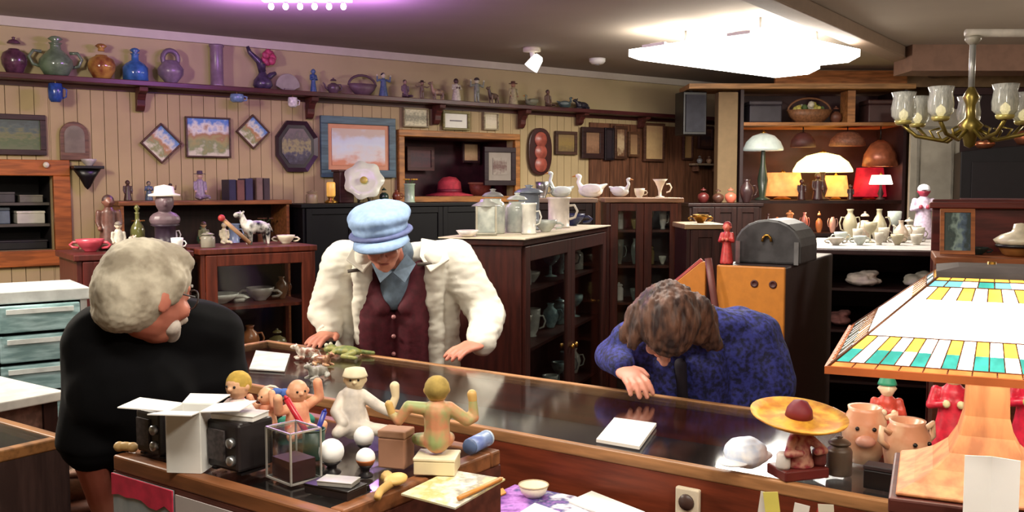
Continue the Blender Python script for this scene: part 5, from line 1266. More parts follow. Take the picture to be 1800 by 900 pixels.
# ---- angled dark cabinet: jars on the runner
def mp(x, y): 
    return local(midc, x, y, MZT + .0004)
def lantern(label, loc, w_, h_, rz, col=CLR, group=None):
    r = thing('glass_lantern', label, 'lantern', loc, rz, group)
    b = MB(); b.box((0, 0, h_ * .04), (w_, w_, h_ * .08)); b.build('base', M((150, 146, 130), rough=.4, metal=.4), r, bev=.003)
    b = MB()
    for sx in (-1, 1):
        for sy in (-1, 1): b.box((sx * w_ * .45, sy * w_ * .45, h_ * .44), (w_ * .08, w_ * .08, h_ * .72))
    b.build('frame', M((170, 164, 146), rough=.4), r)
    b = MB(); b.box((0, 0, h_ * .44), (w_ * .8, w_ * .8, h_ * .7)); b.build('pane', GLS, r)
    b = MB(); b.lathe([(w_ * .7, h_ * .8), (w_ * .62, h_ * .84), (w_ * .3, h_ * .93), (w_ * .25, h_), (0, h_)], n=4); b.build('lid', M((150, 150, 140), rough=.35), r)
    return r
lantern('square milky glass lantern nearest the man on the cream runner', mp(.19, .24), .10, .17, ma + .4)
vessel('glass_canister', 'tall grey glass canister behind the square lantern on the runner', 'canister', mp(.36, .27), 'jar', .12, .22, GLS, parts=('lid',), m2=M((120, 118, 116)))
vessel('milk_glass_jug', 'white glass jug in the front row on the cream runner', 'jug', mp(.38, .09), 'cyl', .08, .15, M((232, 230, 220), rough=.2), parts=('handle',))
vessel('glass_canister', 'pale glass canister in the middle of the cream runner', 'canister', mp(.52, .2), 'jar', .12, .20, GLS, parts=('lid',))
vessel('glass_canister', 'blue-grey tall canister on the cream runner left of the white mug', 'canister', mp(.80, .23), 'cyl', .13, .24, M((118, 126, 138), rough=.25), parts=('lid',))
vessel('white_mug', 'plain white mug at the far right part of the cream runner', 'mug', mp(1.12, .16), 'cyl', .14, .17, M((220, 210, 198), rough=.35), parts=('handle',))
vessel('blue_dish', 'small navy dish at the far end of the cream runner', 'dish', mp(1.42, .17), 'bowl', .16, .07, M((40, 44, 84), rough=.3), parts=('handles',))
vessel('glass_bowl', 'low cloudy glass bowl among canisters on the cream runner', 'bowl', mp(.62, .08), 'bowl', .12, .06, GLS, parts=('handles',))
r = thing('serving_dish', 'white oval dish with red inside at the near left corner of the runner', 'dish', mp(.03, .27), ma)
b = MB(); b.lathe(solidify([(.03, 0), (.045, .006), (.07, .03)], .005), n=22, sy=.7); b.build('dish', M((236, 226, 220), rough=.3), r); b = MB(); b.lathe([(.056, .0225), (0, .024)], n=22, sy=.7); b.build('filling', M((196, 76, 72), rough=.5), r)
# glassware on its shelves
rnd = random.Random(11)
TE = M((150, 182, 182), rough=.12, rgb2=(90, 116, 122), scale=20); SL_ = M((180, 184, 176), rough=.15, var=.3)
kinds = [('goblet', 'goblet'), ('cup', 'cup'), ('vase', 'vase'), ('jar', 'jar'), ('bowl', 'bowl')]
def fill(host, xs, y, z, mats, where, names, hmax=.16, wmax=.1, hostgroup=None):
    for i, x in enumerate(xs):
        kd, nm = kinds[(i + int(z * 10)) % 5]; mi = rnd.randrange(len(mats)); h_ = rnd.uniform(.6, 1) * hmax * (.5 if kd == 'bowl' else 1); w_ = rnd.uniform(.75, 1) * wmax
        vessel(nm if nm != 'cup' else 'teacup', '%s %s, %s of the %s' % (mats[mi][1], nm, ['first', 'second', 'third', 'fourth', 'fifth', 'sixth', 'seventh', 'eighth'][i], where), nm, on(host, x, y, z), kd, w_, h_, mats[mi][0],
               parts=('handle',) if kd in ('cup', 'vase') else ('lid',) if kd == 'jar' else (), group=hostgroup)
mats1 = [(TE, 'teal grey'), (SL_, 'silvery'), (M((150, 146, 130), rough=.2), 'smoky'), (M((96, 110, 116), rough=.15), 'dark grey-blue')]
for z, w in ((1.12, 'top shelf of the angled dark cabinet'), (.84, 'middle shelf of the angled dark cabinet'), (.5, 'lowest shelf of the angled dark cabinet')):
    fill(midc, [.12, .27, .42, .57, .9, 1.06, 1.22, 1.38], .14, z, mats1, w, None, .17, .11, 'glassware in the angled dark cabinet')
mats2 = [(M((206, 206, 190), rough=.2), 'cream'), (M((170, 150, 96), rough=.25), 'ochre'), (M((120, 128, 120), rough=.2), 'grey-green'), (M((232, 230, 222), rough=.2), 'white')]
cw = PY(1197, 400, 6.0).x - PY(1066, 400, 6.0).x
for z, w in ((1.33, 'top shelf in the curio cabinet'), (1.1, 'second shelf in the curio cabinet'), (.86, 'third shelf in the curio cabinet')):
    fill(curio, [.10, .20, .30, .385], .15, z, mats2, w, None, .17, .065, 'ornaments in the curio cabinet')
# swans and cups above
def wp(px, Y, z): 
    p = PY(px, 340, Y); p.z = z; return p
bird('swan_ornament', 'white china swan with raised neck, left of the pair above the dark cupboard', 'ornament', wp(985, 6.4, 1.531), .20, (206, 216, 212), rz=.2, neck=.62, group='white china birds')
bird('dove_ornament', 'large bright white spread-winged bird above the dark cupboard', 'ornament', wp(1038, 6.40, 1.531), .24, (240, 240, 230), rz=-.3, neck=.4, group='white china birds')
b0 = bird('dove_ornament', 'white bird beside the large one, at the left end of the curio cabinet top', 'ornament', wp(1090, 6.14, UZ + .006), .17, (232, 236, 230), rz=2.6, neck=.45, group='white china birds')
vessel('cream_cup', 'small cream cup on the curio cabinet top, right of the white birds', 'cup', wp(1124, 6.14, UZ + .001), 'cup', .07, .06, CREAM, parts=('handle',))
vessel('cream_jug', 'flared cream jug at the right end of the curio cabinet top', 'jug', wp(1160, 6.16, UZ + .001), 'trumpet', .10, .12, CREAM, parts=('handle',))
vessel('silver_cup', 'grey pewter cup on the dark cupboard left of the china swan', 'cup', wp(953, 6.36, 1.531), 'cup', .09, .11, STEEL, parts=('handle',))
vessel('brass_bowl', 'small brass bowl on the narrow dark cupboard', 'bowl', wp(1232, 5.75, 1.386), 'bowl', .10, .05, BRASS, parts=('handles',))
# wall shelf in the far corner
r = thing('corner_wall_shelf', 'small pale shelf with trinkets on the brown panelling near the far corner', 'wall shelf', WPT(WS(1232, 285)[0], WS(1232, 288)[1], .03), WANG)
b = MB(); b.box((0, -.06, -.01), (.42, .12, .02)); b.build('shelf_board', wood((150, 130, 104)), r, bev=.003)
b = MB()
for x in (-.15, .15): b.box((x, -.04, -.05), (.02, .08, .06))
b.build('brackets', wood((110, 76, 56)), r)
q = r.location
for i, (x, nm, c) in enumerate(((-.12, 'small grey trinket jar, left on the pale corner shelf', (150, 150, 146)), (.02, 'small tan trinket jar, middle of the pale corner shelf', (176, 140, 104)), (.14, 'small dark trinket jar, right on the pale corner shelf', (70, 50, 50)))):
    p = q + WD * x + WN * .065; vessel('trinket_jar', nm, 'jar', (p.x, p.y, q.z + .0006), 'ginger', .06, .08, M(c, rough=.3), parts=('lid',), group='trinkets on the corner shelf')
# dark bench ornaments
for i, (px, nm, kd, w_, h_, c) in enumerate(((1236, 'dark red jar at the left end of the back bench', 'ginger', .10, .13, (96, 36, 34)), (1262, 'brown squat pot on the back bench', 'ginger', .10, .12, (86, 54, 42)), (1284, 'softly glowing rose-coloured jar on the back bench', 'ginger', .10, .13, (214, 110, 86)), (1312, 'dark brown jug at the right of the back bench', 'vase', .12, .2, (60, 40, 40)))):
    p = PY(px, 360, 8.1); vessel('pottery_jar', nm, 'jar', (p.x, 8.1, 1.471), kd, w_, h_, M(c, rough=.3), parts=('lid',) if kd == 'ginger' else ('handle',), group='jars on the back bench')

# black speaker near the corner, on the high board
r = thing('loudspeaker', 'black box loudspeaker standing high by the far corner post', 'loudspeaker', (PY(1216, 170, 8.8).x, 8.84, 2.155), .2)
hh = PY(1212, 145, 8.9).z - 2.155
b = MB(); hh = .38; b.box((0, 0, hh / 2 - .06), (.23, .22, hh + .02)); b.build('body', BLK, r, bev=.01); b = MB(); b.box((0, -.118, hh / 2 - .06), (.19, .012, hh - .04)); b.build('grille', M((54, 54, 62), rough=.8), r)
b = MB(); b.tube([(0, 0, hh - .06), (0, 0, 2.497 - 2.155)], .018, n=8); b.build('mount', STEEL, r)

# ---- lit lamp shelves at the back
def sp(px, z, y=.2): p = PY(px, 300, SY + y); p.z = z + .0008; return p
def lamp(label, loc, sr, sh_, h_, shade, base, shape='dome', rz=0, power=0, pc=(1, .65, .3), cat='lamp', bw=.3, group=None):
    r = thing('table_lamp', label, cat, loc, rz, group)
    b = MB(); zt = h_ - sh_
    b.lathe([(sr * bw * 1.3, 0), (sr * bw * 1.3, .012), (sr * bw * .5, .03), (sr * bw * .9, zt * .4), (sr * bw * .4, zt * .75), (sr * .1, zt), (sr * .08, h_ * .93), (0, h_ * .93)], n=18); b.build('base', base, r)
    b = MB()
    if shape == 'dome': pr = [(sr, zt), (sr * .99, zt + sh_ * .12), (sr * .85, zt + sh_ * .5), (sr * .55, zt + sh_ * .85), (sr * .15, h_)]
    elif shape == 'drum': pr = [(sr, zt), (sr * .78, h_)]
    else: pr = [(sr, zt), (sr * .5, zt + sh_ * .35), (sr * .3, h_)]
    b.lathe(pr + [(max(q - .004, .001), z - .003) for q, z in reversed(pr)], n=28)
    b.build('lamp_shade', shade, r)
    b = MB(); b.lathe([(sr * .12, h_ - .002), (sr * .14, h_ + .008), (sr * .05, h_ + .02), (0, h_ + .035)], n=10); b.build('finial', BRASS, r)
    if power: point('lamp_light', (loc[0], loc[1], loc[2] + zt + sh_ * .35), power, pc, .03)
    return r
k = K(SY)
lamp('table lamp with wide pale green glass shade at the left of the lit shelves', sp(1341, zs[0], .14), 35 * k, 30 * k, 118 * k, M((206, 216, 206), rough=.15, emit=.25, kind='lit', var=.15), M((60, 70, 56), rough=.3))
lamp('lit table lamp with glowing yellow dome shade, brightest on the back shelves', sp(1446, zs[0], .2), 52 * k, 34 * k, 84 * k, M((255, 226, 140), rough=.3, emit=2.2, kind='lit', var=.12), M((70, 36, 28), rough=.3), power=14, bw=.2)
lamp('table lamp with glowing orange cloth shade left of the yellow dome lamp', sp(1376, zs[0], .40), 40 * k, 42 * k, 49 * k, M((232, 142, 78), rough=.7, emit=.9, kind='lit', var=.25), BRASS, shape='drum', power=5)
lamp('table lamp with glowing orange cloth shade right of the yellow dome lamp', sp(1470, zs[0], .40), 24 * k, 38 * k, 44 * k, M((240, 160, 84), rough=.7, emit=1.0, kind='lit', var=.25), BRASS, shape='drum', power=3)
lamp('table lamp with glowing crimson cloth shade at the right of the lit shelves', sp(1529, zs[0], .38), 30 * k, 52 * k, 58 * k, M((190, 26, 44), rough=.7, emit=.5, kind='lit', var=.3), BRASS, shape='drum', power=3, pc=(1, .2, .15))
lamp('small lamp with white shade in front of the crimson one', sp(1549, zs[0], .07), 20 * k, 16 * k, 44 * k, M((255, 244, 226), rough=.4, emit=1.6, kind='lit', var=.05), M((60, 24, 24)), shape='drum', power=2)
for i, (px, hp, lab) in enumerate(((1410, 46, 'dark silhouetted figurine left of the lit dome lamp foot'), (1438, 60, 'tallest dark silhouetted figurine before the lit dome lamp'), (1496, 34, 'small dark figurine right of the lit dome lamp'))):
    figurine('figurine', lab, 'figurine', sp(px, zs[0], .05), hp * k * .8, ((60, 28, 28), (84, 44, 36), (40, 20, 24)), pose='robe', hat='hair', group='dark figurines before the lit lamps')
# hanging shades under the upper shelf
def hangshade(px, y0, y1, wpx, label, mat, Yo=.2):
    p = PY(px, y0, SY + Yo); zb_ = PY(px, y1, SY + Yo).z; k_ = K(SY + Yo); r = thing('hanging_lamp_shade', label, 'lamp shade', (p.x, p.y, zs[2] - .03), 0, 'unlit shades hanging under the upper shelf')
    H = p.z - (zs[2] - .03); h2 = zb_ - p.z
    b = MB(); b.tube([(0, 0, 0), (0, 0, H)], .006, n=6); b.build('cord', BLK, r)
    b = MB(); w_ = wpx * k_ / 2; pr = [(w_, h2), (w_ * .9, h2 * .55), (w_ * .55, h2 * .15), (w_ * .15, 0)]; pr = [(a, H + c) for a, c in pr]; b.lathe(pr + [(max(a - .004, .001), c - .004) for a, c in reversed(pr)], n=20); b.build('shade', mat, r)
hangshade(1490, 230, 256, 62, 'brown woven shade hanging above the lit dome lamp', M((134, 84, 62), rough=.6, var=.4, scale=50))
hangshade(1548, 246, 292, 60, 'copper coloured shade hanging above the crimson lamp', M((170, 96, 66), rough=.35, metal=.3, var=.4), .1)
hangshade(1412, 232, 258, 44, 'dark brown shade hanging left of the woven one', M((84, 44, 40), rough=.6))
# upper shelf
r = thing('flower_basket', 'brown wicker basket of yellow and white flowers on the upper back shelf', 'basket', sp(1420, zs[2], .12)); 
b = MB(); b.lathe(solidify([(.12, 0), (.18, .06), (.21, .12)], .01), n=20, sy=.6, flute=1, fa=.03); b.build('body', M((140, 94, 60), var=.4, scale=50), r)
b = MB(); b.tube([(.2 * math.cos(a), 0, .11 + .12 * math.sin(a)) for a in [i * PI / 10 for i in range(11)]], .01); b.build('handle', M((130, 86, 56)), r)
rnd = random.Random(5); b = MB()
for i in range(26):
    b.mi = rnd.choice((0, 0, 1, 2)); a = rnd.uniform(0, 2 * PI); q = rnd.uniform(0, .17); b.ell((q * math.cos(a), q * .6 * math.sin(a), .12 + rnd.uniform(0, .05)), rnd.uniform(.02, .035), n=8)
b.build('flowers', [M((206, 196, 100)), M((222, 216, 190)), M((96, 120, 70))], r)
gbox('storage_box', 'dark grey box at the left of the upper back shelf', 'box', sp(1338, zs[2], .16), (.30, .25, .20), M((52, 46, 54)), rz=0, lid=M((64, 56, 62)))
gbox('storage_box', 'brown box in the right bay of the upper back shelf', 'box', sp(1543, zs[2], .16), (.30, .25, .21), M((70, 42, 40)), rz=0, lid=M((80, 50, 46)))
vessel('wicker_urn', 'small brown lidded urn beside the flower basket on the upper back shelf', 'urn', sp(1467, zs[2], .14), 'ginger', .11, .16, M((110, 66, 48), rough=.5), parts=('lid',))
# lower lit shelf
for i, (px, hp, nm, c, kd, pt) in enumerate(((1352, 34, 'dark jug', (70, 36, 30), 'vase', ('handle',)), (1368, 28, 'glowing orange cup', (230, 130, 70), 'cup', ('lid',)), (1390, 40, 'amber candle vase', (214, 140, 90), 'cyl', ('lid',)), (1416, 36, 'rose pink vase', (190, 110, 96), 'vase', ('handles',)), (1442, 38, 'orange brown lidded jar', (206, 120, 70), 'ginger', ('lid',)), (1466, 34, 'pale pink urn', (214, 160, 140), 'ginger', ('handles',)))):
    vessel('lit_pottery', '%s on the lower lit shelf under the lamps' % nm, 'pottery', sp(px, zs[1], .08), kd, 12 * k, hp * k, M(c, rough=.35), parts=pt, group='pottery on the lower lit shelf')
point('fill_light_low', (sp(1430, 0).x, SY + .1, zs[0] - .06), 6, (1, .6, .35), .05)  # added fill point brightening the pottery, no lamp stands under this shelf

# ---- china on the dark display table
rnd = random.Random(21)
CH_ = [(M((178, 172, 158), rough=.3, var=.2, scale=30), 'white'), (M((160, 152, 124), rough=.3, var=.2), 'cream'), (M((186, 196, 188), rough=.15, var=.3), 'pale green-grey'), (M((190, 170, 150), rough=.3, var=.3), 'buff')]
def tp(px, Y): p = PY(px, 400, Y); p.z = LZT + .0008; return p
spots = [(1494, 6.75, 'vase', .10, .22, ('handles',), 1), (1520, 6.9, 'ginger', .12, .20, ('lid', 'handle'), 3), (1545, 6.75, 'bulb', .11, .22, ('handle',), 1), (1572, 6.95, 'goblet', .10, .20, (), 2), (1598, 6.75, 'ginger', .13, .16, ('lid', 'spout', 'handle'), 0),
         (1478, 6.45, 'bowl', .09, .07, ('handles',), 2), (1508, 6.5, 'cup', .07, .09, ('handle',), 0), (1530, 6.4, 'goblet', .09, .14, (), 1), (1554, 6.45, 'cup', .075, .10, ('handle',), 0), (1584, 6.4, 'bulb', .10, .15, ('handle',), 3), (1614, 6.5, 'cup', .09, .10, ('handle',), 0),
         (1470, 6.12, 'bowl', .10, .05, ('handles',), 0), (1512, 6.12, 'bowl', .09, .06, ('handles',), 2), (1546, 6.15, 'cup', .06, .08, ('handle',), 0), (1578, 6.12, 'bowl', .085, .07, ('handles',), 1), (1612, 6.15, 'cup', .08, .07, ('handle',), 0)]
names = {'vase': 'vase', 'ginger': 'teapot', 'bulb': 'pitcher', 'goblet': 'goblet', 'bowl': 'bowl', 'cup': 'teacup'}
rows = {0: 'back row', 1: 'middle row', 2: 'front row'}
ordn = ['first', 'second', 'third', 'fourth', 'fifth', 'sixth']; cnt = {}
for px, Y, kd, w_, h_, pt, ci in spots:
    row = 0 if Y > 6.6 else 1 if Y > 6.3 else 2; j = cnt.get(row, 0); cnt[row] = j + 1
    vessel('china_' + names[kd], '%s china %s, %s from left in the %s on the display table' % (CH_[ci][1], names[kd], ordn[j], rows[row]), names[kd], tp(px, Y), kd, w_, h_, CH_[ci][0], parts=pt, group='china on the dark display table')
figurine('lady_figurine', 'tall china lady in white and purple with white hat at the right of the china', 'figurine', tp(1622, 6.9) , .40, ((196, 178, 200), (150, 50, 70), (226, 226, 236)), pose='robe', hat='cap', arms='hold', rz=-.3)
# linens on shelves below
def tl(px, z, y): p = PY(px, 400, p0d.y + y); p.z = z + .001; return p
p0d = dtab.location
for i, (px, z, y, w_, lab, c) in enumerate(((1530, .98, .2, .22, 'crumpled white linen on the top shelf under the china table', (222, 208, 198)), (1612, .98, .22, .18, 'heaped pale lace bundle on the top shelf under the china table', (206, 200, 186)), (1560, .72, .2, .26, 'grey folded blanket on the middle shelf under the china table', (120, 112, 116)), (1475, .72, .22, .14, 'small rose cloth bundle on the middle shelf under the china table', (150, 100, 96)), (1500, .4, .25, .2, 'brown folded rug on the lowest shelf under the china table', (110, 80, 66)))):
    b = MB(); b.ell((0, 0, .03), (w_ / 2, .12, .03)); b.ell((-.02, 0, .055), (w_ / 2.6, .1, .025)); b.ell((.03, .01, .075), (w_ / 3.6, .08, .02)); q = local(dtab, (.30, .62, .42, .16, .3)[i], y, z + .001)
    o = fuse('folded_linen', b, M(c, rough=.9, bump=.3), .006, None, 2); jitter(o, .008, 25, i); o.location = q; ground(o); o.rotation_euler = (0, 0, R(-18)); tag(o, lab, 'linen', 'bundles under the china table')
# ---- buffet: leaning painting and lamp
def bp_(x, y): return local(buf, x, y, SBZ + .0008)
p = bp_(.09, .14) + Vector((0, 0, .004))
r = thing('leaning_painting', 'small dark green painting in orange wood frame leaning on the buffet', 'painting', p, R(-34)); r.rotation_euler = (R(-14), 0, R(-20))
b = MB(); W_, H_, f = .15, .22, .018
b.box((0, 0, f / 2), (W_, .02, f)); b.box((0, 0, H_ - f / 2), (W_, .02, f)); b.box((-W_ / 2 + f / 2, 0, H_ / 2), (f, .02, H_ - 2 * f)); b.box((W_ / 2 - f / 2, 0, H_ / 2), (f, .02, H_ - 2 * f)); b.build('frame', wood((166, 96, 48)), r)
b = MB(); b.box((0, 0, H_ / 2), (W_ - 2 * f, .008, H_ - 2 * f)); b.build('picture', PIC([(56, 66, 60), (40, 58, 56), (130, 150, 140), (70, 90, 110), (34, 50, 50)], 4, vertical=False), r)
p = bp_(.36, .2)
r = thing('domed_dish', 'cream domed covered dish with knob in a brass basket on the buffet', 'dish', p)
b = MB(); b.lathe([(.06, 0), (.075, .01), (.10, .05), (.10, .055), (0, .055)], n=24); b.build('basket', M((176, 124, 66), rough=.4, metal=.4), r)
b = MB(); b.lathe([(.10, .056), (.105, .062), (.115, .075), (.08, .1), (.04, .115), (.035, .125), (.03, .15), (0, .155)], n=28, flute=1, fa=.03); b.build('lid', M((236, 226, 196), rough=.3), r)
b = MB(); b.lathe([(.102, .040), (.108, .05), (.102, .056), (0, .0555)], n=24); b.build('black_band', BLK, r)
p = bp_(.52, .3); vessel('red_jar', 'small bright red jar behind the cream domed dish', 'jar', p, 'ginger', .07, .11, M((150, 30, 40), rough=.3), parts=('lid',))
b_ = bp_(.19, .26); vessel('green_dish', 'small dark green dish before the leaning painting', 'dish', b_, 'bowl', .09, .035, M((50, 66, 64), rough=.3), parts=('handles',))

# ---- chandelier
CY = 3.75; cx = PY(1706, 200, CY).x; zc = PY(1706, 216, CY).z
PZ_ = PY(1706, 58, CY).z
r = thing('chandelier', 'brass chandelier with ribbed clear glass shades hanging at the upper right', 'chandelier', (cx, CY, PZ_ - .016))
zc -= PZ_ - .016
b = MB(); b.lathe([(.03, 0), (.03, -.012), (.014, -.03)], n=18); b.build('canopy', M((170, 164, 150), rough=.4), r)
b = MB(); b.tube([(0, 0, -.03), (0, 0, zc + .13)], .012, n=10); b.build('rod', M((176, 176, 172), rough=.35, metal=.4), r)
b = MB(); b.lathe([(0, zc - .10), (.02, zc - .09), (.03, zc - .04), (.05, zc - .01), (.02, zc + .02), (.018, zc + .07), (.032, zc + .1), (.012, zc + .14)], n=18); b.build('body', M((150, 132, 66), rough=.3, metal=.7), r)
RB = M((214, 214, 206), rough=.12, rgb2=(170, 172, 168), scale=40, stretch=(6, 6, .5), alpha=.55)
for i in range(7):
    a = 2 * PI * i / 7 + .25; ca, sa_ = math.cos(a), math.sin(a); ra = .25
    b = MB(); b.tube([(0.02 * ca, .02 * sa_, zc - .02), (ra * .4 * ca, ra * .4 * sa_, zc - .07), (ra * .8 * ca, ra * .8 * sa_, zc - .05), (ra * ca, ra * sa_, zc - .005)], .008, n=8)
    b.tube([(ra * .5 * ca, ra * .5 * sa_, zc - .07), (ra * .6 * ca, ra * .6 * sa_, zc - .03), (ra * .45 * ca, ra * .45 * sa_, zc - .02)], .005, n=6); arm = b.build('arm', M((150, 132, 66), rough=.3, metal=.7), r)
    b = MB(); b.lathe([(.022, -.005), (.03, .0), (.034, .012), (.0, .013)], c=(ra * ca, ra * sa_, zc), n=14); b.build('candle_cup', M((206, 190, 110), rough=.3, metal=.3), arm)
    b = MB(); pr = [(.030, .013), (.044, .03), (.046, .06), (.040, .10), (.046, .125)]; b.lathe(pr + [(q - .003, z) for q, z in reversed(pr)], c=(ra * ca, ra * sa_, zc), n=20, flute=1, fa=.03); b.build('glass_shade', RB, arm)
    b = MB(); b.lathe([(.008, .013), (.018, .03), (.016, .045), (0, .06)], c=(ra * ca, ra * sa_, zc), n=12); b.build('bulb', M((255, 236, 170), emit=1.5, kind='lit', var=.02), arm)
# ceiling pipe
r = thing('overhead_pipe', 'pale horizontal overhead pipe from which the chandelier hangs', 'pipe', (0, 0, 0))
b = MB(); b.tube([(cx - .03, CY, PZ_), (6.45, CY, PZ_)], .0155, n=10); b.build('pipe', M((190, 182, 168), rough=.5), r)
b = MB()
for x in (.5, 1.2): b.box((cx + x, CY, (CEIL + PZ_) / 2 + .005), (.012, .012, CEIL - PZ_ - .012))
b.build('hanger_rods', STEEL, r)
# ================================================================== THINGS ON THE LONG COUNTER
def cp_(px, py): return PZ(px, py, CTZ + .0008)
def sheet(name, label, cat, pts, z, mat, th=.0015, group=None):
    P = [PZ(px, py, z + th) for px, py in pts]; c = sum(P, Vector()) / len(P)
    b = MB(); b.plate([(p.x - c.x, p.y - c.y) for p in P], 0, th); o = b.build(name, mat); o.location = (c.x, c.y, z + .0005); return tag(o, label, cat, group)
PAPER = M((240, 238, 232), rough=.6, var=.03)
sheet('note_pad', 'square white note pad lying on the counter glass before the bending person', 'note pad', [(1048, 772), (1124, 785), (1154, 744), (1080, 734)], CTZ, PAPER, .008)
sheet('paper_sheet', 'white paper lying at the far left end of the counter', 'paper', [(438, 648), (500, 652), (510, 622), (450, 616)], CTZ, M((206, 204, 196)), .004)
p = cp_(1306, 828)
r = thing('folded_hat', 'crumpled white cloth hat lying at the near edge of the counter', 'hat', p + Vector((.01, .02, 0)), .5)
b = MB(); b.ell((0, 0, .022), (.052, .046, .036)); b.ell((.02, .0, .012), (.05, .04, .014)); o = fuse('crown', b, M((244, 246, 250), rough=.8, rgb2=(206, 220, 244), scale=30), .003, r, 2); jitter(o, .004, 40)
b = MB(); b.ell((-.045, -.01, .008), (.035, .032, .006)); o = fuse('hat_brim', b, M((240, 242, 246), rough=.8), .002, r, 1); ground(r)
# lizard, little animals near the left end
def lay(px, py, z, **k): return PZ(px, py, z + .0008)
p = cp_(604, 622) + Vector((.02, -.05, 0))
r = thing('frog_toy', 'flat olive green frog toy lying near the hand of the man in the blue cap', 'toy', p, CANG + .2)
b = MB(); b.ell((0, 0, .02), (.06, .03, .02)); b.ell((-.07, 0, .022), (.028, .026, .018)); 
for s in (-1, 1):
    b.cap((.04, s * .02, .015), (.02, s * .055, .01), .012, .008); b.cap((.02, s * .055, .01), (.08, s * .06, .008), .009, .007); b.cap((-.04, s * .02, .015), (-.05, s * .05, .008), .01, .007)
fuse('body', b, M((146, 142, 76), rough=.5, rgb2=(96, 110, 60), scale=40), .0025, r, 2); ground(r)
b = MB()
for s in (-1, 1): b.ell((-.08, s * .014, .038), .008, n=10)
b.build('eyes', M((226, 220, 190)), r)
for px, py, ln, rz, nm, c in ((542, 630, .11, .4, 'brown and white lying puppy toy near the frog toy', ((232, 222, 206), (120, 66, 44))), (566, 642, .10, 2.6, 'tan lying puppy toy beside the brown and white one', ((196, 150, 110), (110, 64, 44))), (560, 664, .11, 1.0, 'grey lying dog toy nearest the camera in the puppy group', ((170, 168, 158), (120, 112, 100)))):
    animal('puppy_toy', nm, 'toy', cp_(px, py), ln, c, rz=rz, lying=True, neck=.22, group='puppy toys on the counter')
# figure under a yellow sombrero, on the near right part
p = cp_(1402, 836)
r = thing('sombrero_doll', 'small doll in burgundy under a huge yellow sombrero on the counter', 'doll', p, .3)
b = MB(); b.box((0, 0, .012), (.11, .075, .024)); b.build('base', M((110, 40, 36), rough=.4), r, bev=.004)
b = MB(); b.lathe([(.034, .024), (.034, .03), (.024, .07), (.018, .092), (.006, .096)], n=16); 
for s in (-1, 1): b.cap((s * .02, -.01, .085), (s * .045, -.03, .06), .011, .009); b.cap((s * .045, -.03, .06), (s * .02, -.04, .062), .009, .008)
fuse('body', b, M((150, 48, 60), rough=.5, rgb2=(200, 150, 130), scale=60), .0025, r, 2)
b = MB(); b.ell((0, 0, .112), .021); b.ell((0, -.021, .108), .006, n=8); b.build('head', M((206, 140, 116)), r)
b = MB(); pr = [(.022, .128), (.05, .122), (.085, .124), (.103, .134), (.104, .138), (.085, .129), (.05, .127), (.03, .133)]; b.lathe(pr, n=36); hbm = b.build('hat_brim', M((232, 176, 60), rough=.6, rgb2=(196, 126, 44), scale=30), r, rot=(R(9), 0, 0), loc=(0, .021, .001))
b = MB(); b.lathe([(.03, .1325), (.027, .15), (.016, .166), (0, .17)], n=20); b.build('hat_crown', M((120, 32, 44), rough=.6), r, rot=(R(9), 0, 0), loc=(0, .021, .001))
for s, c in ((-1, (236, 230, 226)), (1, (120, 60, 60))):
    b = MB(); b.lathe([(.014, .024), (.016, .03), (.015, .055), (.01, .06), (0, .062)], c=(s * .045, -.012, 0), n=12); b.build('jar', M(c, rough=.3), r)
# cream eared mug creatures with green topped bottle
def eared(px, py, label, sc=1.0, rz=0):
    p = cp_(px, py); r = thing('animal_pitcher', label, 'pitcher', p, rz, 'cream animal pitchers')
    m = M((240, 206, 172), rough=.3, rgb2=(214, 150, 116), scale=12); b = MB(); q = sc
    b.lathe([(.026 * q, 0), (.032 * q, .004), (.044 * q, .03 * q), (.05 * q, .07 * q), (.047 * q, .10 * q), (.036 * q, .12 * q), (.038 * q, .13 * q), (.030 * q, .128 * q), (.0, .09 * q)], n=24); b.build('body', m, r)
    for s in (-1, 1): b = MB(); b.tube([(s * .045 * q, 0, .105 * q), (s * .066 * q, 0, .118 * q), (s * .068 * q, 0, .09 * q), (s * .05 * q, 0, .075 * q)], .007 * q, n=8); b.build('ear', m, r)
    b = MB(); b.ell((0, -.05 * q, .06 * q), (.022 * q, .014 * q, .014 * q)); b.build('snout', M((230, 170, 150), rough=.3), r)
    b = MB()
    for s in (-1, 1): b.ell((s * .018 * q, -.047 * q, .088 * q), .005 * q, n=8)
    b.build('eyes', BLK, r)
    return r
eared(1518, 812, 'left cream animal-faced pitcher before the stained glass lamp', 1.0, -.3)
eared(1592, 842, 'right cream animal-faced pitcher closest to the lamp foot', 1.0, .3)
p = cp_(1556, 800); figurine('clown_figurine', 'clown figurine with pointed green hat and red ruff between the cream pitchers', 'figurine', p, .185, ((206, 76, 60), (240, 214, 180), (50, 150, 116)), pose='robe', hat='cone', arms='hold', rz=-.2, w=1.0)
p = cp_(1480, 838) + Vector((0, .0, 0)); vessel('grey_jar', 'dark grey-brown jar at the near counter edge left of the cream pitchers', 'jar', p + Vector((0, .02, 0)), 'jar', .055, .085, M((104, 88, 76), rough=.4), parts=('lid',))
gbox('small_black_box', 'small black box at the counter edge below the cream pitchers', 'box', cp_(1552, 862) + Vector((.0, .015, 0)), (.06, .04, .05), BLK, rz=CANG, lid=M((50, 36, 40)))
for px, py, lab, cl, hh in ((1672, 800, 'red-bodied toy with green hat left of the lamp column', ((214, 40, 62), (236, 220, 170), (110, 170, 90)), .22), (1812, 806, 'red and yellow-green toy right of the lamp column', ((216, 36, 66), (196, 206, 110), (220, 60, 90)), .24)):
    p = cp_(px, py); figurine('toy_figure', lab, 'toy', p, hh, cl, pose='robe', hat='brim', arms='hold', rz=-.4, w=1.15, group='red toys behind the lamp')

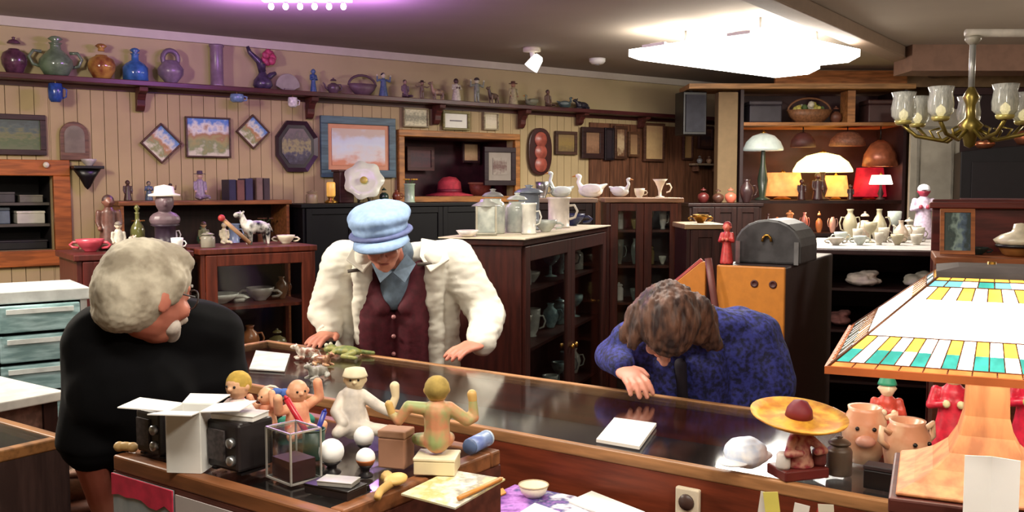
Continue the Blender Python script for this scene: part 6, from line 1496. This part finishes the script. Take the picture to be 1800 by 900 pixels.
# ================================================================== STAINED GLASS LAMP
lx, ly = PX, PYY
r = thing('stained_glass_lamp', 'large lit stained glass lamp with square shade of white, amber and teal glass', 'lamp', (lx, ly, NZ + .0008), R(-24))
WP = M((196, 132, 84), rough=.6, rgb2=(160, 100, 62), scale=6, kind='wood', stretch=(6, 6, 1))
b = MB()
def sq(prof, rot=PI / 4):
    vs = []; fs = []; m = len(prof)
    for i in range(4):
        a = rot + i * PI / 2
        for h_, z in prof: vs.append((h_ * 1.4142 * math.cos(a), h_ * 1.4142 * math.sin(a), z))
    for i in range(4):
        j = (i + 1) % 4
        for q in range(m - 1): fs.append((i * m + q, j * m + q, j * m + q + 1, i * m + q + 1))
    fs.append(tuple(i * m for i in reversed(range(4)))); fs.append(tuple(i * m + m - 1 for i in range(4)))
    return vs, fs
vs, fs = sq([(.134, 0), (.135, .006), (.108, .018), (.080, .036), (.056, .060), (.042, .088), (.034, .12), (.032, .17), (.034, .222)])
b.add(vs, fs, False); b.build('base', WP, r, bev=.003)
hb_, ht_ = .235, .08; z0_ = PY(1468, 646, 1.441).z - NZ; z1_ = PY(1672, 486, 1.52).z - NZ
def face(u, v):    # u -1..1 across, v 0..1 up; on the front face
    h_ = hb_ + (ht_ - hb_) * v; return (u * h_, -h_, z0_ + (z1_ - z0_) * v)
G = {'w': M((255, 250, 238), emit=3.2, kind='lit', var=.04, rough=.2), 'a': M((255, 190, 70), emit=1.5, kind='lit', var=.25, rough=.2, scale=30), 't': M((60, 160, 150), emit=.75, kind='lit', var=.35, rough=.2, scale=30), 'b': M((110, 190, 210), emit=.8, kind='lit', var=.3, rough=.2, scale=30), 'o': M((240, 130, 70), emit=.6, kind='lit', var=.3, rough=.2, scale=30)}
gl = list(G)
rows_ = [(0, .06, ['o'] * 14), (.06, .20, ['t', 'w', 't', 't', 'w', 't', 'w'] * 3), (.20, .34, ['a', 'w', 'a', 'w', 'a', 'w', 'w'] * 3), (.34, .74, ['w'] * 8), (.74, .88, ['w', 'a', 'w', 'a', 'w', 'a', 'w', 'a', 'w', 'a', 'w']), (.88, .95, ['b', 'b', 'w', 't', 'b', 'w', 'b', 't']), (.95, 1.0, ['a'] * 8)]
b = MB(); lead = MB()
for fq in range(4):
    rot = Matrix.Rotation(fq * PI / 2, 4, 'Z')
    for v0, v1, cells in rows_:
        n = len(cells)
        for i, c in enumerate(cells):
            u0 = -1 + 2 * i / n; u1 = -1 + 2 * (i + 1) / n; b.mi = gl.index(c)
            Q = [rot @ Vector(face(u0, v0)), rot @ Vector(face(u1, v0)), rot @ Vector(face(u1, v1)), rot @ Vector(face(u0, v1))]
            nr = (Q[1] - Q[0]).cross(Q[3] - Q[0]).normalized() * .003
            vs = [tuple(q) for q in Q] + [tuple(q - nr) for q in Q]
            b.add(vs, [(0, 1, 2, 3), (7, 6, 5, 4), (0, 4, 5, 1), (1, 5, 6, 2), (2, 6, 7, 3), (3, 7, 4, 0)])
            if c != 'w' or n > 8: lead.tube([tuple(Q[0]), tuple(Q[3])], .0011, n=5)
        for vv in ((v0,) if v0 not in (.74,) else (v0,)): 
            if v0 in (.06, .34, .88, .95, .0): lead.tube([tuple(rot @ Vector(face(-1, vv))), tuple(rot @ Vector(face(1, vv)))], .0013, n=5)
    lead.tube([tuple(rot @ Vector(face(-1, 0))), tuple(rot @ Vector(face(-1, 1)))], .0022, n=6)
shd = b.build('glass_shade', list(G.values()), r)
lead.build('lead_came', M((110, 66, 40), rough=.4, metal=.5), shd)
b = MB(); vs, fs = sq([(hb_ + .004, z0_ - .010), (hb_ + .004, z0_ + .002), (hb_ - .008, z0_ + .002), (hb_ - .008, z0_ - .010)]); fs = fs[:-2] + [(i * 4 + 3, ((i + 1) % 4) * 4 + 3, ((i + 1) % 4) * 4, i * 4) for i in range(4)]
b.add(vs, fs); b.build('shade_rim', M((196, 104, 56), rough=.4), r)
b = MB(); vs, fs = sq([(ht_ + .004, z1_ - .002), (ht_ + .004, z1_ + .008), (ht_ - .03, z1_ + .014), (.012, z1_ + .016)]); b.add(vs, fs); b.build('shade_cap', M((90, 84, 84), rough=.4, metal=.4), r)
b = MB(); b.tube([(0, 0, .22), (0, 0, z1_ + .02)], .007, n=8); b.build('stem', BRASS, r)
for s in (-1, 1):
    b = MB(); b.tube([(0, 0, .27), (s * .05, 0, .285)], .005, n=6); so = b.build('socket_arm', BRASS, r)
    b = MB(); b.ell((s * .075, 0, .287), (.03, .02, .02)); b.build('bulb', M((255, 244, 220), emit=2, kind='lit', var=0), so)
point('lamp_light_main', (lx, ly - .03, NZ + .235), .8, (1, .84, .6), .05)

# ================================================================== THE NEAR SHOWCASE CLUTTER
def np_(px, py): return PZ(px, py, NZ + .0008)
# white box column with flaps
p = np_(338, 822); 
r = thing('white_box', 'tall white cardboard box with wide open flaps on the near showcase', 'box', p, CANG + .5)
WB = M((226, 226, 222), rough=.6, var=.08); w_, h_ = .062, .108
b = MB()
for s in (-1, 1): b.box((s * w_ / 2, 0, h_ / 2), (.003, w_, h_)); b.box((0, s * w_ / 2, h_ / 2), (w_, .003, h_))
b.box((0, 0, .002), (w_, w_, .003)); b.build('body', WB, r)
for a, ln in ((0, .075), (PI / 2, .05), (PI, .085), (-PI / 2, .05)):
    b = MB(); b.at((w_ / 2 * math.cos(a), w_ / 2 * math.sin(a), h_), (0, 0, a)); b.add([(0, -w_ / 2, 0), (ln, -w_ / 2 - .008, .006), (ln, w_ / 2 + .008, .006), (0, w_ / 2, 0), (0, -w_ / 2, .002), (ln, -w_ / 2 - .008, .008), (ln, w_ / 2 + .008, .008), (0, w_ / 2, .002)], [(0, 3, 2, 1), (4, 5, 6, 7), (0, 1, 5, 4), (1, 2, 6, 5), (2, 3, 7, 6), (3, 0, 4, 7)]); b.build('flap', WHITE, r)
DK = M((34, 28, 30), rough=.4, var=.4)
def radio(label, px, py, d, knobs=2):
    p = np_(px, py); r = thing('black_radio', label, 'radio', p, CANG, 'black sets on the near showcase'); x, y, z = d
    b = MB(); b.box((0, 0, z / 2 + .004), (x, y, z - .004)); b.build('body', DK, r, bev=.006)
    b = MB(); b.box((-x * .15, -y / 2 - .002, z * .55), (x * .5, .004, z * .6)); b.build('grille', M((70, 62, 62), rough=.7, var=.5, scale=120), r)
    for i in range(knobs):
        b = MB(); b.at((x * .33, -y / 2, z * (.3 + .35 * i)), (PI / 2, 0, 0)); b.lathe([(.009, 0), (.009, .008), (.006, .01), (0, .01)], n=14); b.build('knob', STEEL, r)
    b = MB(); 
    for sx in (-1, 1): b.box((sx * x * .4, 0, .002), (.012, y * .8, .004))
    b.build('feet', BLK, r)
radio('black set with round knobs left of the tall white box', 290, 796, (.075, .07, .085))
radio('wider black set right of the tall white box', 424, 822, (.085, .08, .09))
gbox('card_packet', 'flat white packet lying on top of the wider black set', 'packet', np_(424, 822) + Vector((0, 0, .0915)), (.085, .05, .010), WHITE, rz=CANG + .3, lid=M((210, 206, 200)))
p = np_(214, 800) + Vector((.0, .02, 0)); b = MB(); b.ell((0, 0, .011), (.018, .009, .009)); b.ell((.014, 0, .010), (.011, .010, .010)); b.ell((-.014, 0, .010), (.011, .010, .010)); o = fuse('wooden_peanut', b, M((196, 160, 104), rough=.5), .002, None, 2); o.location = p; o.rotation_euler = (0, 0, -.2); tag(o, 'small tan peanut-shaped wooden piece at the left corner of the near showcase', 'ornament')
# glass box with silver edges
p = np_(512, 846)
r = thing('glass_box', 'small glass box with silver edges and dark things inside', 'glass box', p + Vector((0, .02, 0)), CANG - .15)
w_, d_, h_ = .075, .06, .088; b = MB()
for sx in (-1, 1):
    for sy in (-1, 1): b.box((sx * w_ / 2, sy * d_ / 2, h_ / 2), (.003, .003, h_))
    b.box((sx * w_ / 2, 0, h_), (.003, d_, .003)); b.box((sx * w_ / 2, 0, .0015), (.003, d_, .003)); b.box((0, sx * d_ / 2, h_), (w_, .003, .003)); b.box((0, sx * d_ / 2, .0015), (w_, .003, .003))
b.build('frame', M((200, 196, 190), rough=.3, metal=.5), r)
b = MB(); b.box((0, 0, h_ / 2), (w_ - .004, d_ - .004, h_ - .004)); b.build('panes', GL((150, 170, 165), .05), r)
b = MB(); b.box((0, 0, .02), (w_ * .8, d_ * .8, .034)); b.build('lining', M((70, 34, 34)), r)
# teal cloth, red pen and blue pen in a cup
p = np_(480, 790)
def rod(name, label, a, c, rr, mat, tip=None, cat='pen'):
    r = thing(name, label, cat, a); d = Vector(c) - Vector(a); b = MB(); b.tube([(0, 0, 0), tuple(d)], rr, n=10); b.build('barrel', mat, r)
    b = MB(); b.tube([tuple(d), tuple(d * 1.06)], [rr * .9, rr * .3], n=10); b.build('tip', tip or mat, r); return r
pb = np_(552, 806)
r = thing('pen_cup', 'dark green cup holding the red and blue pens on the near showcase', 'cup', pb)
b = MB(); b.lathe(solidify([(.019, 0), (.02, .004), (.021, .055)], .002), n=20); b.build('body', M((34, 62, 52), rough=.4), r); b = MB(); b.tube([(.021 * math.cos(a), .021 * math.sin(a), .055) for a in [i * PI / 8 for i in range(16)]], .0015, closed=True, n=6); b.build('rim', M((60, 90, 76)), r)
rod('red_pen', 'thick red pen leaning left out of the dark green cup', pb + Vector((.012, -.004, .007)), pb + Vector((-.048, -.002, .112)), .0058, M((196, 34, 50), rough=.3))
rod('blue_pen', 'short blue pen leaning right out of the dark green cup', pb + Vector((-.010, .009, .007)), pb + Vector((.018, .014, .085)), .005, M((40, 50, 150), rough=.3))
p = np_(520, 752); b = MB(); b.ell((0, 0, .014), (.032, .024, .012)); b.ell((.022, .006, .018), (.018, .016, .012)); b.ell((-.02, -.008, .016), (.018, .014, .012)); o = fuse('teal_cloth', b, M((52, 150, 128), rough=.8), .002, None, 2); jitter(o, .003, 60); o.location = p; ground(o); tag(o, 'small crumpled teal green cloth among the dolls on the near showcase', 'cloth')
# eggs
BL = M((26, 22, 26), rough=.4)
for px, py, sc, lab, tw_ in ((583, 832, 1.0, 'large white ball on a dark cup, front of the near showcase', None), (640, 800, .85, 'white ball on a dark cup behind the front one', None), (643, 838, .75, 'white ball with orange lower half beside the cardboard box', (190, 110, 60))):
    r = thing('white_ball', lab, 'ball', np_(px, py), 0, 'white balls on dark cups')
    b = MB(); b.lathe([(.016 * sc, 0), (.017 * sc, .003), (.009 * sc, .008), (.009 * sc, .014), (.018 * sc, .022), (.014 * sc, .022), (0, .018)], n=18); b.build('cup', BL, r)
    b = MB(); b.ell((0, 0, .018 + .021 * sc), .0225 * sc, n=20); b.build('ball', M((250, 250, 248), rough=.5, var=.02), r)
    if tw_: b = MB(); b.lathe([(.0226 * sc * math.cos(a), .018 + .021 * sc + .0228 * sc * math.sin(a)) for a in [-1.2 + i * .15 for i in range(8)]], n=20); b.build('lower_half', M(tw_, rough=.5), r)
# cardboard box
gbox('cardboard_box', 'small plain brown cardboard box behind the white balls', 'box', np_(697, 818), (.052, .045, .068), M((168, 122, 96), rough=.8, var=.12), rz=CANG + .3, lid=M((176, 132, 104), rough=.8))
# dark tray and silver book at the front rim
gbox('dark_tray_box', 'flat black box in front of the white balls', 'box', np_(590, 866), (.09, .05, .016), DK, rz=CANG + .1, lid=BLK)
gbox('silver_notebook', 'grey-silver notebook lying on the flat black box', 'notebook', np_(590, 866) + Vector((.006, -.004, .0165)), (.06, .036, .008), M((166, 164, 160), rough=.4), rz=CANG + .35, lid=M((184, 182, 176), rough=.35))
# ---- dolls
def doll(name, label, loc, rz, sc, joints, radii, cols, headc=None, headr=.024, hair=None, extras=None, cat='doll', hatb=None):
    """joints: dict of chains of local points (metres, before sc)"""
    r = thing(name, label, cat, loc, rz); cb, cs = M(cols[0], rough=.55, rgb2=cols[2] if len(cols) > 2 else None, var=.2, scale=30), M(cols[1], rough=.45, var=.12)
    b = MB(); nsk = 0
    for ch, rr, who in joints:
        tgt = b if who == 'b' else MB()
        P = [Vector(q) * sc for q in ch]
        for i in range(len(P) - 1): tgt.cap(P[i], P[i + 1], rr[i] * sc, rr[i + 1] * sc, n=12)
        if who != 'b': fuse('limb', tgt, cs, .002, r, 2)
    fuse('body', b, cb, .0022, r, 2)
    if headc:
        h = Vector(headc) * sc; hr_ = headr * sc; b = MB(); b.ell(h, (hr_, hr_, hr_ * 1.12)); b.ell(h + Vector((0, -hr_ * .98, -hr_ * .1)), (hr_ * .2, hr_ * .25, hr_ * .2)); 
        for s in (-1, 1): b.ell(h + Vector((s * hr_ * .98, 0, 0)), (hr_ * .18, hr_ * .25, hr_ * .3))
        fuse('head', b, cs, .0018, r, 1)
        b = MB()
        for s in (-1, 1): b.ell(h + Vector((s * hr_ * .38, -hr_ * .9, hr_ * .12)), hr_ * .12, n=8)
        b.build('eyes', BLK, r)
        if hair: b = MB(); b.ell(h + Vector((0, hr_ * .15, hr_ * .22)), (hr_ * 1.1, hr_ * 1.05, hr_ * 1.1)); b.build('hair', M(hair, rough=.8, var=.3, scale=60), r)
        if hatb: b = MB(); b.lathe([(hr_ * 1.25, h.z + hr_ * .35), (hr_ * 1.2, h.z + hr_ * .5), (hr_ * .95, h.z + hr_ * 1.1), (0, h.z + hr_ * 1.3)], c=(h.x, h.y, 0), n=18); b.build('hat', M(hatb, rough=.6), r)
    return ground(r)
# cream pot the green doll sits on
sheet('magazine', 'cream and yellow magazine overhanging the right edge of the near showcase under the tin', 'magazine', [(705, 868), (792, 826), (888, 842), (800, 893)], NZ, PIC([(226, 216, 180), (206, 190, 120), (232, 226, 210), (150, 146, 130), (226, 210, 150)], 8, vertical=False), .003)
a_, c_ = PZ(806, 876, NZ + .0082), PZ(880, 842, NZ + .0082)
rod('orange_pencil', 'orange pencil lying on the cream magazine at the right edge of the near showcase', a_, c_, .004, M((226, 150, 70), rough=.4), M((230, 200, 150)))
p = np_(780, 834) + Vector((-.012, .010, .0038))
gb = gbox('cream_tin', 'cream coloured square tin the green doll sits on', 'tin', p, (.072, .06, .030), M((232, 216, 176), rough=.4, var=.12), rz=CANG + .5, lid=M((240, 228, 196), rough=.4))
gz = .031
doll('green_frog_doll', 'big green frog-like doll seen from behind with both arms spread on the near showcase', p + Vector((0, 0, gz)), PI + .15, .8, [
    ([(0, 0, .022), (0, 0, .05), (0, .002, .085)], (.030, .028, .030), 'b'),
    ([(-.026, 0, .092), (-.066, -.004, .062), (-.082, -.01, .066), (-.080, -.012, .102)], (.015, .014, .012, .010), 'b'),
    ([(.026, 0, .092), (.062, 0, .098), (.083, -.004, .066), (.098, -.01, .08)], (.015, .013, .011, .009), 'b'),
    ([(.02, -.01, .02), (.04, -.05, .012)], (.018, .014), 'b'), ([(-.02, -.01, .02), (-.03, -.05, .012)], (.018, .014), 'b'),
    ([(-.080, -.012, .104), (-.078, -.012, .118)], (.010, .011), 's'), ([(.098, -.01, .082), (.104, -.012, .102)], (.009, .009), 's'),
    ([(0, 0, .09), (0, 0, .112)], (.014, .013), 's')],
    None, ((150, 162, 106), (206, 166, 98), (206, 140, 104)), headc=(0, 0, .132), headr=.0255, hair=(176, 150, 78))
# long beige limb / wooden spoon in front
pa_, pb_ = np_(712, 846), np_(668, 872)
r = thing('wooden_spoon', 'long tan wooden spoon lying slanted from the green doll to the front rim', 'spoon', pb_ + Vector((0, 0, .0)), 0)
d = pa_ - pb_; b = MB(); b.tube([(0, -.03, .008), (0, 0, .008), tuple(d * .5 + Vector((0, 0, .012))), tuple(d + Vector((-.03, -.012, .012)))], [.006, .007, .008, .011], n=10); b.build('handle', M((214, 172, 100), rough=.5), r)
b = MB(); b.ell(tuple(d * .62 + Vector((0, 0, .013))), (.026, .018, .009), rot=Rm(0, 0, math.atan2(d.y, d.x))); b.build('bowl', M((226, 186, 112), rough=.5), r)
# white skeleton like doll with raised arm
doll('white_cloth_doll', 'white cloth doll with pale hat and one arm raised high on the near showcase', np_(622, 772), .1, .95, [
    ([(0, 0, .02), (-.004, 0, .05), (-.002, 0, .078)], (.034, .030, .024), 'b'),
    ([(.018, 0, .080), (.05, -.006, .058), (.075, -.01, .045)], (.013, .012, .011), 'b'),
    ([(-.02, 0, .078), (-.035, -.02, .05), (-.02, -.035, .03)], (.013, .012, .011), 'b'),
    ([(.0, -.01, .02), (.04, -.03, .014), (.07, -.035, .012)], (.018, .014, .012), 'b'), ([(-.01, -.01, .02), (-.03, -.045, .012)], (.018, .012), 'b'),
    ([(.075, -.01, .046), (.088, -.008, .075), (.086, -.006, .098)], (.010, .008, .0105), 's'), ([(0, 0, .085), (0, 0, .10)], (.012, .012), 's')],
    None, ((222, 212, 198), (238, 218, 176), (190, 182, 174)), headc=(.004, 0, .112), headr=.0215, hatb=(240, 226, 190))
# baby dolls
for i, (px, py, rz, lab, c, sc) in enumerate(((524, 772, .6, 'naked peach baby doll with one arm up in the middle of the doll pile', (236, 176, 138), .95), (470, 762, -.7, 'small peach baby doll leaning left beside the yellow-haired doll', (240, 190, 150), .75))):
    doll('baby_doll', lab, np_(px, py), rz, sc, [
        ([(0, 0, .022), (0, 0, .06)], (.028, .022), 'b'), ([(-.018, 0, .062), (-.045, -.01, .06), (-.05, -.02, .09)], (.011, .010, .010), 'b'), ([(.018, 0, .062), (.045, -.01, .08), (.04, -.012, .112)], (.011, .010, .010), 'b'),
        ([(.012, -.01, .018), (.03, -.045, .014), (.035, -.05, .03)], (.015, .012, .010), 'b'), ([(-.012, -.01, .018), (-.03, -.045, .014)], (.015, .012), 'b'), ([(0, 0, .065), (0, 0, .075)], (.012, .012), 's')],
        None, (c, c, (214, 140, 110)), headc=(0, -.002, .096), headr=.022)
doll('yellow_haired_doll', 'yellow-haired doll in white shirt with pink front beside the black shirted man', np_(420, 776), -.4, 1.0, [
    ([(0, 0, .02), (0, 0, .065)], (.026, .020), 'b'), ([(-.018, 0, .068), (-.045, -.005, .045), (-.055, -.01, .03)], (.012, .011, .009), 'b'), ([(.018, 0, .068), (.045, -.005, .045), (.06, -.01, .035)], (.012, .011, .009), 'b'),
    ([(.012, -.01, .016), (.03, -.05, .012)], (.014, .011), 's'), ([(-.012, -.01, .016), (-.02, -.05, .012)], (.014, .011), 's'), ([(0, 0, .07), (0, 0, .085)], (.010, .010), 's')],
    None, ((238, 232, 224), (232, 180, 140), (226, 150, 160)), headc=(0, 0, .104), headr=.0235, hair=(206, 170, 72))
# small head, ribbon and purse at the back edge
r = thing('black_purse', 'small black purse with blue-white ribbon behind the baby dolls', 'purse', np_(476, 744), .3)
b = MB(); b.ell((0, 0, .03), (.03, .014, .03)); b.box((0, 0, .006), (.04, .02, .01)); fuse('body', b, BLK, .002, r, 2)
b = MB(); b.tube([(.025 * math.cos(a), 0, .05 + .03 * math.sin(a)) for a in [i * PI / 8 for i in range(9)]], .003, n=6); b.build('handle', CREAM, r)
b = MB(); b.ell((.028, -.008, .066), (.016, .005, .009)); b.ell((.012, -.012, .07), (.012, .005, .008)); b.build('ribbon', M((80, 120, 206), rough=.6), r)
# blue tube
pa_, pb_ = np_(838, 800), np_(872, 782)
r = thing('blue_tube', 'pale blue cylindrical tube lying at the right end of the near showcase', 'tube', pa_ + Vector((-.012, 0, .0165)), 0)
d = (pb_ - pa_) * .9; d.z = 0; d.normalize(); d *= .062; b = MB(); b.tube([(0, 0, 0), tuple(d)], .0155, n=20); b.build('body', M((140, 164, 206), rough=.35, rgb2=(110, 128, 190), scale=20), r)
b = MB(); b.tube([tuple(d), tuple(d * 1.1)], [.016, .0155], n=20); b.build('cap', M((196, 214, 232), rough=.3), r)
b = MB(); d2 = d.normalized(); b.tube([tuple(d * -.02), tuple(d * -.08)], [.0155, .014], n=20); b.build('end', M((90, 110, 150), rough=.3), r)

# ================================================================== PAPERS ON THE WORK DESK
def dk(px, py, z=0): return PZ(px, py, DZ + z)
def dsheet(name, label, cat, pts, z0, mat, th=.004, group='papers on the work desk'):
    return sheet(name, label, cat, pts, DZ + z0, mat, th, group)
MAG = PIC([(40, 36, 96), (120, 60, 150), (190, 130, 214), (60, 60, 130), (240, 236, 246), (60, 44, 110)], 9, vertical=False)
dsheet('magazine', 'glossy purple and blue magazine lying on the work desk', 'magazine', [(805, 900), (912, 935), (1075, 898), (1010, 872), (905, 852)], .0, MAG, .012)
dsheet('paper_sheet', 'small white card on top of the purple magazine', 'paper', [(905, 906), (950, 918), (985, 900), (940, 884)], .013, PAPER, .002)
dsheet('envelope', 'large white envelope on the desk right of the purple magazine', 'envelope', [(1000, 881), (1092, 918), (1134, 900), (1040, 863)], .013, PAPER, .004)
dsheet('paper_sheet', 'orange edged folder at the left end of the work desk', 'folder', [(800, 888), (884, 858), (890, 866), (812, 902)], .013, M((226, 150, 66)), .003)
dsheet('yellow_cloth', 'pale yellow folded cloth at the left of the work desk', 'cloth', [(800, 905), (806, 930), (860, 935), (848, 905)], .0125, M((220, 206, 150)), .012)
p = dk(938, 880, .0135); p = dk(938, 872, .0132)
r = thing('cream_bowl', 'small round cream bowl against the counter panel behind the magazine', 'bowl', p + Vector((0, -.0, 0)))
b = MB(); b.lathe(solidify([(.02, 0), (.03, .01), (.036, .028)], .003), n=22); b.build('body', CREAM, r); b = MB(); b.tube([(.0355 * math.cos(a), .0355 * math.sin(a), .028) for a in [i * PI / 10 for i in range(20)]], .0018, closed=True, n=6); b.build('rim', M((200, 180, 140)), r)
# socket plate like cream box on the counter panel
px_ = 1212; s_, n_ = SN(dk(px_, 885)); 
def panelpt(px, py, off):       # a point on the counter's camera side panel
    d_ = ray(px, py); t = (n0c - off) / (d_.x * CN.x + d_.y * CN.y); return EYE + d_ * t
p = panelpt(1212, 884, .002)
r = thing('power_outlet', 'cream power outlet box on the wooden side of the glass counter', 'outlet', p, CANG)
b = MB(); b.box((0, -.008, 0), (.058, .016, .075)); b.build('plate', M((226, 214, 190), rough=.4), r, bev=.004)
b = MB(); b.at((0, -.017, .006), (PI / 2, 0, 0)); b.lathe([(.019, 0), (.018, .004), (0, .004)], n=18); b.build('socket', M((70, 50, 44), rough=.4), r)
# pens and cards sticking up in a holder near the right
p = dk(1392, 960, .0); q = CP(*SN(PZ(1400, 925, .93))); 
# slim letter rack standing on the desk
s1_, n1_ = SN(PZ(1395, 905, .93)); s1_ = -.60
o_ = CP(s1_, n0c - .10, DZ + .0008)
r = thing('letter_rack', 'wooden letter rack on the desk holding bright cards and pens', 'rack', o_, CANG)
b = MB(); b.box((0, 0, .004), (.18, .06, .008)); b.box((0, -.028, .03), (.18, .004, .052)); b.box((0, .028, .035), (.18, .004, .062)); 
for s in (-1, 1): b.box((s * .088, 0, .03), (.004, .052, .052))
b.build('holder', wood((120, 70, 44)), r)
for i, (x, rz_, rgb, nm, hh) in enumerate(((-.07, .3, (236, 232, 224), 'white card standing at the left in the letter rack', .11), (-.035, -.35, (232, 222, 110), 'yellow card slanting in the letter rack', .115), (.0, .35, (240, 238, 230), 'white card standing in the middle of the letter rack', .10), (.04, .5, (200, 60, 60), 'red-edged card in the right half of the letter rack', .10), (.07, -.2, (226, 220, 200), 'cream card at the right in the letter rack', .11))):
    pp_ = o_ + CD * x; b = MB(); b.box((0, 0, hh / 2), (.03, .0012, hh)); o = b.build('greeting_card', M(rgb, rough=.5, var=.08), loc=(pp_.x, pp_.y, DZ + .0145)); o.rotation_euler = (0, rz_ * .4, CANG + .2); tag(o, nm, 'card', 'cards in the letter rack')
# white folded leaflet leaning at the lamp foot
p = PZ(1752, 896, NZ)
r = thing('paper_leaflet', 'white folded leaflet standing before the lamp base', 'leaflet', (PX - .064, PYY - .146, NZ + .001), R(-24))
for s in (-1, 1):
    b = MB(); b.at((0, 0, 0), (0, 0, -s * .25)); b.box((s * .021, -.008, .045), (.04, .001, .09)); b.build('page', M((250, 248, 246), rough=.5, var=.03), r)

# ================================================================== LOWER LEFT: BASKET
p = PY(128, 835, 2.85); zst = .66
r = thing('wooden_stool', 'low dark wooden stool carrying the basket, behind the lower left showcase', 'stool', (p.x, p.y, 0), .3)
b = MB(); b.lathe([(.15, zst - .03), (.155, zst - .02), (.15, zst), (0, zst)], n=26); b.build('seat', wood((104, 60, 42)), r)
for i in range(4):
    a = i * PI / 2 + .4; b = MB(); b.tube([(.09 * math.cos(a), .09 * math.sin(a), zst - .03), (.14 * math.cos(a), .14 * math.sin(a), 0.004)], [.017, .014], n=8); b.build('leg', DARKW, r)
r = thing('wicker_basket', 'brown wicker basket on the low stool at the lower left', 'basket', (p.x, p.y, zst + .0008)); b = MB(); b.lathe(solidify([(.10, 0), (.125, .05), (.135, .09)], .008), n=24, flute=1, fa=.03); b.build('body', M((134, 92, 64), var=.4, scale=50), r)
b = MB(); b.tube([(.132 * math.cos(a), .132 * math.sin(a), .09) for a in [i * PI / 10 for i in range(20)]], .009, closed=True); b.build('rim', M((120, 78, 54)), r)
for i, (x, y, z, rgb, nm) in enumerate(((-.055, -.04, .05, (196, 168, 146), 'beige'), (.05, -.05, .05, (150, 122, 104), 'brown'), (-.01, .06, .05, (206, 190, 176), 'pale'), (0, -.005, .135, (190, 150, 130), 'rose beige'))):
    b = MB(); b.ell((0, 0, 0), .041, n=18)
    for t in range(5): b.tube([(.0415 * math.cos(a) * math.cos(t * .6), .0415 * math.sin(a), .0415 * math.cos(a) * math.sin(t * .6)) for a in [j * PI / 10 for j in range(20)]], .003, closed=True, n=5)
    o = b.build('yarn_ball', M(rgb, rough=.9, var=.3, scale=60)); o.location = (p.x + x, p.y + y, zst + z + .008); tag(o, '%s ball of yarn in the wicker basket' % nm, 'yarn ball', 'balls of yarn in the basket')
